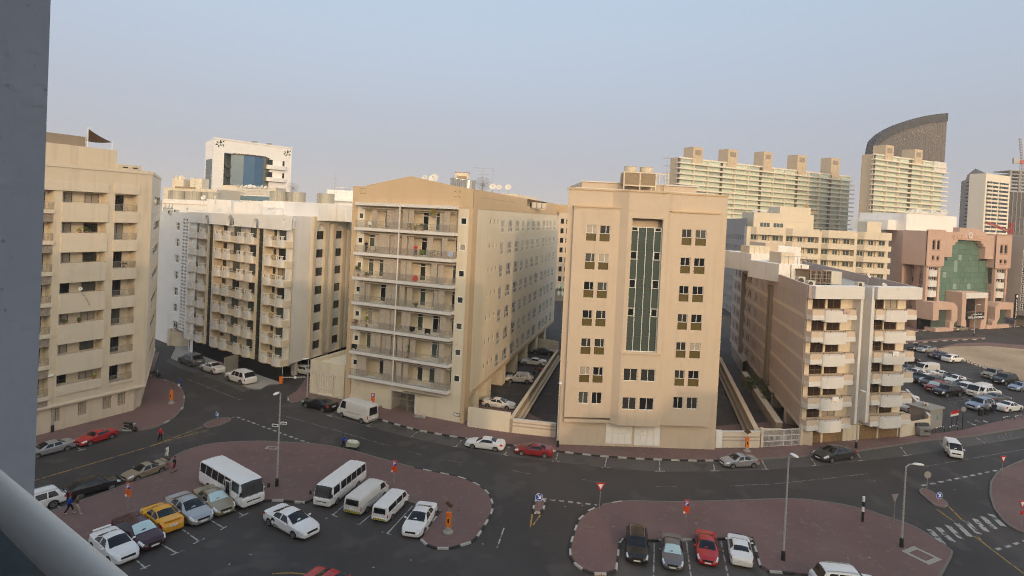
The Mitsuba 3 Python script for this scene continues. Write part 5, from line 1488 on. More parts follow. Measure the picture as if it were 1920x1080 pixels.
# its shaded side with small balconies
S2 = Facade((250.26, 436.0), (sA[0] - .6, sA[1] - .5))
part(t2, 'side_wall', MB().box(0, S2.W, 0, .5, 0, zt2 - 1), 'core_beige', S2.M)
part(t2, 'side_glass', MB().box(0, S2.W * .45, -.4, 0, 0, zt2 - 4), 'glass_blue', S2.M)
for k_ in range(22):
    part(t2, 'side_balcony', MB().box(S2.W * .50, S2.W * .75, -1.6, 0, zt2 - 6 - k_ * 3.35, zt2 - 4.9 - k_ * 3.35), 'slab_cream', S2.M)

# dark sail-topped tower behind it
qA, qB = (330.88, 560.0), (397.48, 560.0)
F = Facade(qA, qB)
st_ = thing('sail_tower', 'dark bronze tower with a curved sail-like top on the skyline', 'tower')
oz = [(-0.09, 104.9), (0.27, 109.08), (0.92, 113.27), (3.39, 116.95), (8.46, 121.94), (15.35, 126.42), (23.45, 130.36), (32.78, 133.76), (43.29, 137.22), (55.06, 139.55), (66.86, 141.29)]
us = np.array([p[0] for p in oz]); zs_top = np.array([p[1] for p in oz])
N = 40
U = np.linspace(us[0], us[-1], N); Z = np.interp(U, us, zs_top)
Yc = 16 - 16 * np.sin(np.linspace(0.15, math.pi * .55, N))      # bowed plan
U = (U + qA[0]) * (560 + Yc) / 560 - qA[0]


def sail(y_off, ztop, z0, inset=0.0):
    v, f = [], []
    for i in range(N):
        for zz_ in (z0[i], ztop[i]):
            v.append((U[i], Yc[i] + y_off, zz_)); v.append((U[i], Yc[i] + y_off + 14, zz_))
    for i in range(N - 1):
        a, b = 4 * i, 4 * (i + 1)
        f += [[a, b, b + 2, a + 2], [a + 1, a + 3, b + 3, b + 1], [a + 2, b + 2, b + 3, a + 3], [a, a + 1, b + 1, b]]
    f += [[0, 2, 3, 1], [4 * N - 4, 4 * N - 3, 4 * N - 1, 4 * N - 2]]
    return np.array(v), np.array(f)


zb_ = np.full(N, 84.0)
part(st_, 'sail', sail(0, Z - 7.5, zb_), 'dark_metal', F.M, smooth=20)
part(st_, 'sail_rim', sail(-1.2, Z, Z - 7.5), 'dark_metal_b', F.M, smooth=20)
part(st_, 'shaft', sail(3.0, zb_, np.zeros(N)), 'glass_blue', F.M, smooth=20)
for k_ in range(8):
    part(st_, 'floor_slab', sail(1.5, zb_ - k_ * 4.2, zb_ - k_ * 4.2 - 1.2), 'dark_metal', F.M)
for c_ in range(26):
    i = 2 + int(c_ * 1.4)
    part(st_, 'rib', MB().box(U[i], U[i] + .35, Yc[i] - .2, Yc[i] + .3, 84.3, Z[i] - 8.2), 'dark_metal', F.M)
lf = random.Random(5)
for r_ in range(34):
    i = lf.randrange(10, N - 1)
    zc = Z[i] - 10 - abs(lf.gauss(0, 6)) * (1 if i < 28 else 2.2)
    if zc > 88:
        part(st_, 'lit_fin', MB().box(U[i] + lf.uniform(0, 1.2), U[i] + lf.uniform(1.5, 2.3), Yc[i] - .55, Yc[i] - .15, zc, zc + lf.uniform(.3, .6)), 'concrete', F.M)

# grey and cream tower further right, with the unfinished tower and its crane
rA, rB = (382.23, 490.0), (414.6, 505.0)
F = Facade(rA, rB)
zt = 79.78
t4 = thing('residential_tower', 'tower with a shaded grey left face and a cream balcony face on the skyline', 'tower')
part(t4, 'wall', MB().box(0, F.W, 0, 12, 0, zt), 'slab_cream', F.M)
for k_ in range(20):
    z = zt - 7.5 - k_ * 3.3
    for j, (a, b) in enumerate(((.06, .28), (.30, .52), (.56, .94))):
        part(t4, 'balcony', MB().box(F.W * a, F.W * b, -1.1, 0, z - 1.9, z - .4), 'slab_cream', F.M)
        part(t4, 'window', MB().box(F.W * a, F.W * b, -.05, .05, z - .4, z + 1.3), 'glass_dark', F.M)
S4 = Facade((399.53, 540.0), (383.33, 492.0))
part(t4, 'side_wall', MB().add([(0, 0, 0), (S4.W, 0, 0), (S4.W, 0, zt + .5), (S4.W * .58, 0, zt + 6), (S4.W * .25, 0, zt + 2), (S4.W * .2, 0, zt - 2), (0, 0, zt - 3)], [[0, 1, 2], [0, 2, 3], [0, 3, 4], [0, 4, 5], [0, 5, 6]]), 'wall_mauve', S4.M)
part(t4, 'penthouse', MB().box(S4.W * .3, S4.W * .6, .05, 10, zt - 4, zt + 2.0), 'slab_cream', S4.M)
for k_ in range(19):
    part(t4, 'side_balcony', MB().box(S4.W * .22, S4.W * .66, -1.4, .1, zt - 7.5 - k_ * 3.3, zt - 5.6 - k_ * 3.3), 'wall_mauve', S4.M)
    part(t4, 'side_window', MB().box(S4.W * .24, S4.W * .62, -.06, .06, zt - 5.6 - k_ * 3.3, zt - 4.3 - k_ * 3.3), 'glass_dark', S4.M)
uA, uB = (491.63, 600.0), (545.11, 600.0)
F = Facade(uA, uB)
t5 = thing('unfinished_tower', 'unfinished concrete tower wrapped in dark netting at the right edge of the skyline', 'tower')
zn = 74.48
mat('net_dark', (0.075, 0.07, 0.07), rough=0.9)
part(t5, 'netting', MB().box(0, F.W, 0, 24, 0, zn), 'net_dark', F.M)
for q in range(14):
    part(t5, 'scaffold_pole', MB().box(q * 4.0, q * 4.0 + .5, -.6, 0, 0, zn), 'wall_mauve', F.M)
for k_ in range(7):
    part(t5, 'floor_slab', MB().box(2, F.W, 2, 24, zn + k_ * 3.5, zn + k_ * 3.5 + .9), 'concrete', F.M)
    for q in range(6):
        part(t5, 'column', MB().box(2 + q * 9.5, 4 + q * 9.5, 2.2, 4, zn + k_ * 3.5 - 2.7, zn + k_ * 3.5), 'concrete', F.M)


def lattice(mb, a, b, w, n, r=.16):
    a, b = np.array(a, float), np.array(b, float); d = (b - a) / np.linalg.norm(b - a)
    x = np.cross(d, (0, 1, 0.01)); x /= np.linalg.norm(x); y = np.cross(d, x)
    cs = [x * w + y * w, -x * w + y * w, -x * w - y * w, x * w - y * w]
    for c in cs:
        mb.bar(a + c, b + c, r, n=4)
    for i in range(n):
        p, q = a + (b - a) * i / n, a + (b - a) * (i + 1) / n
        for j in range(4):
            mb.bar(p + cs[j], q + cs[(j + 1) % 4], r * .7, n=4)
    return mb


cr_ = thing('tower_crane', 'red luffing tower crane on the unfinished tower at the right edge', 'crane')
mat('crane_red', (0.42, 0.06, 0.05), rough=0.5)
mat('crane_yellow', (0.50, 0.30, 0.07), rough=0.5)
cx, cy = (494.8, 590.0)
cz = zn + 24
part(cr_, 'mast', lattice(MB(), (cx, cy, zn), (cx, cy, cz + 3), 1.1, 8), 'concrete')
part(cr_, 'cab', MB().box(cx - 3, cx + 4, cy - 1.5, cy + 1.5, cz + 3, cz + 6.5), 'crane_red')
part(cr_, 'jib', lattice(MB(), (cx, cy, cz + 5), (cx - 3.5, cy, cz + 28), .7, 9, .22), 'galvanised')
part(cr_, 'counterweight', MB().box(cx - 9, cx - 3, cy - 1, cy + 1, cz + 3, cz + 8), 'galvanised')
k = thing('tower_crane', 'low red lattice crane jib in front of the cream and grey tower', 'crane')
jx = [(235.76, 300.0, 34.84), (247.16, 300.0, 30.86)]
part(k, 'jib', lattice(MB(), jx[0], jx[1], .45, 9, .16), 'crane_red')
part(k, 'mast', lattice(MB(), (jx[1][0] + .9, 300, 0), (jx[1][0] + .9, 300, jx[1][2] + 4.5), .6, 14, .2), 'crane_red')
k = thing('tower_crane', 'small yellow site crane standing before the long slab tower', 'crane')
yx = [(146.32, 300.0, 28.77), (145.75, 300.0, 39.1), (139.62, 300.0, 34.57), (151.22, 300.0, 36.18)]
part(k, 'mast', lattice(MB(), (yx[0][0], 300, 0), yx[1], .55, 12, .13), 'crane_yellow')
part(k, 'jib', lattice(MB(), yx[2], yx[3], .35, 10, .10), 'crane_yellow')
part(k, 'cab', MB().box(yx[0][0] - .8, yx[0][0] + .8, 299, 301, yx[0][2] - 2.0, yx[0][2] + 3.2), 'crane_yellow')

# ------------------------------------------------------------------ white office with blue glass bay (left skyline)
wA, wB = (-125.79, 252.0), (-103.98, 281.0)
F = Facade(wA, wB)
of = thing('office_building', 'white office building with a bowed blue glass bay and two dark leaf emblems', 'office building')
mat('office_white', (0.80, 0.79, 0.76), rough=0.6)


def _clad(p, n, uv):
    a = dr.abs(p.z * .7 - dr.round(p.z * .7))
    return mix((0.84, 0.83, 0.81), (0.66, 0.65, 0.63), smoothstep(.05, .02, a) * .5)


mat('office_clad', proc(_clad), rough=0.55)
W = F.W
zo = [(0.1, 53.25), (36.3, 53.21), (4.4, 46.47), (7.83, 46.61), (15.61, 47.92), (25.59, 47.05), (4.48, 35.43), (8.2, 49.2), (19.85, 49.71), (24.87, 45.26), (33.76, 44.13), (33.84, 42.25), (24.32, 42.76), (2.22, 51.59), (33.87, 51.04), (24.5, 38.62)]
top = zo[0][1]
bay0, bay1 = zo[2][0], zo[5][0]
zbt = zo[4][1]
part(of, 'wall', wall_mesh(0, W, 0, top, [(bay0, bay1, 2, zbt, 6), (zo[7][0], zo[8][0], zbt + .02, zo[7][1] - 1, 3.5)], 3), 'office_clad', F.M)
part(of, 'wall', MB().prism([(3.4, 6.1), (W, 6.1), (W, 13), (6.5, 13)], 0, top - .5), 'office_white', F.M)
part(of, 'coping', MB().box(-.3, W + .3, -.25, .6, top, top + .6), 'office_white', F.M)
g5 = np.linspace(bay0 + (bay1 - bay0) * .17, bay1, 5)
ys = [1.2, -1.4, -2.6, -1.6, 1.2]
cols_ = ['glass_blue_light', 'glass_blue', 'glass_blue', 'glass_green']
mat('glass_blue_light', (0.12, 0.19, 0.24), rough=0.1, spec=0.7)
for i in range(4):
    ff = Facade(F.pt(g5[i], ys[i]), F.pt(g5[i + 1], ys[i + 1]))
    bayk = part(of, 'bay_facet', MB().box(0, ff.W, 0, .3, 2, zbt - .3), 'dark_frame', ff.M)
    nz = 12
    for q in range(nz):
        hgt = (zbt - 2.4) / nz
        part(bayk, 'pane', MB().box(.02, ff.W - .02, -.05, 0, 2 + q * hgt + .02, 2 + (q + 1) * hgt - .01), cols_[i], ff.M)
part(of, 'bay_roof', MB().prism([(g5[i], ys[i] - .2) for i in range(5)], zbt - .3, zbt + .3), 'dark_frame', F.M)
part(of, 'recess_glass', MB().box(bay0, bay1, 3, 3.2, 2, zbt), 'glass_green', F.M)
for q in range(8):
    part(of, 'recess_slab', MB().box(bay0 + 1.2, g5[0] + .8, 1.0, 3, zbt - 6 - q * 4.0, zbt - 5 - q * 4.0), 'dark_frame', F.M)
for q, zq in enumerate((zo[10][1], zo[15][1])):
    part(of, 'balcony', MB().prism(bow(zo[12][0] - .5, zo[10][0], 1.6) + [(zo[10][0], .3), (zo[12][0] - .5, .3)], zq - 1.2, zq + .6), 'office_white', F.M)
    part(of, 'balcony_window', MB().box(zo[9][0], zo[9][0] + 1.9, -.06, .2, zq + .6, zq + 3.0), 'glass_dark', F.M)
    part(of, 'balcony_window', MB().box(zo[10][0] - 2, zo[10][0] - 1, -.06, .2, zq + .6, zq + 3.0), 'glass_dark', F.M)


def leaf_emblem(u, z, s):
    k = part(of, 'leaf_emblem', MB().box(-.05, .05, -.06, 0, -.3, .3), 'leaf_dark', F.at(u, -.02, z), label='dark green leaf emblem near the roof corner')
    for a, r, ox, oz_ in ((20, 1.0, -.2, .15), (75, .9, .0, .3), (140, .9, -.45, .05), (200, 1.0, -.55, -.2), (250, 1.0, -.2, -.35), (300, .8, .1, -.1), (35, .8, .75, .55), (290, 1.0, .85, .05), (160, .6, .6, .65)):
        c, s_ = math.cos(math.radians(a)), math.sin(math.radians(a))
        pts = [(0, 0), (.45, .27), (1, 0), (.45, -.27)]
        mb = MB().add(plate([((ox + r * (x * c - y * s_)) * s, (oz_ + r * (x * s_ + y * c)) * s) for x, y in pts], -.06, -.01)[0], plate([((ox + r * (x * c - y * s_)) * s, (oz_ + r * (x * s_ + y * c)) * s) for x, y in pts], -.06, -.01)[1])
        part(k, 'leaf', mb, 'leaf_dark', F.at(u, -.02, z))


mat('leaf_dark', (0.045, 0.075, 0.06), rough=0.5)
leaf_emblem(zo[13][0] + .2, zo[13][1], 1.35)
leaf_emblem(zo[14][0], zo[14][1], 1.35)
SW = Facade((-134.45, 262.0), wA)
part(of, 'side_wall', MB().add([(0, 0, 0), (SW.W, 0, 0), (SW.W, 0, top), (0, 0, top - .6)], [[0, 1, 2, 3]]), 'office_clad', SW.M)
for q in range(4):
    part(of, 'side_glass', MB().box(SW.W * .15 + q * SW.W * .18, SW.W * .31 + q * SW.W * .18, -.12, 0, 0, top - 8.3), 'glass_green', SW.M)
for u in (W * .55, W * .75):
    part(of, 'roof_vent', MB().box(u - .8, u + .8, 3, 5, top, top + 1.6), 'galvanised', F.M)

# ------------------------------------------------------------------ white roofs, tanks and masts behind the balustrade block
bgA, bgB = (-81.43, 140.0), (-53.61, 140.0)
F = Facade(bgA, bgB)
bg1 = thing('apartment_block', 'cream-white block behind with big ribbed water tanks on its roof', 'apartment building')
zr = 26.96
part(bg1, 'wall', MB().box(0, F.W, 0, 30, 0, zr), 'wall_white', F.M)
part(bg1, 'parapet', MB().box(0, F.W * .56, -.15, .2, zr - 1.1, zr - .9), 'wall_cream', F.M)
part(bg1, 'roof_room', MB().box(F.W * .4, F.W * .60, -1.5, 4, zr - 3, zr + .4), 'wall_white', F.M)
for i, u in enumerate((1.6, 5.6, 9.6)):
    water_tank(*F.pt(u, 3.5), zr, 1.95, 2.1, 'wide ribbed sand-coloured tank, ' + ORD[i] + ' from the left on the cream-white block', group='ribbed tanks in a row on the cream-white block')
bg2 = thing('apartment_block', 'white stepped block behind with paired round tanks and dishes', 'apartment building')
F2 = Facade((-55.89, 135.0), (-34.33, 135.0))
zr2 = 27.61
part(bg2, 'wall', MB().box(0, F2.W, 0, 26, 0, zr2), 'wall_white', F2.M)
part(bg2, 'roof_fence', MB().box(F2.W * .82, F2.W, -.1, .1, zr2 - 2.3, zr2 - 1.0), 'slat_brown', F2.M)
for i, px_u in enumerate([2.42, 6.6, 13.16]):
    water_tank(*F2.pt(px_u, 2.4), zr2, 1.9, 2.3, 'tall ribbed round tank, ' + ORD[i] + ' from the left on the white stepped block', group='round tanks on the white stepped block')
bg3 = thing('apartment_block', 'pale block with a gridded roof rail and blue window bands behind the white roofs', 'apartment building')
F3 = Facade((-93.32, 190.0), (-76.13, 190.0))
z3 = 32.19
part(bg3, 'wall', MB().box(0, F3.W, 0, 20, 0, z3 - 2.6), 'wall_white', F3.M)
for q in range(3):
    part(bg3, 'window_band', MB().box(.3, F3.W - .3, -.08, .2, z3 - 4.4 - q * 2.6, z3 - 2.9 - q * 2.6), 'glass_blue_light', F3.M)
gr_ = MB()
for q in range(30):
    gr_.box(F3.W * q / 29 - .06, F3.W * q / 29 + .06, -.1, .1, z3 - 2.6, z3 - .9)
gr_.box(0, F3.W, -.12, .12, z3 - .95, z3 - .75).box(0, F3.W, -.12, .12, z3 - 1.9, z3 - 1.75)
part(bg3, 'roof_rail', gr_, 'trim_white', F3.M)
part(bg3, 'roof_room', MB().box(0, F3.W, 3, 12, z3 - 2.6, z3 + .2), 'wall_cream_light', F3.M)
for i in range(8):
    satellite_dish(*F3.pt(6.0 + i * 1.25, 1.2), z3 - .9, .55 + .2 * (i % 3 == 0), ORD[i] + ' dish from the left in the cluster on the gridded roof rail', az=200 + 25 * (i % 5), h=.9, group='dish cluster on the gridded roof')
bg4 = thing('apartment_block', 'buff block with a stair box and tank trio behind the cream balcony block', 'apartment building')
F4 = Facade((-101.48, 175.0), (-85.95, 175.0))
z4 = 30.48
part(bg4, 'wall', MB().box(0, F4.W, 0, 20, 0, z4), 'wall_cream_light', F4.M)
part(bg4, 'stair_box', MB().box(6.5, 10.0, 2, 6, z4, z4 + 3.0), 'wall_sand', F4.M)
part(bg4, 'tank_base', MB().box(1.2, 4.6, 2, 6, z4, z4 + 2.6), 'wall_cream_light', F4.M)
part(bg4, 'roof_shade', MB().box(3.3, 9, -.2, .6, z4 - .1, z4 + .35), 'slat_brown', F4.M)
for i in range(3):
    water_tank(*F4.pt(1.75 + i * 1.15, 3), z4 + 2.6, .5, 1.0, 'small white-topped tank, ' + ORD[i] + ' of three on a buff stair box', 'dish_white', 'three small tanks on the buff block', n=16)
bg5 = thing('apartment_block', 'small white block with masts and dishes left of the tan gable', 'apartment building')
F5 = Facade((-46.4, 150.0), (-37.22, 150.0))
z5 = 31.2
part(bg5, 'wall', MB().box(0, F5.W, 0, 16, 0, z5), 'wall_white', F5.M)
part(bg5, 'roof_ledge', MB().box(-.5, F5.W, -1.6, 0, z5 - 2.7, z5 - 2.2), 'wall_white', F5.M)
for i in range(4):
    satellite_dish(*F5.pt(1.2 + i * 1.1, .8), z5, .45, ORD[i] + ' upturned dish from the left on the small white block', az=190 + 50 * i, el=65, h=.5, group='small dishes on the small white block')
# block glimpsed between the tan and the peach blocks
F6 = Facade((13.51, 195.0), (23.02, 195.0))
bg6 = thing('apartment_block', 'pale block with two window columns glimpsed in the gap between the tan and peach blocks', 'apartment building')
z6 = 29.1
part(bg6, 'wall', MB().box(0, F6.W, 0, 14, 4, z6), 'wall_pinkish', F6.M)
part(bg6, 'ground_floor', MB().box(0, F6.W, .5, 14, 0, 4), 'dark_room', F6.M)
for q in range(8):
    for u in (2.2, 4.0):
        part(bg6, 'window', MB().box(u, u + 1.0, -.05, .1, z6 - 4 - q * 3.1, z6 - 2.4 - q * 3.1), 'glass_dark', F6.M)
mz = MB()
for q in range(2):
    for u in (2.0, 3.2):
        mz.add([(u, -.08, 2.6 + q * 2.2), (u + .6, -.08, 1.5 + q * 2.2), (u + 1.2, -.08, 2.6 + q * 2.2), (u + .6, -.08, 3.7 + q * 2.2)], [[0, 1, 2, 3]])
part(bg6, 'diamond_mosaic', mz, 'glass_mint', F6.M)
# plain far blocks closing the low skyline
for i, (x0, x1, y, z, lab) in enumerate((
        (-76.5, -44.22, 260, 27.5, 'distant pale block whose top shows behind the tan gable'),
        (12.81, 92.57, 300, 24.0, 'distant sand block hidden behind the peach block'),
        (-185.0, -150.93, 320, 26.5, 'distant pale block low behind the white roofs at the left'))):
    fb = thing('apartment_block', lab, 'apartment building')
    part(fb, 'wall', MB().box(x0, x1, y, y + 20, 0, z), 'wall_cream_light')
    for q in range(14):
        for r_ in range(7):
            if i == 1 and q % 2:
                continue
            u = x0 + (x1 - x0) * (q + .3) / 14
            part(fb, 'window', MB().box(u, u + (x1 - x0) / 34, y - .06, y + .1, z - 2.6 - r_ * 3.3, z - 1.1 - r_ * 3.3), 'glass_dark')

# ------------------------------------------------------------------ vehicles: bodies lofted from side and plan profiles
def pch(xs, ys):
    from scipy.interpolate import PchipInterpolator
    return PchipInterpolator(xs, ys, extrapolate=True)


NP_ = 12


class Car:
    """x forward, y left, z up, ground at 0; profiles give top, belt, half widths and underside along the length"""

    def __init__(self, xs, top, belt, half, roofhalf, under, wheels, r, track, crown=.03):
        self.f = {n: pch(xs, v) for n, v in (('t', top), ('b', belt), ('w', half), ('r', roofhalf), ('u', under))}
        self.x0, self.x1 = xs[0], xs[-1]
        self.wheels, self.rad, self.track, self.crown = wheels, r, track, crown

    def half(self, x):
        t, b, w, r, u = (float(self.f[k](x)) for k in 'tbwru')
        b = min(b, t - .015); h = b - u; q = w - .03
        p6 = (w - .035, b + min(.02, (t - b) * .3))
        r = min(r, w - .04)
        return np.array([(0, u), (w * .8, u), (w * .965, u + .05), (w, u + .30 * h), (w * .995, u + .68 * h), (w - .012, b), p6,
                         (p6[0] * .48 + r * .52 + .012 * (t - b > .2), b + (t - b) * .52), (r, t - min(.07, (t - b) * .35)), (r - .09, t - min(.02, (t - b) * .1)), (r * .5, t), (0, t + self.crown * (t - b > .2))])

    def point(self, x, q):
        """q from 0 (bottom centre) to 11 (top centre); negative side = right"""
        h = self.half(x); a = abs(q); i = int(min(a, NP_ - 1.0001)); s = a - i
        y, z = h[i] * (1 - s) + h[min(i + 1, NP_ - 1)] * s
        return np.array((x, math.copysign(y, q), z))

    def body(self, n=46):
        xs = np.unique(np.r_[np.linspace(self.x0, self.x1, n), self.x0 + .03, self.x0 + .08, self.x1 - .03, self.x1 - .08])
        rings = []
        for x in xs:
            h = self.half(x)
            left = [(x, y, z) for y, z in h]; right = [(x, -y, z) for y, z in h[1:-1][::-1]]
            rings.append(left + right)
        m = len(rings[0]); v = np.array(rings).reshape(-1, 3)
        i, j = np.meshgrid(np.arange(len(xs) - 1), np.arange(m), indexing='ij'); jj = (j + 1) % m
        f = np.stack([i * m + j, i * m + jj, (i + 1) * m + jj, (i + 1) * m + j], -1).reshape(-1, 4)
        f = np.vstack([f[:, [0, 2, 1]], f[:, [0, 3, 2]]])
        c0, c1 = len(v), len(v) + 1
        v = np.vstack([v, v[:m].mean(0), v[-m:].mean(0)])
        k = np.arange(m); kk = (k + 1) % m; L = (len(xs) - 1) * m
        f = np.vstack([f, np.stack([k * 0 + c0, k, kk], 1), np.stack([k * 0 + c1, L + kk, L + k], 1)])
        tm = trimesh.Trimesh(v, f, process=True)
        if tm.volume < 0:
            tm.invert()
        mf = manifold3d.Manifold(manifold3d.Mesh(np.asarray(tm.vertices, np.float32), np.asarray(tm.faces, np.uint32)))
        if mf.is_empty():
            return tm
        for xw in self.wheels:
            c = manifold3d.Manifold.cylinder(self.track * 4, self.rad * 1.16, -1, 24, True).rotate((90, 0, 0)).translate((xw, 0, self.rad))
            inner = manifold3d.Manifold.cube((4, (self.track - .30) * 2, 3), True).translate((xw, 0, 0))
            mf = mf - (c - inner)
        return mf

    def patch(self, x_of, q_of, nx=8, nq=8, off=.008):
        """glass or lamp sheet lying just proud of the body: x_of(s,t), q_of(s,t) over the unit square"""
        g = np.zeros((nx + 1, nq + 1, 3))
        for i in range(nx + 1):
            for j in range(nq + 1):
                g[i, j] = self.point(x_of(i / nx, j / nq), q_of(i / nx, j / nq))
        du = np.gradient(g, axis=0); dv = np.gradient(g, axis=1)
        n = np.cross(du, dv); n /= np.linalg.norm(n, axis=2, keepdims=True) + 1e-9
        ctr = np.array(((self.x0 + self.x1) / 2, 0, .5))
        n *= np.sign(((g - ctr) * n).sum(2, keepdims=True)) + (((g - ctr) * n).sum(2, keepdims=True) == 0)
        v = (g + n * off).reshape(-1, 3)
        i, j = np.meshgrid(np.arange(nx), np.arange(nq), indexing='ij'); a = i * (nq + 1) + j
        return v, np.stack([a, a + nq + 1, a + nq + 2, a + 1], -1).reshape(-1, 4)


def join(*ms):
    mb = MB()
    for v, f in ms:
        mb.add(v, f)
    return mb


KINDS = {}


def car_kind(name, car, ws, rw, sides, head, tail, nose, rear, mirror, rails=False, grille_w=.62, extras=None, spoiler=False, hubs=5):
    """ws/rw: x of the windscreen's (rear window's) lower and upper edge; sides: list of (x0 low, x1 low, x0 high, x1 high) panes"""
    P = {}
    P['body'] = (car.body(), 'BODY', 32)
    P['windscreen'] = (car.patch(lambda s, t: ws[0] + (ws[1] - ws[0]) * s, lambda s, t: (8.25 + 2.75 * (1 - abs(2 * t - 1))) * (1 if t < .5 else -1) if abs(2 * t - 1) > 1e-6 else 11, 6, 10), 'glass_car', True)
    if rw:
        P['rear_window'] = (car.patch(lambda s, t: rw[0] + (rw[1] - rw[0]) * s, lambda s, t: (8.35 + 2.65 * (1 - abs(2 * t - 1))) * (1 if t < .5 else -1) if abs(2 * t - 1) > 1e-6 else 11, 6, 10), 'glass_car', True)
    for sgn, nm in ((1, 'l'), (-1, 'r')):
        for i, (a, b, c, d) in enumerate(sides):
            P[f'side_window.{nm}{i}'] = (car.patch(lambda s, t: (a + (b - a) * s) * (1 - t) + (c + (d - c) * s) * t, lambda s, t: sgn * (6.22 + 1.62 * t), 6, 4), 'glass_car', True)
        P[f'headlight.{nm}'] = (car.patch(lambda s, t: head[0] + (head[1] - head[0]) * s, lambda s, t: sgn * (head[2] + (head[3] - head[2]) * t), 4, 4, .012), 'headlight', True)
        P[f'taillight.{nm}'] = (car.patch(lambda s, t: tail[0] + (tail[1] - tail[0]) * s, lambda s, t: sgn * (tail[2] + (tail[3] - tail[2]) * t), 4, 4, .012), 'taillight', True)
        mx, mz = mirror
        w = float(car.f['w'](mx))
        mb = MB()
        ico = trimesh.creation.icosphere(2, 1.0)
        mb.add(np.array(ico.vertices) * (.07, .11, .08) + (mx, sgn * (w + .12), mz), ico.faces)
        mb.bar((mx + .02, sgn * (w - .06), mz - .04), (mx, sgn * (w + .08), mz - .03), .025, n=6)
        P[f'door_mirror.{nm}'] = (mb, 'BODY', 40)
    gz, gh = nose
    xg = car.x1
    mb = MB().box(xg - .05, xg + .012, -grille_w, grille_w, gz, gz + gh)
    P['grille'] = (mb, 'black_paint', False)
    P['number_plate.f'] = (MB().box(xg, xg + .025, -.26, .26, gz - .19, gz - .07), 'plate_white', False)
    P['number_plate.r'] = (MB().box(car.x0 - .02, car.x0 + .03, -.26, .26, rear, rear + .13), 'plate_white', False)
    P['bumper_trim'] = (join(car.patch(lambda s, t: car.x1 - .55 + .5 * s, lambda s, t: 2.0 + .7 * t, 4, 2, .01), car.patch(lambda s, t: car.x1 - .55 + .5 * s, lambda s, t: -2.0 - .7 * t, 4, 2, .01)), 'black_paint', True)
    if rails:
        for sgn, nm in ((1, 'l'), (-1, 'r')):
            mb = MB()
            xa, xb = ws[1] - .15, (rw[1] if rw else car.x0) + .15
            for i in range(8):
                p, q = (car.point(xa + (xb - xa) * k / 8, sgn * 9.0) + (0, 0, .06) for k in (i, i + 1))
                mb.bar(p, q, .022, n=6)
            for x in (xa, (xa + xb) / 2, xb):
                mb.bar(car.point(x, sgn * 9.0), car.point(x, sgn * 9.0) + (0, 0, .06), .02, n=5)
            P[f'roof_rail.{nm}'] = (mb, 'alloy', False)
    if spoiler:
        xs_ = car.x0 + .22
        zt = float(car.f['t'](xs_))
        P['spoiler'] = (MB().box(xs_ - .12, xs_ + .1, -.55, .55, zt + .10, zt + .14).box(xs_ - .03, xs_ + .03, -.5, -.46, zt - .03, zt + .1).box(xs_ - .03, xs_ + .03, .46, .5, zt - .03, zt + .1), 'BODY', False)
    for k, v in (extras or {}).items():
        P[k] = v
    # a wheel: tyre and rim
    r = car.rad
    tyre = MB().lathe([(r * .62, -.10), (r * .93, -.105), (r, -.07), (r, .07), (r * .93, .105), (r * .62, .10)], 26)
    tyre.lathe([(0.001, -.06), (r * .63, -.06), (r * .63, .06), (.001, .06)], 18)
    rim = MB().lathe([(r * .52, .10), (r * .67, .108), (r * .67, .085), (r * .52, .08)], 24).lathe([(.001, .10), (.06, .10), (.06, .07)], 12)
    for q in range(hubs):
        a = 2 * math.pi * q / hubs
        c, s = math.cos(a), math.sin(a)
        n_ = np.array((-s, c, 0)) * r * .085
        p, e = np.array((c, s, 0)) * .04, np.array((c, s, 0)) * r * .6
        rim.add([p - n_ * 1.2 + (0, 0, .095), e - n_ + (0, 0, .098), e + n_ + (0, 0, .098), p + n_ * 1.2 + (0, 0, .095)], [[0, 1, 2, 3]])
    KINDS[name] = dict(car=car, parts={k: (shape(m, sm), b) for k, (m, b, sm) in P.items()}, tyre=shape(tyre, 40), rim=shape(rim))


def _scaled(xs, L0, L):
    return [x * L / L0 for x in xs]


def sedan_kind(name, L=4.5, w=.87, roof=1.47, hood=.96, boot=1.06, coupe=0, spoiler=False, rails=False):
    wb = L * .587
    r = .325
    F, R = L / 2 + .02, -L / 2 + .02
    sh = coupe * .25
    xs = [R, R + .06, R + .25, R + .60, R + .95 - sh * .3, R + 1.75 - sh, -.35, .25, 1.12 * L / 4.5 - sh, F - .75, F - .3, F - .08, F]
    top = [.72, .90, boot, boot + .02, boot + .07, roof - .03 - sh * .1, roof, roof - .03, hood + .06, hood - .04, hood - .14, .66, .56]
    belt = [.60, .78, boot - .08, boot - .05, .99, .97, .95, .93, .90, hood - .12, hood - .22, .56, .48]
    half = [w * .72, w * .84, w * .94, w * .985, w, w, w, w, w, w * .97, w * .90, w * .74, w * .62]
    rh = [w * .6, w * .72, w * .80, w * .80, w * .74, w * .64, w * .645, w * .66, w * .80, w * .80, w * .74, w * .60, w * .5]
    un = [.36, .26, .22, .20, .19, .18, .18, .18, .18, .19, .20, .22, .30]
    c = Car(xs, top, belt, half, rh, un, (wb / 2 - .02, -wb / 2 - .02), r, w - .10)
    wsl, wsu = xs[8] - .06, .25 - .05
    rwl, rwu = xs[4] + .02, xs[5] + .0
    car_kind(name, c, (wsl, wsu + .1), (rwl + .06, rwu - .06),
             [(-.15, xs[8] - .42, -.15, .30), (-1.0 - sh, -.25, -.95 - sh * .4, -.25)] if not coupe else [(-1.1, xs[8] - .45, -.95, .2)],
             (F - .60, F - .13, 4.3, 7.6), (R + .10, R + .42, 4.2, 5.6), (.58, .14), .72, (xs[8] - .45, 1.0), rails, .42, spoiler=spoiler)


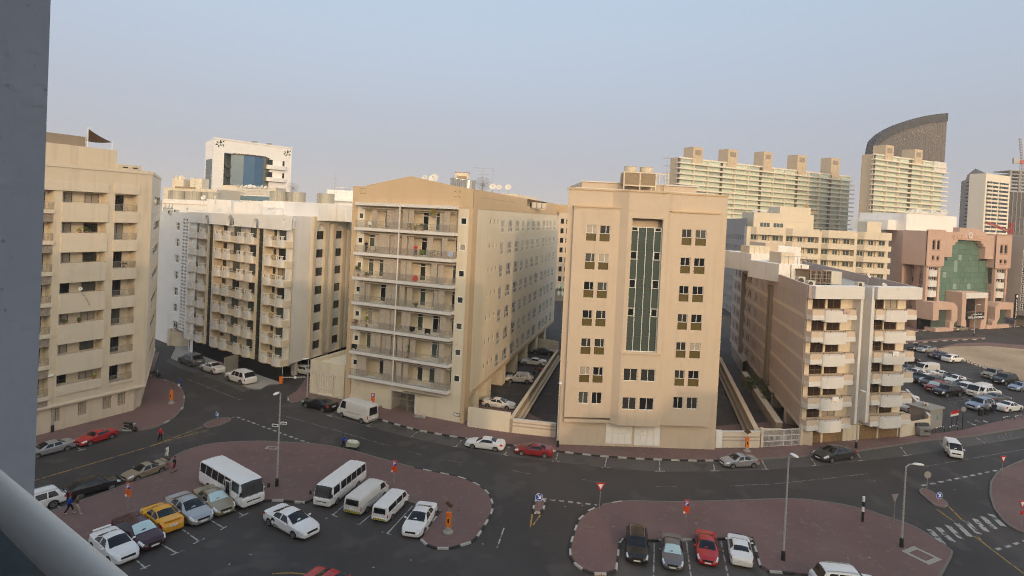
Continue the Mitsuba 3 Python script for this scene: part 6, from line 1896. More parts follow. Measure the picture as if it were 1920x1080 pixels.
def suv_kind(name, L=4.8, w=.93, roof=1.82, hood=1.13, rear_slope=.25, rails=True, r=.38):
    wb = L * .58
    F, R = L / 2, -L / 2
    xs = [R, R + .05, R + .15, R + .28 + rear_slope * .3, R + .55 + rear_slope, R + 1.5, 0, .45, 1.15 * L / 4.8, F - .85, F - .3, F - .07, F]
    top = [.95, 1.10, 1.18, 1.36, roof - .05, roof, roof, roof - .04, hood + .08, hood, hood - .10, .82, .72]
    belt = [.80, .98, 1.06, 1.10, 1.11, 1.10, 1.08, 1.07, 1.04, hood - .10, hood - .22, .70, .6]
    half = [w * .82, w * .90, w * .94, w * .96, w * .98, w, w, w, w, w * .98, w * .93, w * .80, w * .7]
    rh = [w * .7, w * .80, w * .82, w * .80, w * .74, w * .73, w * .74, w * .74, w * .84, w * .84, w * .78, w * .66, w * .56]
    un = [.48, .36, .32, .30, .28, .27, .27, .27, .27, .28, .30, .33, .42]
    c = Car(xs, top, belt, half, rh, un, (wb / 2 + .02, -wb / 2 + .02), r, w - .12)
    mm = xs[4] + .1
    car_kind(name, c, (xs[8] - .05, .50), (xs[2] + .06, xs[4] - .06),
             [(.02, xs[8] - .40, .02, .42), (-.95, -.08, -.95, -.08), (R + .55 + rear_slope * .7, -1.05, R + .80 + rear_slope, -1.05)],
             (F - .46, F - .11, 4.2, 7.4), (R + .05, R + .22, 4.0, 5.8), (.72, .20), .88, (xs[8] - .42, 1.18), rails, .46)


def van_kind(name, L=4.9, w=.86, roof=1.98, glazed=False, r=.33, high=0.0, marks=None, nose_in=.0):
    F, R = L / 2, -L / 2
    rf = roof + high
    xs = [R, R + .04, R + .10, R + .30, -.5, .9 * L / 4.9, F - 1.05, F - .85, F - .28, F - .10, F - .03, F]
    top = [1.2, rf - .35, rf - .10, rf - .02, rf, rf, rf - .02, rf - .06, 1.18, .98, .82, .72]
    belt = [.8, 1.05, 1.12, 1.15, 1.15, 1.14, 1.13, 1.12, 1.06, .86, .70, .60]
    half = [w * .90, w * .955, w * .97, w * .99, w, w, w, w, w * .97, w * .92, w * .86, w * .8]
    rh = [w * .80, w * .84, w * .86, w * .87, w * .88, w * .88, w * .87, w * .86, w * .86, w * .84, w * .78, w * .7]
    un = [.38, .32, .28, .26, .26, .26, .26, .26, .27, .30, .33, .38]
    c = Car(xs, top, belt, half, rh, un, (F - .95, R + 1.0), r, w - .09)
    sides = [(F - 1.55, F - .62, F - 1.55, F - .92)]
    if glazed:
        sides += [(F - 2.75, F - 1.68, F - 2.75, F - 1.68), (R + .30, F - 2.85, R + .34, F - 2.85)]
    P = {}
    yy = w * .70
    P['rear_window'] = (MB().add([(R - .035, -yy, 1.14), (R - .035, yy, 1.14), (R + .035, yy * .94, rf - .26), (R + .035, -yy * .94, rf - .26)], [[0, 1, 2, 3]]), 'glass_car', False)
    P['door_seam'] = (MB().box(R + 1.0, F - 1.7, w + .001, w + .008, 1.02, 1.05).box(R + 1.0, F - 1.7, -w - .008, -w - .001, 1.02, 1.05), 'black_paint', False)
    P['bumper.r'] = (MB().box(R - .07, R + .1, -w * .86, w * .86, .40, .62), 'BODY' if glazed else 'bin_grey', False)
    if marks:
        mb = MB()
        for q in range(7):
            y = -.62 + q * .18
            mb.add([(R - .078, y, .44), (R - .078, y + .09, .44), (R - .078, y + .16, .60), (R - .078, y + .07, .60)], [[0, 1, 2, 3]])
        P['hazard_stripe'] = (MB().box(R - .075, R - .06, -.66, .66, .42, .61), marks, False)
        P['hazard_marks'] = (mb, 'black_paint', False)
    car_kind(name, c, (F - .25, F - .86), None, sides, (F - .32, F - .05, 4.2, 6.9), (R + .015, R + .10, 3.6, 5.5), (.70, .14), .70, (F - .60, 1.22), False, .42, P)


def bus_kind(name, L=7.0, w=1.02, roof=2.62, r=.40):
    F, R = L / 2, -L / 2
    xs = [R, R + .04, R + .12, R + .5, -1.0, 1.5, F - .75, F - .42, F - .12, F - .04, F]
    top = [1.9, roof - .35, roof - .10, roof - .02, roof, roof, roof - .02, roof - .12, 1.34, 1.15, 1.0]
    belt = [1.1, 1.35, 1.38, 1.40, 1.40, 1.40, 1.38, 1.34, 1.16, .98, .85]
    half = [w * .92, w * .96, w * .98, w, w, w, w, w * .99, w * .95, w * .91, w * .87]
    rh = [w * .82, w * .86, w * .88, w * .89, w * .90, w * .90, w * .89, w * .88, w * .88, w * .86, w * .82]
    un = [.42, .36, .34, .32, .32, .32, .32, .32, .33, .36, .4]
    c = Car(xs, top, belt, half, rh, un, (F - 1.25, R + 1.75), r, w - .12)
    sides = []
    n = 5
    for q in range(n):
        a = R + .25 + q * (L - 2.05) / n
        b = a + (L - 2.05) / n - .08
        sides.append((a, b, a, b))
    sides.append((F - 1.62, F - .55, F - 1.62, F - .60))
    P = {}
    P['rear_window'] = (MB().add([(R - .03, -.75, 1.5), (R - .03, .75, 1.5), (R + .02, .72, roof - .30), (R + .02, -.72, roof - .30)], [[0, 1, 2, 3]]), 'glass_car', False)
    P['entry_door'] = (MB().box(F - 2.5, F - 1.72, -w - .012, -w + .02, .42, 2.30), 'BODY', False)
    P['door_glass'] = (MB().box(F - 2.42, F - 2.14, -w - .02, -w - .012, .95, 2.2).box(F - 2.08, F - 1.8, -w - .02, -w - .012, .95, 2.2), 'glass_car', False)
    P['door_seal'] = (MB().box(F - 2.12, F - 2.10, -w - .02, -w - .011, .42, 2.28).box(F - 2.52, F - 2.50, -w - .02, -w, .42, 2.30).box(F - 1.72, F - 1.70, -w - .02, -w, .42, 2.30), 'black_paint', False)
    P['wiper'] = (MB().bar((F + .0, .35, 1.28), (F - .12, -.15, 1.42), .015, n=4).bar((F + .0, -.35, 1.28), (F - .12, .2, 1.42), .015, n=4), 'black_paint', False)
    P['vent'] = (MB().box(-1.3, -.9, -w - .01, -w + .01, .55, .80), 'black_paint', False)
    P['arm_mirror.l'] = (MB().bar((F - .1, w - .05, 2.1), (F + .15, w + .12, 2.0), .02, n=5).box(F + .08, F + .18, w + .03, w + .22, 1.62, 2.0), 'black_paint', False)
    P['arm_mirror.r'] = (MB().bar((F - .1, -w + .05, 2.1), (F + .15, -w - .12, 2.0), .02, n=5).box(F + .08, F + .18, -w - .22, -w - .03, 1.62, 2.0), 'black_paint', False)
    car_kind(name, c, (F - .10, F - .44), None, sides, (F - .16, F - .02, 3.9, 5.4), (R + .01, R + .08, 3.2, 4.6), (.78, .10), .72, (F - .6, 1.4), False, .55, P, hubs=6)


sedan_kind('sedan'); sedan_kind('long_sedan', 4.85, .91, 1.47, .97, 1.08); sedan_kind('sport_coupe', 4.35, .92, 1.32, .90, 1.0, coupe=1.0)
sedan_kind('small_sedan', 4.35, .85, 1.50, .98, 1.08, spoiler=True); sedan_kind('fastback', 4.8, .93, 1.42, .93, 1.10, coupe=.5)
suv_kind('suv'); suv_kind('crossover', 4.5, .92, 1.68, 1.08, .45, rails=False, r=.36); suv_kind('big_suv', 5.0, .97, 1.90, 1.20, .12, r=.41)
van_kind('cargo_van', 4.9, .86, 1.95); van_kind('high_van', 5.2, .90, 2.05, high=.30); van_kind('marked_van', 4.75, .86, 1.95, marks='yellow_tape'); van_kind('glazed_van', 4.75, .86, 1.98, glazed=True, marks='yellow_tape')
van_kind('mini_van', 3.4, .74, 1.80, r=.29)
bus_kind('minibus')
for nm, c, rg, mt in (('white', (.72, .72, .71), .22, 0), ('off_white', (.62, .61, .58), .25, 0), ('silver', (.40, .41, .42), .28, .5), ('grey', (.17, .17, .175), .28, .4), ('dark_grey', (.055, .056, .06), .25, .3),
                      ('black', (.012, .012, .013), .18, 0), ('red', (.40, .022, .025), .2, 0), ('dark_red', (.21, .018, .026), .22, .1), ('maroon', (.045, .014, .024), .2, .1), ('champagne', (.32, .27, .19), .28, .4),
                      ('yellow', (.68, .33, .020), .25, 0), ('navy', (.020, .028, .075), .2, .1), ('blue_silver', (.30, .36, .45), .28, .5)):
    mat('paint_' + nm, c, rough=rg, metal=mt, spec=.5, coat=.6)


def vehicle(name, kind, paint, x, y, yaw, label, category, s=1.0, z=.0, group=None, sx=1.0, extra=None, skip=(), shade=None, sz=1.0):
    """one vehicle with its parts; yaw in degrees, 0 = facing +x"""
    K = KINDS[kind]; c = K['car']
    k = thing(name, label, category, group)
    M = T().translate((float(x), float(y), float(z))).rotate((0, 0, 1), float(yaw)).scale((float(s * sx), float(s), float(s * sz)))
    for pn, (sh, b) in K['parts'].items():
        base = pn.split('.')[0]
        if base in skip:
            continue
        b = 'paint_' + paint if b == 'BODY' else b
        if base == 'windscreen' and shade:
            b = shade
        part(k, base, sh, b, M)
    for xw in c.wheels:
        for sg_ in (1, -1):
            Mw = M @ T().translate((xw, sg_ * (c.track), c.rad)).rotate((1, 0, 0), -90 * sg_)
            w = part(k, 'wheel', K['tyre'], 'rubber', Mw)
            part(w, 'rim', K['rim'], 'alloy', Mw)
    return k, M


def parked(name, kind, paint, fit, label, category='car', **kw):
    """fit = (x, y, yaw, wheelbase seen): measured on the ground from the two near wheels"""
    x, y, yaw, wb = fit
    c = KINDS[kind]['car']
    s = min(1.12, max(.92, wb / (c.wheels[0] - c.wheels[1])))
    kw.setdefault('sz', .90)
    m = (c.wheels[0] + c.wheels[1]) / 2 * s
    return vehicle(name, kind, paint, x - m * math.cos(math.radians(yaw)), y - m * math.sin(math.radians(yaw)), yaw, label, category, s=s, **kw)

# ------------------------------------------------------------------ the vehicles in the street and the car parks
KB = 'cars along the kerbs and in the street bays'
LT = 'cars in the open car park'
CT = 'cars in the parking court beside the tan block'
for name, kind, paint, fit, lab, cat, kw in (
    ('parked_car', 'long_sedan', 'silver', (-46.67, 61.8, -122.2, 1.95), 'silver saloon at the kerb under the cream balcony block, farthest left', 'car', {}),
    ('parked_car', 'sport_coupe', 'red', (-44.28, 65.4, -112.9, 2.05), 'bright red two-door sports car at the corner kerb', 'car', {}),
    ('parked_car', 'small_sedan', 'champagne', (-34.25, 57.73, -118.6, 2.0), 'champagne saloon by the paved island, near two pedestrians', 'car', {}),
    ('parked_car', 'crossover', 'black', (-36.69, 53.99, 52.9, 1.76), 'black hatchback on the roadside bay of the paved island', 'car', {}),
    ('parked_car', 'big_suv', 'white', (-39.35, 50.26, -125.7, 1.66), 'white off-roader half hidden behind the balcony pier', 'car', {}),
    ('parked_car', 'small_sedan', 'white', (-28.75, 44.82, -35.1, 3.25), 'white saloon nearest the handrail in the left bay', 'car', {}),
    ('parked_car', 'long_sedan', 'maroon', (-28.22, 46.9, -34.4, 3.84), 'dark maroon saloon with a pale sunshade in its windscreen', 'car', dict(shade='sunshade')),
    ('parked_car', 'small_sedan', 'yellow', (-27.7, 49.17, 140.9, 3.43), 'yellow saloon parked nose in between maroon and silver cars', 'car', {}),
    ('parked_car', 'long_sedan', 'silver', (-26.38, 50.83, -37.0, 3.77), 'silver saloon beside the yellow one in the left bay', 'car', {}),
    ('parked_car', 'sedan', 'champagne', (-25.04, 52.45, -40.4, 3.75), 'beige-grey older saloon with a sunshade beside the left minibus', 'car', dict(shade='sunshade')),
    ('minibus', 'minibus', 'white', (-24.39, 54.64, -37.5, 4.64), 'white minibus with its door side showing, left of the two', 'minibus', {}),
    ('moving_car', 'long_sedan', 'white', (-17.14, 49.51, -33.8, 3.31), 'white saloon with black graphics on its rear door driving past the bays', 'car', {}),
    ('minibus', 'minibus', 'white', (-14.92, 55.75, -105.0, 3.63), 'white minibus facing down left beside the vans, right of the two', 'minibus', {}),
    ('parked_van', 'marked_van', 'off_white', (-11.95, 54.2, 72.2, 2.95), 'off-white panel van parked tail out beside the right minibus', 'van', {}),
    ('parked_van', 'glazed_van', 'white', (-9.55, 52.97, 74.8, 2.45), 'white windowed van with a yellow tail stripe', 'van', {}),
    ('parked_car', 'long_sedan', 'white', (-6.67, 50.98, -99.7, 2.91), 'white saloon facing out at the rounded end of the paved island', 'car', {}),
    ('parked_car', 'fastback', 'black', (-24.35, 79.51, 149.8, 3.14), 'black fastback in front of the low annexe', 'car', {}),
    ('parked_van', 'high_van', 'off_white', (-18.6, 76.3, 147.8, 3.53), 'high-roofed white panel van in front of the tan block', 'van', {}),
    ('parked_car', 'fastback', 'white', (-1.88, 68.66, 169.4, 2.68), 'white fastback at the striped kerb before the sand yard wall', 'car', {}),
    ('parked_car', 'fastback', 'dark_red', (3.68, 67.43, 170.0, 2.58), 'dark red coupe at the striped kerb left of the peach block', 'car', {}),
    ('parked_car', 'sedan', 'silver', (26.64, 66.95, -168.6, 2.53), 'silver saloon at the kerb right of the peach block', 'car', {}),
    ('parked_car', 'long_sedan', 'dark_grey', (39.13, 70.39, -157.5, 3.34), 'dark grey saloon in front of the brown garage doors', 'car', {}),
    ('parked_car', 'suv', 'black', (11.3, 48.34, -101.1, 2.65), 'black off-roader with roof rails, first in the bay of four', 'car', {}),
    ('parked_car', 'long_sedan', 'grey', (14.05, 47.86, -103.8, 2.65), 'grey saloon with a pale sunshade in the bay of four', 'car', dict(shade='sunshade')),
    ('parked_car', 'long_sedan', 'red', (17.07, 48.69, -105.2, 2.65), 'red saloon facing out in the bay of four', 'car', {}),
    ('parked_car', 'fastback', 'white', (19.75, 48.63, 74.1, 2.65), 'white saloon parked nose in, last in the bay of four', 'car', {}),
    ('parked_car', 'suv', 'grey', (-51.49, 98.24, 144.7, 3.36), 'grey off-roader at the head of the row by the black hoarding', 'car', {}),
    ('parked_car', 'small_sedan', 'white', (-46.11, 94.52, 145.2, 3.14), 'white saloon in the middle of the row by the black hoarding', 'car', {}),
    ('parked_car', 'big_suv', 'white', (-39.51, 89.68, 145.7, 3.46), 'white off-roader with a dark roof hatch at the end of the hoarding row', 'car', {}),
    ('parked_car', 'sedan', 'champagne', (129.24, 171.88, -156.7, 3.33), 'small cream taxi standing before the hotel entrance', 'car', {}),
):
    if fit[1] < 62:
        kw = dict(kw, sz=.80 if kind in ('minibus', 'cargo_van', 'marked_van', 'glazed_van') else .86)
    k, M = parked(name, kind, paint, fit, lab, cat, group=(KB if cat == 'car' else None), **kw)
    if 'graphics' in lab:
        c = KINDS[kind]['car']
        for q, (x0, x1, q0, q1) in enumerate(((-1.15, -.75, 3.2, 4.9), (-.95, -.25, 2.4, 3.2), (-.3, .15, 2.1, 2.5))):
            m = c.patch(lambda s, t: x0 + (x1 - x0) * s, lambda s, t: -(q0 + (q1 - q0) * (t * .5 + .25 * math.sin(s * 3) + .2)), 6, 3, .012)
            part(k, 'door_graphic', shape(m, True), 'black_paint', M)

x, y = (55.05, 73.14)
vehicle('moving_van', 'mini_van', 'white', x, y, 246, 'small white delivery van driving along the street at the right', 'van')
x, y = (25.96, 43.92)
vehicle('parked_car', 'big_suv', 'white', x, y, -6, 'white off-roader with a dark sunroof cut by the lower edge', 'car', group=KB)
x, y = (-11.22, 41.12)
vehicle('parked_car', 'sedan', 'red', x, y, -25, 'red car whose roof just shows at the lower edge', 'car', group=KB)

for kind, paint, fit, lab in (
    ('long_sedan', 'white', (-0.68, 83.54, -15.8, 2.79), 'white saloon just behind the sand yard wall'),
    ('suv', 'off_white', (2.28, 96.74, 176.3, 2.66), 'white off-roader in the middle of the parking court'),
    ('fastback', 'white', (5.06, 108.79, 166.6, 2.8), 'white coupe in the parking court before the dark one'),
    ('fastback', 'dark_grey', (7.19, 117.48, 169.0, 2.77), 'dark coupe at the back wall of the parking court'),
    ('crossover', 'off_white', (-31.67, 95.45, -22.4, 2.34), 'white hatchback under the pillars of the white block'),
    ('sedan', 'silver', (-34.82, 98.77, -33.7, 1.95), 'grey saloon deep under the white block, behind a pillar'),
    ('sedan', 'white', (-62.58, 115.18, 151.2, 2.18), 'white saloon in the dark car port behind the low beige wall'),
):
    parked('parked_car', kind, paint, fit, lab, 'car', group=CT)

for kind, paint, fit, lab, kw in (
    ('suv', 'dark_grey', (95.45, 139.57, -162.9, 2.66), 'dark pickup-like off-roader at the far row end of the car park', {}),
    ('sedan', 'silver', (96.49, 138.15, -158.1, 3.1), 'silver saloon in front of the dark off-roader, far row', {}),
    ('sedan', 'black', (94.75, 131.93, 24.3, 3.21), 'black saloon nose to the sand lot, left of three', {}),
    ('small_sedan', 'navy', (95.24, 130.66, 21.3, 3.2), 'dark blue saloon nose to the sand lot, middle of three', {}),
    ('crossover', 'white', (95.38, 128.28, 22.7, 3.34), 'white crossover nose to the sand lot, right of three', {}),
    ('sedan', 'black', (84.06, 125.57, 18.3, 3.02), 'black saloon just right of the balcony block edge', {}),
    ('cargo_van', 'off_white', (82.5, 117.65, -160.0, 3.07), 'off-white van at the far end of the double row', {}),
    ('sedan', 'grey', (78.78, 117.84, -160.9, 2.33), 'grey saloon mostly hidden by the balcony block', {}),
    ('sedan', 'white', (77.47, 113.63, -151.6, 3.99), 'white saloon facing left at the start of the double row', {}),
    ('long_sedan', 'white', (83.06, 114.16, -9.0, 1.86), 'white saloon facing right behind the dark hatchback', {}),
    ('crossover', 'black', (75.66, 109.65, -147.7, 3.74), 'black hatchback second in the double row', {}),
    ('crossover', 'white', (76.39, 108.74, -146.2, 4.67), 'white crossover third in the double row', {}),
    ('suv', 'dark_grey', (75.91, 106.83, -148.4, 4.51), 'dark off-roader fourth in the double row', {}),
    ('crossover', 'dark_red', (74.54, 103.72, -148.1, 4.17), 'dark red crossover with a pale sunshade in the double row', dict(shade='sunshade')),
    ('suv', 'black', (74.49, 100.96, -159.8, 3.12), 'black off-roader nearest in the double row', {}),
    ('sedan', 'dark_grey', (83.2, 111.68, -148.5, 4.25), 'dark saloon in the back line behind the white crossover', {}),
    ('sedan', 'white', (82.38, 109.97, -149.6, 4.3), 'white saloon in the back line between two dark cars', {}),
    ('sedan', 'black', (81.09, 106.46, -148.4, 4.44), 'black saloon in the back line behind the red crossover', {}),
    ('crossover', 'white', (80.16, 104.21, 32.2, 3.42), 'white hatchback showing its red tail lamp beside the van', {}),
    ('cargo_van', 'off_white', (80.57, 101.96, -150.1, 4.34), 'off-white van in the near half of the car park', {}),
    ('suv', 'white', (81.55, 101.51, 22.5, 3.51), 'white estate car with red tail lamps beside the van', {}),
    ('long_sedan', 'grey', (80.85, 98.62, 18.9, 3.02), 'grey saloon behind the blue-silver off-roader', {}),
    ('suv', 'blue_silver', (74.41, 93.81, -152.5, 4.0), 'blue-silver off-roader by the three standing men', {}),
    ('sedan', 'white', (78.81, 93.7, 23.8, 3.5), 'white saloon nearest the hoop barriers', {}),
    ('suv', 'champagne', (93.65, 115.39, -152.2, 4.48), 'champagne off-roader beside the sand lot', {}),
    ('big_suv', 'black', (92.54, 111.29, -155.0, 3.91), 'big black off-roader beside the sand lot', {}),
    ('sedan', 'blue_silver', (91.78, 106.99, -155.2, 2.84), 'pale silver saloon at the right edge of the car park', {}),
    ('suv', 'white', (64.4, 96.3, 17.0, 2.23), 'white off-roader behind the yard wall, farthest of three', {}),
    ('crossover', 'white', (63.37, 93.59, 16.8, 2.39), 'white crossover behind the yard wall, middle of three', {}),
    ('sedan', 'white', (61.92, 90.88, 17.0, 2.35), 'white saloon behind the yard wall, nearest of three', {}),
):
    parked('parked_car', kind, paint, fit, lab, 'car', group=LT, skip=('bumper_trim', 'door_seam'), **kw)

# ------------------------------------------------------------------ street lamps, signs, meters, bins
def street_lamp(x, y, h, label, arm=(0.9, 0.0), group='street lamps', r=.09, z=.13):
    k = thing('street_lamp', label, 'street lamp', group)
    part(k, 'base', MB().lathe([(.0, 0), (.16, 0), (.15, .7), (.10, .78)], 14, (x, y, z)), 'black_paint')
    part(k, 'pole', MB().bar((x, y, z + .6), (x, y, z + h - .25), r, r * .65, 12), 'lamp_grey', smooth=40)
    ax, ay = arm
    L = math.hypot(ax, ay)
    part(k, 'arm', MB().path([(x, y, z + h - .3), (x + ax * .25, y + ay * .25, z + h - .05), (x + ax * .7, y + ay * .7, z + h)], r * .55, 8), 'lamp_grey')
    hd = MB()
    ico = trimesh.creation.icosphere(2, 1.0)
    v = np.array(ico.vertices) * (.48, .20, .10)
    v[:, 2] = np.where(v[:, 2] < -.02, -.02, v[:, 2])
    hd.add(v, ico.faces)
    M = place(x + ax, y + ay, z + h + .02, math.degrees(math.atan2(ay, ax)))
    hk = part(k, 'lamp_head', hd, 'white_paint', M, smooth=40, cache='lamphead')
    part(hk, 'lens', MB().box(-.28, .3, -.12, .12, -.05, -.02), 'headlight', M)
    return k


LAMPS = [
    ((-21.05, 56.49), 9.18, (-.05, -.95), 'slim grey street lamp on the paved island between the two minibuses'),
    ((22.96, 47.86), 8.84, (.1, -.7), 'slim grey street lamp right of the bay of four cars'),
    ((34.34, 50.78), 7.26, (.95, -.1), 'slim grey street lamp near the zebra crossing'),
    ((-50.31, 66.99), 6.6, (.1, -.6), 'thin street lamp against the ground floor of the cream balcony block'),
    ((6.5, 69.58), 7.73, (-.1, -.6), 'thin street lamp at the left corner of the peach block'),
    ((43.61, 73.78), 7.34, (.1, -.6), 'thin street lamp before the ribbed strip of the bowed balcony block'),
    ((-26.65, 81.14), 6.17, (-.3, -.4), 'thin street lamp at the corner of the low annexe'),
    ((126.58, 163.09), 8.71, (.9, 0), 'street lamp on the median in front of the hotel entrance'),
]
for (p, z, arm, lab) in LAMPS:
    street_lamp(*p, z - .13, lab, arm)
sx, sy = LAMPS[0][0]
hs = 6.04
for dx, nm in ((-.35, 'left-facing'), (.45, 'right-facing')):
    k = thing('direction_sign', 'small white ' + nm + ' plate clamped to the lamp between the minibuses', 'sign')
    part(k, 'plate', MB().box(sx + dx - .3, sx + dx + .3, sy - .12, sy - .08, hs - .12 + dx * .3, hs + .12 + dx * .3), 'sign_white')
    part(k, 'print', MB().box(sx + dx - .22, sx + dx + .22, sy - .126, sy - .12, hs - .05 + dx * .3, hs + .05 + dx * .3), 'black_paint')


def text_up(parent, text, height, at, bsdf, name='lettering'):
    return lettering(parent, text, height, at, bsdf, .012, name)


def parking_sign(x, y, ztop, label, yaw=0, z=.13, bsdf='red_orange'):
    k = thing('parking_sign', label, 'parking sign', 'orange parking signs with a blue P')
    M = place(x, y, 0, yaw)
    part(k, 'post', MB().bar((0, .03, z), (0, .03, ztop - .2), .035, n=8), 'galvanised', M)
    part(k, 'board', MB().box(-.26, .26, -.02, .02, ztop - 1.18, ztop), bsdf, M)
    part(k, 'panel', MB().box(-.19, .19, -.03, -.02, ztop - .52, ztop - .08), 'sign_blue', M)
    text_up(k, 'P', .34, T(M) @ T().translate((0, -.038, ztop - .30)), 'sign_white')
    fine = MB()
    for q in range(5):
        fine.box(-.2, .2 - .06 * (q % 3), -.026, -.02, ztop - .66 - q * .09, ztop - .63 - q * .09)
    part(k, 'fine_print', fine, 'sign_red', M)
    part(k, 'sticker', MB().bar((-.2, -.035, ztop - 1.1), (-.2, -.02, ztop - 1.1), .10, n=12), 'sign_white', M)


for p, z, lab, b in (
    ((-10.35, 58.3), 2.36, 'orange parking sign with a white P behind the white vans', 'red_orange'),
    ((16.24, 51.75), 2.84, 'orange parking sign with a white P behind the bay of four', 'red_orange'),
    ((-31.28, 50.41), 2.68, 'orange parking sign with a white P behind the maroon car', 'orange_paint'),
    ((-17.15, 78.53), 2.67, 'orange parking sign with a white P behind the high white van', 'orange_paint')):
    parking_sign(*p, z, lab, bsdf=b, yaw=-8 if p[0] < 0 else 6)


def parking_meter(x, y, label, yaw=0, h=1.68, panel=True, z=.13):
    k = thing('parking_meter', label, 'parking meter', 'orange parking meters')
    M = place(x, y, z, yaw)
    part(k, 'foot', MB().lathe([(0, 0), (.42, 0), (.42, .10), (.22, .16), (.20, .5), (0, .5)], 20), 'concrete', M)
    part(k, 'cabinet', MB().prism([(-.2, -.12), (.2, -.12), (.24, 0), (.2, .12), (-.2, .12), (-.24, 0)], .5, h), 'orange_paint', M)
    part(k, 'screen', MB().box(-.12, .12, -.135, -.12, h - 1.0, h - .35), 'amber', M)
    part(k, 'slot', MB().box(-.07, .07, -.15, -.135, h - .85, h - .5), 'black_paint', M)
    if panel:
        part(k, 'panel_post', MB().bar((0, 0, h), (0, 0, h + .4), .03, n=8), 'galvanised', M)
        part(k, 'solar_panel', MB().box(-.30, .30, -.02, .02, -.30, .30), 'wood_brown', T(M) @ T().translate((0, 0, h + .65)).rotate((0, 1, 0), 38).rotate((1, 0, 0), 35))


parking_meter(*(-4.12, 49.67), 'orange parking meter with a tilted solar panel on the rounded island end', -5)
parking_meter(*(29.05, 71.02), 'orange parking meter before the banded wall right of the peach block', 3)
parking_meter(*(-43.44, 78.38), 'orange parking meter on the corner pavement of the cream block', -20)


def keep_right(x, y, z1, label, yaw, z=.13):
    k = thing('keep_right_sign', label, 'traffic sign', 'blue keep-right signs')
    M = place(x, y, 0, yaw)
    part(k, 'post', MB().bar((0, .03, z), (0, .03, z1), .03, n=8), 'galvanised', M)
    d = part(k, 'disc', MB().bar((0, 0, z1), (0, -.02, z1), .36, n=28), 'sign_blue', M)
    part(d, 'rim', MB().lathe([(.33, .02), (.36, .02), (.36, .028), (.33, .028)], 28), 'sign_white', T(M) @ T().translate((0, 0, z1)).rotate((1, 0, 0), 90))
    a = plate([(-.20, .26), (-.12, .26), (.10, .02), (.10, .17), (.19, .17), (.19, -.16), (-.13, -.16), (-.13, -.08), (.03, -.08)], -.032, -.021)
    part(d, 'arrow', a, 'sign_white', T(M) @ T().translate((0, 0, z1)))


for p, z, lab, yw in (
    ((-34.58, 72.55), 1.01, 'round blue keep-right sign on the splitter island near the corner block', -30),
    ((3.66, 55.03), 0.94, 'round blue keep-right sign on the tiny island between the paved islands', 0),
    ((43.85, 59.72), 0.81, 'round blue keep-right sign on the island above the zebra crossing', 12)):
    keep_right(*p, z, lab, yw)


def give_way(x, y, z1, label, yaw, back=False, plate_=False, z=.13):
    k = thing('give_way_sign', label, 'traffic sign', 'triangular give-way signs')
    M = place(x, y, 0, yaw + (180 if back else 0))
    part(k, 'post', MB().bar((0, .03, z), (0, .03, z1 + .2), .03, n=8), 'galvanised', M)
    s = .45
    t = part(k, 'triangle', plate([(-s, .38), (s, .38), (0, -.42)], -.02, 0), 'sign_red', T(M) @ T().translate((0, 0, z1)))
    part(t, 'field', plate([(-s * .58, .26), (s * .58, .26), (0, -.22)], -.03, -.021), 'sign_white', T(M) @ T().translate((0, 0, z1)))
    part(t, 'back', plate([(-s * .99, .375), (s * .99, .375), (0, -.41)], .002, .02), 'galvanised', T(M) @ T().translate((0, 0, z1)))
    if plate_:
        part(k, 'lower_plate', MB().box(-.2, .2, -.02, 0, z1 - .95, z1 - .55), 'sign_red', M)


for p, z, lab, yw, bk, pt_ in (
    ((9.26, 54.97), 2.18, 'red and white give-way triangle on the rounded corner of the bay island', 8, False, False),
    ((36.3, 54.95), 2.42, 'give-way triangle seen from its grey back near the zebra crossing', 20, True, False),
    ((56.07, 66.94), 2.1, 'red and white give-way triangle at the tip of the rounded corner pavement', 15, False, False),
    ((48.32, 55.29), 2.24, 'red and white give-way triangle with a small red plate, at the right edge', 15, False, True)):
    give_way(*p, z, lab, yw, bk, pt_)
x, y = (44.25, 62.08)
k = thing('round_sign', 'round traffic sign seen from its grey back on the island above the crossing', 'traffic sign')
part(k, 'post', MB().bar((x, y, .13), (x, y, 2.0), .03, n=8), 'galvanised')
part(k, 'disc', MB().bar((x, y - .05, 1.9), (x, y - .03, 1.9), .36, n=24), 'galvanised')
x, y = (33.47, 54.98)
k = thing('marker_post', 'black and white banded marker post on the bay island edge', 'post')
zt_ = 2.43
for q in range(5):
    part(k, 'band', MB().bar((x, y, .13 + (zt_ - .13) * q / 5), (x, y, .13 + (zt_ - .13) * (q + 1) / 5), .11, n=12), 'sign_white' if q in (2,) or q == 4 else 'black_paint')

# car park booth, flag board, bins, hoops
bx = Facade((58.54, 82.45), (61.57, 84.12))
k = thing('attendant_booth', 'grey-brown attendant booth with a flat roof beside the yard wall', 'booth')
part(k, 'wall', wall_mesh(0, bx.W, 0, 2.6, [(bx.W * .40, bx.W * .66, 1.1, 2.0), (bx.W * .70, bx.W * .95, 1.1, 2.0)], .1), 'wall_mauve', bx.M)
part(k, 'wall', MB().box(0, bx.W, .11, 2.6, 0, 2.6), 'wall_mauve', bx.M)
part(k, 'roof', MB().box(-.15, bx.W + .15, -.2, 2.8, 2.6, 2.8), 'roof_grey', bx.M)
for a in (.40, .70):
    part(k, 'window', MB().box(bx.W * a, bx.W * (a + .255), .06, .09, 1.1, 2.0), 'glass_pale', bx.M)
ac_unit(*bx.pt(bx.W * .35, 1.2), 2.8, 10, 'small cooling unit on the attendant booth roof', w=.7, h=.45)
x, y = (63.48, 84.38)
k = thing('notice_board', 'red and white notice board on two legs beside the booth', 'board')
for dx in (-.35, .35):
    part(k, 'leg', MB().bar((x + dx, y, 0), (x + dx, y, 1.6), .05, n=8), 'black_paint')
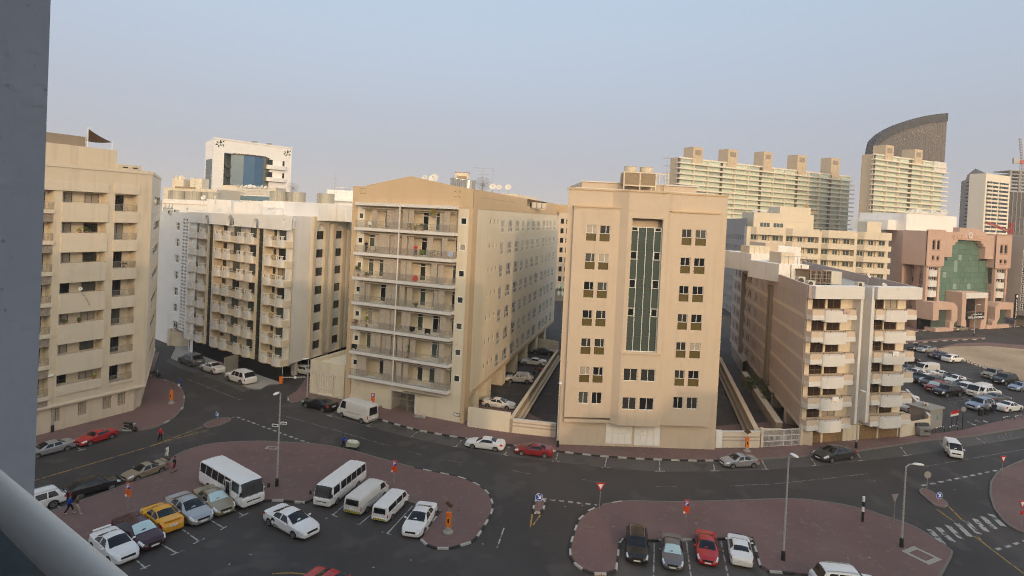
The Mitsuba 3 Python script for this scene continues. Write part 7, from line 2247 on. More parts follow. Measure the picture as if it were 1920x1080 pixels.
part(k, 'board', MB().add(*plate([(x - .6, 1.4), (x + .5, 1.7), (x + .5, 2.25), (x - .6, 1.95)], y - .05, y)), 'sign_white')
part(k, 'red_field', MB().add(*plate([(x - .55, 1.72), (x + .5, 2.0), (x + .45, 2.5), (x - .6, 2.1)], y - .08, y - .055)), 'sign_red')
x, y = (63.68, 83.13)
k = thing('round_sign', 'thin post with a faded round disc at the car park mouth', 'traffic sign')
part(k, 'post', MB().bar((x, y, 0), (x, y, 3.2), .05, n=8), 'black_paint')
part(k, 'disc', MB().bar((x, y - .06, 2.9), (x, y - .04, 2.9), .35, n=24), 'galvanised')
x, y = (55.73, 79.09)
k = thing('waste_container', 'large grey wheeled waste container with a dark lid on the pavement', 'waste container')
M = place(x, y + .5, .13, 8)
part(k, 'tub', MB().add([(-.75, -.45, .15), (.75, -.45, .15), (.75, .45, .15), (-.75, .45, .15), (-.95, -.6, 1.25), (.95, -.6, 1.25), (.95, .6, 1.25), (-.95, .6, 1.25)], [[0, 3, 2, 1], [0, 1, 5, 4], [1, 2, 6, 5], [2, 3, 7, 6], [3, 0, 4, 7], [4, 5, 6, 7]]), 'bin_grey', M)
part(k, 'rim', MB().box(-1.0, 1.0, -.66, -.58, 1.15, 1.28).box(-1.0, 1.0, .58, .66, 1.15, 1.28), 'galvanised', M)
part(k, 'lid', MB().add([(-.95, -.1, 1.28), (.95, -.1, 1.28), (.95, .62, 1.28), (-.95, .62, 1.28), (-.95, .1, 1.62), (.95, .1, 1.62), (.95, .58, 1.55), (-.95, .58, 1.55)], [[0, 1, 5, 4], [1, 2, 6, 5], [2, 3, 7, 6], [3, 0, 4, 7], [4, 5, 6, 7]]), 'black_paint', M)
text_up(k, 'DM 24', .3, T(M) @ T().translate((.3, -.6, .8)) @ T().rotate((1, 0, 0), -8), 'black_paint')
for a in (-.65, .65):
    part(k, 'castor', MB().bar((a - .05, -.3, .1), (a + .05, -.3, .1), .1, n=12), 'rubber', M)
for (p, lab) in (((71.8, 90.34), 'dark rubbish bin in front of the blue-silver off-roader, left one'), ((73.01, 90.76), 'dark rubbish bin in front of the blue-silver off-roader, right one')):
    k = thing('rubbish_bin', lab, 'bin')
    part(k, 'drum', MB().lathe([(0, 0), (.28, 0), (.33, .9), (.33, 1.0), (0, 1.0)], 16, (*p, 0)), 'black_paint')
    part(k, 'lid', MB().lathe([(.36, .98), (.34, 1.08), (0, 1.14)], 16, (*p, 0)), 'dark_frame')
HOOPS = [((58.56, 81.22), (60.49, 82.09)), ((60.89, 81.93), (62.85, 82.81)), ((72.71, 87.41), (74.67, 88.37)), ((75.08, 88.19), (77.4, 89.45))]
for i, (a, b) in enumerate(HOOPS):
    k = thing('hoop_barrier', ('left', 'right', 'left', 'right')[i] + ' striped hoop barrier of the pair by the ' + ('car park mouth' if i < 2 else 'near edge of the car park'), 'barrier', 'black and white hoop barriers')
    n = 9
    pts = [(a[0] + (b[0] - a[0]) * s, a[1] + (b[1] - a[1]) * s, .75 * min(1, math.sin(math.pi * s) * 2.4)) for s in np.linspace(0, 1, n + 1)]
    for q in range(n):
        part(k, 'band', MB().bar(pts[q], pts[q + 1], .05, n=6), 'sign_white' if q % 2 else 'black_paint')
EDGE = [(100.97, 141.84), (100.28, 139.44), (98.48, 132.74), (98.32, 129.52), (97.86, 125.03), (97.94, 121.36)]
ln = smooth_line(EDGE, step=2.2)
for i in range(len(ln) - 1):
    a, b = ln[i], ln[i] + (ln[i + 1] - ln[i]) * .72
    k = thing('hoop_barrier', ORD[i] + ' low striped hoop from the far end of the sand lot line', 'barrier', 'low hoops along the sand lot')
    pts = [(a[0] + (b[0] - a[0]) * s, a[1] + (b[1] - a[1]) * s, .6 * min(1, math.sin(math.pi * s) * 2.2)) for s in np.linspace(0, 1, 6)]
    for q in range(5):
        part(k, 'band', MB().bar(pts[q], pts[q + 1], .07, n=5), 'sign_white' if q % 2 else 'black_paint')
# barrier arm of the garage under the white block
x, y = (-33.48, 89.9)
k = thing('barrier_gate', 'orange barrier cabinet with a white arm at the white block garage', 'barrier')
part(k, 'cabinet', MB().box(x - .25, x + .25, y - .2, y + .2, 0, 1.15), 'orange_paint')
part(k, 'hood', MB().box(x - .28, x + .28, y - .23, y + .23, 1.15, 1.25), 'black_paint')
part(k, 'arm', MB().bar((x + .2, y - .25, 1.0), (x + 3.6, y + .1, 1.1), .05, n=6), 'white_paint')
part(k, 'arm_disc', MB().bar((x + 2.1, y - .14, 1.05), (x + 2.1, y - .10, 1.05), .22, n=16), 'sign_white')
k = thing('corner_post', 'slim white corner post where the black hoarding ends', 'post')
part(k, 'post', MB().bar((x - .15, y + .5, 0), (x - .15, y + .5, 2.4), .14, n=12), 'white_paint')


# ------------------------------------------------------------------ bicycles and motorcycles
def bicycle(x, y, yaw, label, bsdf='sign_red', z=.13):
    k = thing('bicycle', label, 'bicycle', 'parked bicycles')
    M = place(x, y, z, yaw)
    for cx in (-.52, .52):
        w = MB()
        w.path([(cx + .33 * math.cos(t), 0, .34 + .33 * math.sin(t)) for t in np.linspace(0, 2 * math.pi, 19)], .022, 5)
        part(k, 'wheel', w, 'rubber', M)
        s = MB()
        for q in range(8):
            t = q * math.pi / 4
            s.bar((cx, 0, .34), (cx + .32 * math.cos(t), 0, .34 + .32 * math.sin(t)), .004, n=4)
        part(k, 'spokes', s, 'steel', M)
    part(k, 'frame', MB().path([(-.52, 0, .34), (-.1, 0, .30), (.35, 0, .80), (-.2, 0, .78), (-.1, 0, .30)], .022, 6).bar((-.52, 0, .34), (-.2, 0, .78), .016).bar((.38, 0, .9), (.52, 0, .34), .02).bar((-.2, 0, .78), (-.24, 0, .92), .016), bsdf, M)
    part(k, 'saddle', MB().box(-.36, -.12, -.06, .06, .92, .97), 'black_paint', M)
    part(k, 'handlebar', MB().path([(.30, -.28, 1.0), (.36, -.1, .95), (.36, .1, .95), (.30, .28, 1.0)], .014, 5), 'black_paint', M)


def motorcycle(x, y, yaw, label, bsdf='black_paint', z=0.0):
    k = thing('motorcycle', label, 'motorcycle', 'parked motorcycles')
    M = place(x, y, z, yaw)
    tyre = lambda: MB().lathe([(.20, -.06), (.29, -.065), (.32, 0), (.29, .065), (.20, .06)], 20).lathe([(.02, -.03), (.2, -.02), (.2, .02), (.02, .03)], 12)
    for cx in (-.66, .66):
        part(k, 'wheel', tyre, 'rubber', T(M) @ T().translate((cx, 0, .32)).rotate((1, 0, 0), 90), cache='mtyre')
    ico = trimesh.creation.icosphere(2, 1.0)
    part(k, 'tank', (np.array(ico.vertices) * (.33, .17, .17) + (.14, 0, .84), ico.faces), bsdf, M, smooth=True)
    part(k, 'engine', MB().box(-.22, .26, -.17, .17, .28, .66), 'dark_frame', M)
    part(k, 'seat', MB().prism([(-.82, -.10), (-.1, -.15), (-.1, .15), (-.82, .10)], .78, .90), 'black_paint', M)
    part(k, 'fork', MB().bar((.66, -.09, .32), (.42, -.09, 1.0), .025).bar((.66, .09, .32), (.42, .09, 1.0), .025), 'steel', M)
    part(k, 'handlebar', MB().path([(.28, -.36, 1.05), (.42, -.1, 1.06), (.42, .1, 1.06), (.28, .36, 1.05)], .018, 6), 'black_paint', M)
    part(k, 'headlight', (np.array(ico.vertices) * (.09, .1, .1) + (.56, 0, .92), ico.faces), 'headlight', M, smooth=True)
    part(k, 'tail', MB().box(-.98, -.72, -.09, .09, .74, .86), bsdf, M)
    part(k, 'exhaust', MB().bar((-.1, -.2, .32), (-.85, -.22, .42), .05, n=8), 'galvanised', M)


motorcycle(*(-42.65, 68.67), -15, 'black motorcycle at the striped corner kerb beside the red sports car')
motorcycle(*(-52.65, 89.82), 35, 'black motorcycle against the side wall of the cream balcony block')
motorcycle(*(5.74, 102.83), -10, 'red motorcycle against the ledge wall of the parking court', 'sign_red')
bicycle(*(-46.19, 97.11), -22, 'red bicycle leaning at the black hoarding, left one', z=.13)
bicycle(*(-44.88, 95.99), -30, 'dark red bicycle leaning at the black hoarding, right one', 'paint_dark_red', z=.13)


# ------------------------------------------------------------------ people
def ball(c, r, n=8):
    m = manifold3d.Manifold.sphere(r, n * 4)
    return m.translate(tuple(map(float, c)))


def limb(pts, rad, n=5):
    out = manifold3d.Manifold()
    for (a, ra), (b, rb) in zip(list(zip(pts, rad))[:-1], list(zip(pts, rad))[1:]):
        out = out + manifold3d.Manifold.batch_hull([ball(a, ra, n), ball(b, rb, n)])
    return out


def smooth_mesh(mf, it=6, length=.05):
    mf = mf.refine_to_length(length)
    m = mf.to_mesh()
    t = trimesh.Trimesh(m.vert_properties[:, :3], m.tri_verts, process=True)
    trimesh.smoothing.filter_taubin(t, iterations=it)
    return t


def figure(stride=0.25, arms=((.12, -.05), (-.1, .05)), lean=0.0, bend=0.0, hold=None):
    """joints of a standing or walking person, x forward, y left; heights in metres"""
    J = {}
    hip = np.array((0, 0, .90)); ch = np.array((lean * .5 + bend * .38, 0, 1.30 - bend * .22)); nk = np.array((lean + bend * .62, 0, 1.47 - bend * .42)); hd = np.array((lean + bend * .8 + .02, 0, 1.62 - bend * .5))
    J['hip'], J['chest'], J['neck'], J['head'] = hip, ch, nk, hd
    for s, nm in ((1, 'l'), (-1, 'r')):
        st = stride * s
        J['hip' + nm] = hip + (0, s * .09, -.02)
        J['knee' + nm] = np.array((st * .55 + .05, s * .10, .50 + .02 * abs(stride)))
        J['ank' + nm] = np.array((st - (.06 if s * stride < 0 else 0), s * .10, .08 + (.05 if s * stride < 0 else 0)))
        J['toe' + nm] = J['ank' + nm] + (.17, s * .02, -.05 - (.02 if s * stride < 0 else 0))
        J['sho' + nm] = nk + (-.01, s * .185, -.07)
        fx, fy = arms[0 if s > 0 else 1]
        J['elb' + nm] = J['sho' + nm] + (fx * .6, s * .06, -.28)
        J['wri' + nm] = J['elb' + nm] + (fx + .04, s * fy * .4, -.24 + abs(fx) * .35)
        if hold is not None:
            J['elb' + nm] = J['sho' + nm] + (.10, s * .07, -.27)
            J['wri' + nm] = np.array(hold) + (0, s * .17, 0)
    return J


def body_mesh(J):
    b = limb([J['hip'], J['chest'], J['neck']], [.135, .14, .065])
    b = b + limb([J['chest'] + (0, -.07, 0), J['chest'] + (0, .07, 0)], [.12, .12])
    b = b + limb([J['neck'], J['head'] + (0, 0, -.06)], [.058, .06])
    b = b + manifold3d.Manifold.sphere(1, 28).scale((.098, .078, .122)).translate(tuple(map(float, J['head'])))
    b = b + limb([J['head'] + (.085, 0, .0), J['head'] + (.118, 0, -.025)], [.016, .018], 3)             # nose
    b = b + limb([J['head'] + (.06, 0, -.085), J['head'] + (.085, 0, -.095)], [.035, .025], 3)           # chin
    for s in 'lr':
        q = 1 if s == 'l' else -1
        b = b + limb([J['hip' + s], J['knee' + s], J['ank' + s]], [.092, .060, .042])
        b = b + limb([J['ank' + s], J['toe' + s]], [.042, .032])
        b = b + limb([J['sho' + s], J['elb' + s], J['wri' + s]], [.055, .042, .028])
        b = b + limb([J['head'] + (0, q * .075, .01), J['head'] + (-.01, q * .09, -.015)], [.022, .016], 3)
        w = J['wri' + s]; d = w - J['elb' + s]; d = d / np.linalg.norm(d)
        side = np.cross(d, (0, q, 0)); side /= np.linalg.norm(side) + 1e-9
        palm = w + d * .075
        b = b + limb([w, palm], [.026, .034], 4)
        for f, L in ((-1.5, .065), (-.5, .078), (.5, .074), (1.5, .058)):
            root = palm + side * f * .018 + d * .015
            mid = root + d * L * .55 + np.array((0, -q * .008, 0)); tip = mid + d * L * .4 + np.array((0, -q * .018, 0))
            b = b + limb([root, mid, tip], [.009, .0085, .0075], 2)
        th = w + d * .03 + side * .030
        b = b + limb([th, th + d * .035 + side * .022, th + d * .065 + side * .018], [.011, .010, .008], 2)
    return b


def cloth(J, which):
    if which == 'shirt':
        b = limb([J['hip'] + (0, 0, .03), J['chest'], J['neck'] + (0, 0, -.05)], [.150, .158, .085]) + limb([J['chest'] + (0, -.08, .01), J['chest'] + (0, .08, .01)], [.13, .13])
        for s in 'lr':
            b = b + limb([J['sho' + s], J['sho' + s] * .35 + J['elb' + s] * .65], [.074, .060])
        return b
    if which == 'long_shirt':
        b = cloth(J, 'shirt')
        for s in 'lr':
            b = b + limb([J['sho' + s], J['elb' + s], J['wri' + s] * .92 + J['elb' + s] * .08], [.074, .056, .042])
        return b
    b = limb([J['hip'] + (0, -.05, .06), J['hip'] + (0, .05, .06)], [.125, .125]) + limb([J['hip'], J['hip'] + (0, 0, -.06)], [.14, .13])
    for s in 'lr':
        if which == 'shorts':
            b = b + limb([J['hip' + s], J['knee' + s] + (0, 0, .03)], [.108, .085])
        else:
            b = b + limb([J['hip' + s], J['knee' + s], J['ank' + s] + (0, 0, .02)], [.106, .076, .062])
    return b


SKIN = [(0.30, .18, .11), (.20, .115, .07), (.40, .26, .18)]
for i, c in enumerate(SKIN):
    mat(f'skin_{i}', c, rough=.55)
for nm, c in (('red', (.48, .03, .05)), ('white', (.66, .66, .66)), ('black', (.02, .02, .022)), ('blue', (.025, .06, .34)), ('overall', (.05, .085, .33)), ('denim', (.05, .075, .15)), ('khaki', (.34, .30, .25)), ('olive', (.085, .075, .055)), ('maroon', (.20, .02, .03)), ('navy', (.018, .024, .06)), ('paleblue', (.35, .42, .55))):
    mat('cloth_' + nm, c, rough=.9, spec=.15)
mat('hair_black', (.012, .010, .009), rough=.6)
mat('shoe_pale', (.42, .40, .38), rough=.7)


def person(x, y, z, yaw, label, top, bottom, skin=0, pose=None, sleeves='shirt', legs='trousers', h=1.58, shoes='black_paint', group=None):
    k = thing('person', label, 'person', group)
    J = figure(**(pose or {}))
    M = T().translate((float(x), float(y), float(z))).rotate((0, 0, 1), float(yaw)).scale(h / 1.75)
    part(k, 'body', smooth_mesh(body_mesh(J), 3, .03), f'skin_{skin}', M, smooth=True)
    part(k, 'shirt', smooth_mesh(cloth(J, sleeves)), 'cloth_' + top, M, smooth=True)
    part(k, 'trousers', smooth_mesh(cloth(J, legs)), 'cloth_' + bottom, M, smooth=True)
    hair = manifold3d.Manifold.sphere(1, 28).scale((.108, .088, .128)).translate(tuple(map(float, J['head'] + (-.012, 0, .018))))
    hair = hair - manifold3d.Manifold.cube((.2, .3, .3), True).translate(tuple(map(float, J['head'] + (.14, 0, -.07)))) - manifold3d.Manifold.cube((.4, .4, .2), True).translate(tuple(map(float, J['head'] + (0, 0, -.15))))
    part(k, 'hair', smooth_mesh(hair, 2, .04), 'hair_black', M, smooth=True)
    for s in 'lr':
        part(k, 'shoe', smooth_mesh(limb([J['ank' + s] + (-.03, 0, -.02), J['toe' + s]], [.055, .042]), 3), shoes, M, smooth=True)
    return k, M


person(*(-37.76, 66.16), .0, -20, 'person in a red shirt and dark trousers walking on the road', 'red', 'black', 0, dict(stride=.12), sleeves='shirt')
person(*(-34.28, 61.45), .0, 200, 'person in a white shirt and white shorts on the road edge', 'white', 'white', 1, dict(stride=-.22), legs='shorts')
person(*(-31.82, 58.38), .13, 215, 'person in a black top and red shorts at the island edge', 'black', 'maroon', 0, dict(stride=.16), legs='shorts')
person(*(-35.76, 49.81), .13, 20, 'person in a blue top and black trousers walking on the island', 'blue', 'black', 0, dict(stride=.30), sleeves='long_shirt', shoes='shoe_pale')
person(*(-35.17, 49.86), .13, 10, 'person in an olive top and pale trousers walking on the island', 'olive', 'khaki', 0, dict(stride=-.34), shoes='shoe_pale')
pk, PM = person(*(-17.56, 66.48), .0, -8, 'person in a bright blue top pushing a loaded handcart along the kerb', 'blue', 'black', 1, dict(stride=.2, hold=(.46, 0, 1.0), lean=.05), sleeves='long_shirt')
person(*(-46.28, 85.53), .0, 240, 'person in blue overalls walking by the corner kerb with a bag', 'overall', 'overall', 1, dict(stride=.2), sleeves='long_shirt')
for p, lab, a, b, yw in (((74.69, 92.13), 'person in a white shirt, left of three men by the car park bins', 'white', 'black', -60), ((74.86, 91.89), 'person in dark clothes, middle of three men by the car park bins', 'navy', 'navy', 200), ((75.23, 91.84), 'person in dark blue clothes, right of three men by the car park bins', 'navy', 'denim', 190)):
    person(*p, 0, yw, lab, a, b, 1, dict(stride=.05), sleeves='long_shirt')
# the handcart and the bag
hx, hy = (-16.53, 66.46)
k = thing('handcart', 'pale green handcart piled with white sacks, pushed along the kerb', 'handcart')
M = place(hx, hy, 0, -8)
part(k, 'tray', MB().box(-.65, .65, -.38, .38, .35, .42).box(-.65, -.61, -.38, .38, .42, .75).box(.61, .65, -.38, .38, .42, .75).box(-.61, .61, -.38, -.35, .42, .75).box(-.61, .61, .35, .38, .42, .75), 'shutter_green', M)
mat('shutter_green', (.30, .36, .25), rough=.7)
part(k, 'handle', MB().path([(-.62, -.25, .7), (-.85, -.25, 1.0), (-.85, .25, 1.0), (-.62, .25, .7)], .02, 6), 'galvanised', M)
for a in (-.4, .4):
    for b_ in (-.36, .36):
        part(k, 'wheel', MB().bar((a, b_ - .03, .17), (a, b_ + .03, .17), .17, n=16), 'rubber', M)
sk = MB()
ico = trimesh.creation.icosphere(2, 1.0)
nz_ = meshkit.fbm(np.array(ico.vertices) * 2.3, 3)
for q, (a, b_, s) in enumerate(((-.3, .05, .36), (.25, -.05, .4), (0, .1, .33))):
    part(k, 'sack', (np.array(ico.vertices) * (s, s * .8, s * .55) * (1 + .35 * np.asarray(nz_).reshape(-1, 1)) + (a, b_, .78), ico.faces), 'off_sack', M, smooth=True)
mat('off_sack', (.55, .56, .48), rough=.9)
bgx, bgy = (-46.56, 85.22)
k = thing('carrier_bag', 'pale carrier bag held by the person in blue overalls', 'bag')
part(k, 'bag', (np.array(ico.vertices) * (.17, .12, .22) + (bgx + .3, bgy, .42), ico.faces), 'white_paint', smooth=True)
part(k, 'strap', MB().bar((bgx + .3, bgy, .6), (bgx + .36, bgy, .8), .012, n=5), 'white_paint')
# two workers on the roof of block 5
F5 = Facade((36.88, 74.16), (52.48, 78.86))
r1, r2 = (42.52, 90.48), (42.93, 88.49)
person(*r1, 18.75, -80, 'person in a pale shirt and dark trousers standing on the pink block roof', 'white', 'black', 1, dict(stride=.05))
person(*r2, 18.75, 20, 'person in dark clothes bending down on the pink block roof', 'black', 'black', 1, dict(stride=.1, bend=.75), sleeves='long_shirt')
F3_ = Facade((-21.98, 82.8), (-5.04, 75.92))
person(*F3_.pt(2.75, -.35), 20.86, -90, 'person in black standing at the left end of the second balcony row', 'black', 'black', 0, dict(stride=.04))
person(*F3_.pt(10.6, -.55), 20.86, -60, 'person in a red top and dark jeans on the right of the second balcony row', 'red', 'denim', 2, dict(stride=.05))

# ------------------------------------------------------------------ roof clutter, balcony life
def roof_dish(p, roof, r, label, az=-100, el=35, mesh=False, group=None):
    """p = centre of the bowl"""
    r *= .55
    satellite_dish(p[0], p[1], roof, r, label, az, el, mesh, group, h=p[2] - roof)


R3 = 28.4
for p, r, lab, az, m in (((-12.41, 84.0, 31.39), .75, 'white dish behind the gable peak, left one', -110, False), ((-11.41, 86.0, 31.41), 1.35, 'big white dish behind the gable peak, right one', -110, False),
                         ((-4.77, 92.0, 31.2), 2.1, 'large dark mesh dish on the tan block roof', -80, True), ((-3.14, 90.0, 30.86), .95, 'white dish right of the mesh dish on the tan block', -95, False),
                         ((-2.26, 93.0, 30.96), .8, 'white dish in the middle of the tan block roof', -95, False), ((-0.89, 96.0, 31.17), .95, 'white dish farthest right on the tan block roof', -95, False)):
    roof_dish(p, R3, r, lab, az, 30, m, 'satellite dishes on the tan block roof')
for i, (p, r) in enumerate((((-8.87, 93.0, 31.56), .9), ((-7.7, 90.0, 31.28), 1.0), ((-6.67, 88.0, 31.06), 1.0))):
    water_tank(p[0], p[1], R3, r, p[2] - R3 + .6, 'shiny ribbed steel tank, ' + ORD[i] + ' from the left on the tan block roof', 'steel', 'steel tanks on the tan block roof', n=20)
hx = (-8.17, 94.0, 32.48)
k = thing('roof_hut', 'small buff machine hut above the steel tanks on the tan block', 'hut')
part(k, 'wall', MB().box(hx[0] - 1.0, hx[0] + 1.0, hx[1], hx[1] + 1.6, R3, hx[2] + .6), 'wall_cream_light')
part(k, 'louvre', MB().box(hx[0] - .8, hx[0] + .7, hx[1] - .04, hx[1], hx[2] - .35, hx[2] + .1), 'slat_brown')
part(k, 'roof', MB().box(hx[0] - 1.1, hx[0] + 1.1, hx[1] - .1, hx[1] + 1.7, hx[2] + .6, hx[2] + .68), 'roof_grey')
a = (-4.91, 94.0, 33.79)
antenna(a[0], a[1], R3, a[2] - R3 + .3, 'tall aerial mast with crossed rods above the mesh dish', ((.55, .8), (.68, .9), (.80, 1.0), (.97, 1.5)))
a = (-3.4, 96.0, 34.02)
antenna(a[0], a[1], R3, a[2] - R3, 'thin plain mast right of the crossed aerial', ())
for i, (px, lab) in enumerate((((3.64, 110.0, 30.11), 'upper'), ((4.62, 112.0, 29.82), 'middle'), ((5.62, 114.0, 29.62), 'lower'))):
    ac_unit(px[0], px[1], 28.3, -75, lab + ' cooling unit in the notch of the tan parapet', w=1.6, h=1.1, d=.8, group='cooling units in the parapet notch')
# peach block
a = (23.19, 92.0, 36.98)
antenna(a[0], a[1], 29.4, a[2] - 29.4, 'aerial mast behind the chiller on the peach block', ((.35, .6), (.5, .6), (.65, .7), (.8, .7), (.95, .8)))
# white balustrade block
F2_ = Facade((-55.72, 105.85), (-33.66, 90.16))
for i, (px, r, m) in enumerate((((-64.65, 126.0, 27.5), 1.0, False), ((-63.19, 128.0, 27.86), .55, False), ((-62.68, 127.0, 27.29), .75, False), ((-58.2, 108.0, 25.23), .55, False), ((-37.99, 102.0, 25.56), .75, False), ((-37.44, 104.0, 25.42), .8, False), ((-36.11, 110.0, 25.81), .75, False), ((-40.66, 103.0, 25.9), .9, False))):
    roof_dish(px, px[2] - r * 1.2, r, ['large white dish before the ribbed tanks', 'small dish beside the gridded roof rail, upper', 'white dish beside the gridded roof rail, lower', 'dish at the pale lattice block roof edge', 'dish at the white penthouse foot, left', 'dish with a frame at the white penthouse foot', 'dish beside the roof door of the white block', 'tilted dish on the white parapet'][i], -100 - 15 * (i % 3), 30, m, 'dishes on the white block roofs')
for px, r, lab in (((-50.52, 138.0, 30.74), 2.1, 'large dark mesh dish above the paired tanks'), ((-41.76, 152.0, 30.6), 1.9, 'mesh dish turned edge-on beside the tan gable')):
    roof_dish(px, px[2] - r, r, lab, -60, 25, True, 'mesh dishes on the left skyline')
for px, base, lab in (((-43.28, 146.0, 34.94), 20, 'tall aerial mast on the small white block'), ((-87.21, 165.0, 33.5), 26, 'aerial mast on the buff block, taller one'), ((-85.55, 165.0, 32.12), 26, 'aerial mast on the buff block, shorter one')):
    antenna(px[0], px[1], base, px[2] - base, lab, ((.7, .5), (.8, .7), (.92, .9)))
for px, lab in (((-41.29, 103.0, 25.69), 'cooling unit high on the white penthouse wall'), ((-63.51, 112.0, 24.44), 'cooling unit on the pale lattice block roof, left'), ((-62.42, 112.0, 24.59), 'cooling unit on the pale lattice block roof, right')):
    ac_unit(px[0], px[1], px[2] - .4, -35, lab, w=1.0, h=.8, d=.5)
# pink block roof
rz = 18.75
S5u = np.array((_e[0], _e[1]))


def on5(u, y):
    """point on the pink block's roof: u along its front, y back along its side"""
    return tuple(np.array(F5.pt(u, 0)) + S5u * y)


k = thing('roof_room', 'white roof room with a railed tank platform on the pink block', 'roof room')
b0, b1 = (39.84, 89.33), (42.79, 83.14)
FR = Facade(b0, (b0[0] + 4.9, b0[1] + .9))
part(k, 'wall', MB().box(0, FR.W, 0, 8, rz, rz + 2.7), 'wall_white', FR.M)
part(k, 'tank', MB().box(1.0, 3.2, 1.0, 4, rz + 2.7, rz + 4.4), 'wall_cream_light', FR.M)
rl = MB()
for u in (.1, 1.6, 3.1, 4.6):
    rl.box(u, u + .06, .1, .16, rz + 2.7, rz + 3.9)
rl.box(.1, 4.7, .1, .16, rz + 3.85, rz + 3.92)
part(k, 'railing', rl, 'galvanised', FR.M)
part(k, 'pipe', MB().box(1.9, 2.0, -.1, 0, rz, rz + 2.7).box(3.6, 3.7, -.1, 0, rz, rz + 2.7), 'bin_grey', FR.M)
k = thing('roof_room', 'white roof room farther back with cream tanks on the pink block', 'roof room')
b0 = (43.31, 108.54)
FR = Facade(b0, (b0[0] + 4.6, b0[1] + 1.0))
part(k, 'wall', MB().box(0, FR.W, 0, 10, rz, rz + 3.2), 'wall_white', FR.M)
for q in range(4):
    part(k, 'tank_panel', MB().box(.4 + q * 1.05, 1.4 + q * 1.05, 1.2, 4, rz + 3.2, rz + 4.6), 'wall_cream_light', FR.M)
part(k, 'stair_box', MB().box(4.9, 7.6, 3, 8, rz, rz + 5.2), 'wall_pinkish', FR.M)
part(k, 'upper_room', MB().box(7.6, 12.5, 3, 9, rz, rz + 4.6), 'wall_white', FR.M)
p = (41.13, 95.0, 20.89)
roof_dish(p, rz, 1.6, 'dark mesh dish against the white room on the pink block', -150, 20, True, 'dishes on the pink block')
k = thing('rooftop_chiller', 'row of dark rooftop chillers with exposed coils on the pink block', 'chiller')
c0 = (43.22, 86.55)
FC = Facade(c0, (c0[0] + 5.4, c0[1] + 1.4))
part(k, 'coil_core', MB().box(.15, 3.6, .5, 3, rz + .3, rz + 2.0), 'slat_brown', FC.M)
part(k, 'end_casing', MB().box(3.7, 5.5, .1, 3, rz + .2, rz + 2.05), 'ac_white', FC.M)
part(k, 'top', MB().box(0, 3.65, .1, 3.2, rz + 2.0, rz + 2.12), 'wood_brown', FC.M)
fm = MB()
for u in (.0, .9, 1.8, 2.7, 3.55):
    fm.box(u, u + .09, .05, .14, rz, rz + 2.1)
for z in (.3, 1.0, 1.5):
    fm.box(0, 3.6, .04, .12, rz + z, rz + z + .07)
part(k, 'frame', fm, 'galvanised', FC.M)
for q in range(7):
    part(k, 'coil_pipe', MB().box(.15 + q * .5, .42 + q * .5, .2, .3, rz + .4 + .15 * (q % 2), rz + 1.9), 'bronze_frame', FC.M)
for i, (px, lab) in enumerate((((41.01, 84.98), 'cream cooling unit between the roof workers and the chillers'), ((41.14, 82.48), 'cooling unit in front of the chillers'), ((50.44, 86.82), 'low cooling unit by the parapet gap'))):
    ac_unit(px[0], px[1], rz, 15, lab, w=1.1, h=1.3 - .25 * i, d=.7)
roof_dish((49.97, 84.0, 20.7), rz, .62, 'white dish on a tall post near the ribbed strip', -60, 25, False, 'dishes on the pink block')
roof_dish((52.28, 84.0, 19.47), rz, .6, 'white dish peeping over the right parapet of the pink block', -90, 45, False, 'dishes on the pink block')
# roof of the pale lattice block and the corner of the cream block
k = thing('roof_pipework', 'tangle of pipes on the roof edge of the pale lattice block', 'pipework')
FA_ = Facade((-67.94, 115.61), (-55.99, 106.0))
for q in range(9):
    part(k, 'pipe', MB().box(1 + q * .5, 1.08 + q * .5, .5, .58, 24.5, 25.2 + .4 * (q % 3)), 'galvanised', FA_.M)
part(k, 'rail', MB().box(.8, 5.4, .5, .58, 25.1, 25.2), 'galvanised', FA_.M)

# balcony life on the tan block
def plant(p, z, label, h=.8, bsdf='leaf_green', seed=1, w=.35):
    k = thing('potted_plant', label, 'plant', 'potted plants on the tan block balconies')
    part(k, 'pot', MB().lathe([(0, 0), (.13, 0), (.18, .3), (.16, .3), (0, .26)], 12, (*p, z)), 'brick_pot')
    part(k, 'stem', MB().bar((*p, z + .25), (*p, z + h * .7), .015, n=5), 'wood_brown')
    part(k, 'leaves', leaf_cloud(260, w, w, h * .42, .09, seed), bsdf, place(*p, z + h * .75))


mat('brick_pot', (.32, .13, .07), rough=.8)
F3p = F3_
for u, row, hh, b_, lab in ((9.7, 0, .9, 'leaf_yellow', 'yellow-green bush on the top right balcony'), (11.4, 0, 1.1, 'leaf_green', 'dark bush beside the white doors on the top right balcony'), (10.3, 0, .8, 'leaf_yellow', 'pale leafy plant next to the yellow-green bush'),
                            (1.7, 2, 1.4, 'leaf_green', 'thin plant at the left end of the third row'), (3.0, 2, .5, 'leaf_green', 'low plant by the left doors of the third row'), (10.9, 3, .6, 'leaf_green', 'small plant beside the doors of the fourth row'),
                            (3.4, 4, 1.5, 'leaf_yellow', 'dry climbing plant on the left of the fifth row'), (1.6, 4, .8, 'brick_pot', 'rust-brown plant at the left end of the fifth row'), (10.0, 5, 1.6, 'leaf_green', 'tall thin climbing plant on the right of the sixth row')):
    plant(F3p.pt(u, -.45), ZF3[row] if False else 24.2 - 3.345 * row, lab, hh, b_, int(u * 10))
k = thing('hanging_plant', 'yellow-green plant hanging under the top canopy of the tan block', 'plant')
part(k, 'basket', MB().lathe([(0, 0), (.16, .02), (.2, .16), (0, .16)], 12, (*F3p.pt(13.3, -.7), 26.85)), 'brick_pot')
part(k, 'cord', MB().bar((*F3p.pt(13.3, -.7), 26.95), (*F3p.pt(13.3, -.7), 27.25), .01, n=4), 'black_paint')
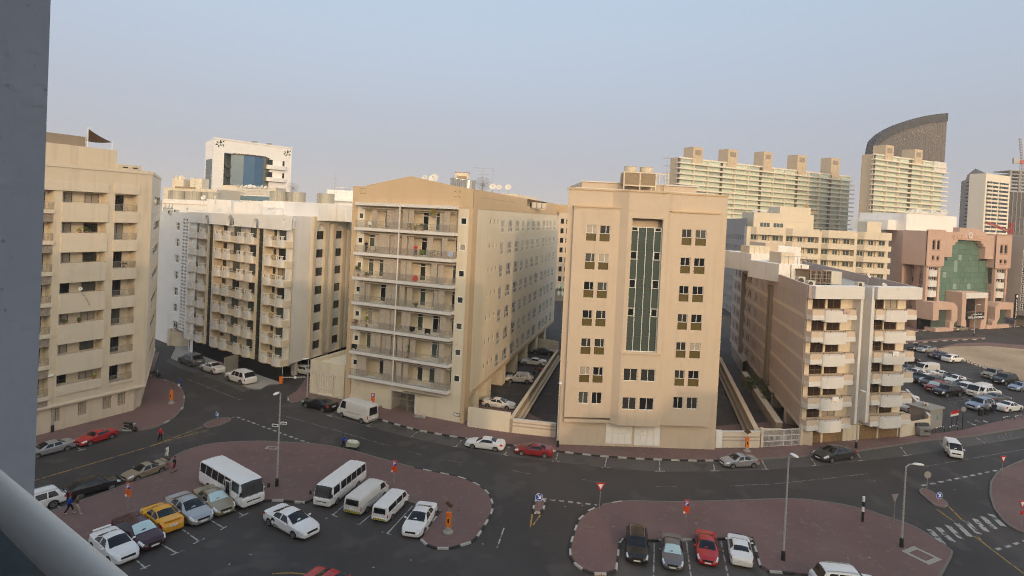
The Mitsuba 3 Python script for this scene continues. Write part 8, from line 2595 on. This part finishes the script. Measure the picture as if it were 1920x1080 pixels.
part(k, 'leaves', leaf_cloud(420, .6, .4, .32, .10, 77), 'leaf_yellow', place(*F3p.pt(13.3, -.7), 26.8))


def chair(p, z, yaw, label, bsdf):
    k = thing('balcony_chair', label, 'chair', 'chairs on the tan block balconies')
    M = place(*p, z, yaw)
    part(k, 'seat', MB().box(-.24, .24, -.24, .24, .40, .45), bsdf, M)
    part(k, 'backrest', MB().box(-.24, .24, .20, .25, .45, .92), bsdf, M)
    for x in (-.21, .19):
        for y in (-.21, .19):
            part(k, 'leg', MB().box(x, x + .03, y, y + .03, 0, .40), bsdf, M)


chair(F3p.pt(3.2, -.4), 24.2, 20, 'white chair at the left of the top balcony row', 'white_paint')
chair(F3p.pt(6.0, -.4), 24.2, -40, 'pale folding chair in the middle of the top balcony row', 'curtain')
chair(F3p.pt(5.1, -.5), 10.82, 160, 'white chair on the left of the fifth balcony row', 'white_paint')
k = thing('round_tray', 'red round tray standing against the railing of the third balcony row', 'tray')
part(k, 'disc', MB().bar((*F3p.pt(10.9, -.82), 18.02), (*F3p.pt(10.9, -.88), 18.02), .42, n=24), 'sign_red')
bk = (87.6, -113.69) if False else F3p.pt(13.6, -.6)
bicycle(*bk, F3p.yaw, 'dark bicycle on the right of the second balcony row', 'black_paint', z=20.86)
for u, row, b_, lab in ((16.0, 1, 'cloth_paleblue', 'pale blue cloth over the rail at the right end of the second row'), (4.3, 1, 'curtain', 'pale laundry on a rack at the left of the second row'), (11.9, 1, 'leaf_green', 'small green seat on the second row'), (10.9, 4, 'cloth_black', 'dark striped laundry over the rail of the fifth row'), (13.2, 4, 'cloth_black', 'dark cloth hung on the rail of the fifth row'), (2.0, 5, 'cloth_black', 'dark covered bundle at the left end of the sixth row')):
    z = 24.2 - 3.345 * row
    k = thing('laundry', lab, 'laundry', 'laundry and bundles on the tan block balconies')
    mb = MB()
    n = 8
    for i in range(n):
        x0, x1 = u - .4 + .8 * i / n, u - .4 + .8 * (i + 1) / n
        d0, d1 = .035 * math.sin(i * 1.9 + u), .035 * math.sin((i + 1) * 1.9 + u)
        l0, l1 = .62 + .08 * math.sin(i + u), .62 + .08 * math.sin(i + 1 + u)
        mb.add([(x0, -1.09 - d0, z + .97), (x1, -1.09 - d1, z + .97), (x1, -1.10 - d1, z + .97 - l1), (x0, -1.10 - d0, z + .97 - l0)], [[0, 1, 2, 3]])
        mb.add([(x0, -1.09 - d0, z + .97), (x1, -1.09 - d1, z + .97), (x1, -.95, z + .60), (x0, -.95, z + .60)], [[0, 1, 2, 3]])
    part(k, 'cloth', mb, b_, F3p.M, smooth=True)
# laundry on the bowed balconies
for u, zb, b_, lab in ((4.6, 15.72, 'hotel_pink', 'pink cloth over the top left bowed balcony'), (3.6, 15.72 - 2.725 * 4, 'white_paint', 'white cloth over the fifth left bowed balcony'), (12.8, 15.72 - 2.725 * 2, 'white_paint', 'white bundle on the third right bowed balcony')):
    k = thing('laundry', lab, 'laundry')
    mb = MB()
    for i in range(8):
        x0, x1 = u - .5 + i * .125, u - .375 + i * .125
        mb.add([(x0, -1.48, zb + 1.44), (x1, -1.48, zb + 1.44), (x1, -1.50, zb + .9 + .12 * math.sin(i)), (x0, -1.50, zb + .9 + .12 * math.sin(i - 1))], [[0, 1, 2, 3]])
        mb.add([(x0, -1.48, zb + 1.44), (x1, -1.48, zb + 1.44), (x1, -1.2, zb + 1.46), (x0, -1.2, zb + 1.46)], [[0, 1, 2, 3]])
    part(k, 'cloth', mb, b_, F5.M, smooth=True)
# plants and a dish on the long cream balconies
F1_ = Facade((-50.95, 65.28), (-45.49, 75.9))
for i, (u, row) in enumerate(((3.9, 1), (4.6, 1), (4.1, 4), (2.6, 4), (8.9, 2), (5.9, 6))):
    k = thing('balcony_plant', ['yellow-flowered plant on the second long balcony, left', 'low green plant on the second long balcony, right', 'small plant on the fifth long balcony', 'low plant at the left of the fifth long balcony', 'plant behind the third railed balcony', 'pale bundle of leaves on the lowest long balcony'][i], 'plant')
    z = 25.87 - 3.445 * row - (.75 if i == 4 else 0)
    part(k, 'pot', MB().lathe([(0, 0), (.12, 0), (.16, .22), (0, .22)], 10, (*F1_.pt(u, .12), z)), 'brick_pot')
    part(k, 'leaves', leaf_cloud(180, .35, .2, .25, .08, 40 + i), 'leaf_yellow' if i in (0, 5) else 'leaf_green', place(*F1_.pt(u, .12), z + .42))
roof_dish((*F1_.pt(4.0, -.2), 16.0), 15.6, .38, 'pale dish on the parapet of the fourth long balcony', -70, 35, False, None)
k = thing('cable', 'loose cable drooping down the fourth long balcony parapet', 'cable')
part(k, 'cable', MB().path([(4.1 + .9 * t, -.17 - .05 * t, 15.5 - 1.5 * t ** 1.6) for t in np.linspace(0, 1, 9)], .018, 5), 'black_paint', F1_.M)
# rubbish heaps by the tan block gate and leaves of paper about
for (p, lab) in (((-15.92, 80.68), 'small heap of grey sacks left of the ramp gate'), ((-10.77, 77.13), 'small heap of grey sacks right of the ramp gate')):
    k = thing('rubbish_heap', lab, 'rubbish')
    for q in range(4):
        part(k, 'sack', (np.array(ico.vertices) * (.3, .22, .16 + .05 * q) + (p[0] - .5 + q * .35, p[1] + .1 * (q % 2), .28), ico.faces), 'curtain' if q % 2 else 'bin_grey', smooth=True)
lit = random.Random(11)
LITTER = [(-14.91, 43.73), (-6.55, 45.65), (-9.13, 44.46), (-12.95, 49.81), (-14.73, 51.25), (7.78, 55.74), (21.1, 62.64), (6.15, 55.38), (-1.17, 48.37), (-18.66, 48.29), (-18.68, 45.37), (40.29, 64.44), (46.76, 59.34), (48.01, 63.21), (17.56, 53.04), (13.93, 51.37), (28.56, 48.55), (30.48, 48.86), (-3.57, 53.44), (-11.09, 58.58), (10.02, 51.9), (-22.54, 45.77), (-19.67, 44.02)]
for i, p in enumerate(LITTER):
    a = lit.uniform(0, 180)
    solo('paper_scrap', MB().box(-.075, .075, -.05, .05, 0, .01), 'curtain' if i % 3 else 'black_paint', 'scrap of litter lying on the ground, one of many', 'litter', place(*p, .14 if i in (14, 15, 16, 17, 19, 20, 18) else .006, a), group='scraps of litter on the ground', cache='scrap')

# ------------------------------------------------------------------ thin haze over the district
scene['air'] = {'type': 'homogeneous', 'albedo': {'type': 'rgb', 'value': [0.95, 0.95, 0.95]}, 'sigma_t': 0.00022}
labels['haze'] = {'label': 'thin pale evening haze over the whole district', 'category': 'haze', 'kind': 'stuff'}
scene['haze'] = {'type': 'cube', 'to_world': T().translate((150, 1300, 72.9)).scale((1850, 1900, 74.0)), 'bsdf': {'type': 'null'},
                 'interior': {'type': 'ref', 'id': 'air'}}
scene['camera']['medium'] = {'type': 'ref', 'id': 'air'}
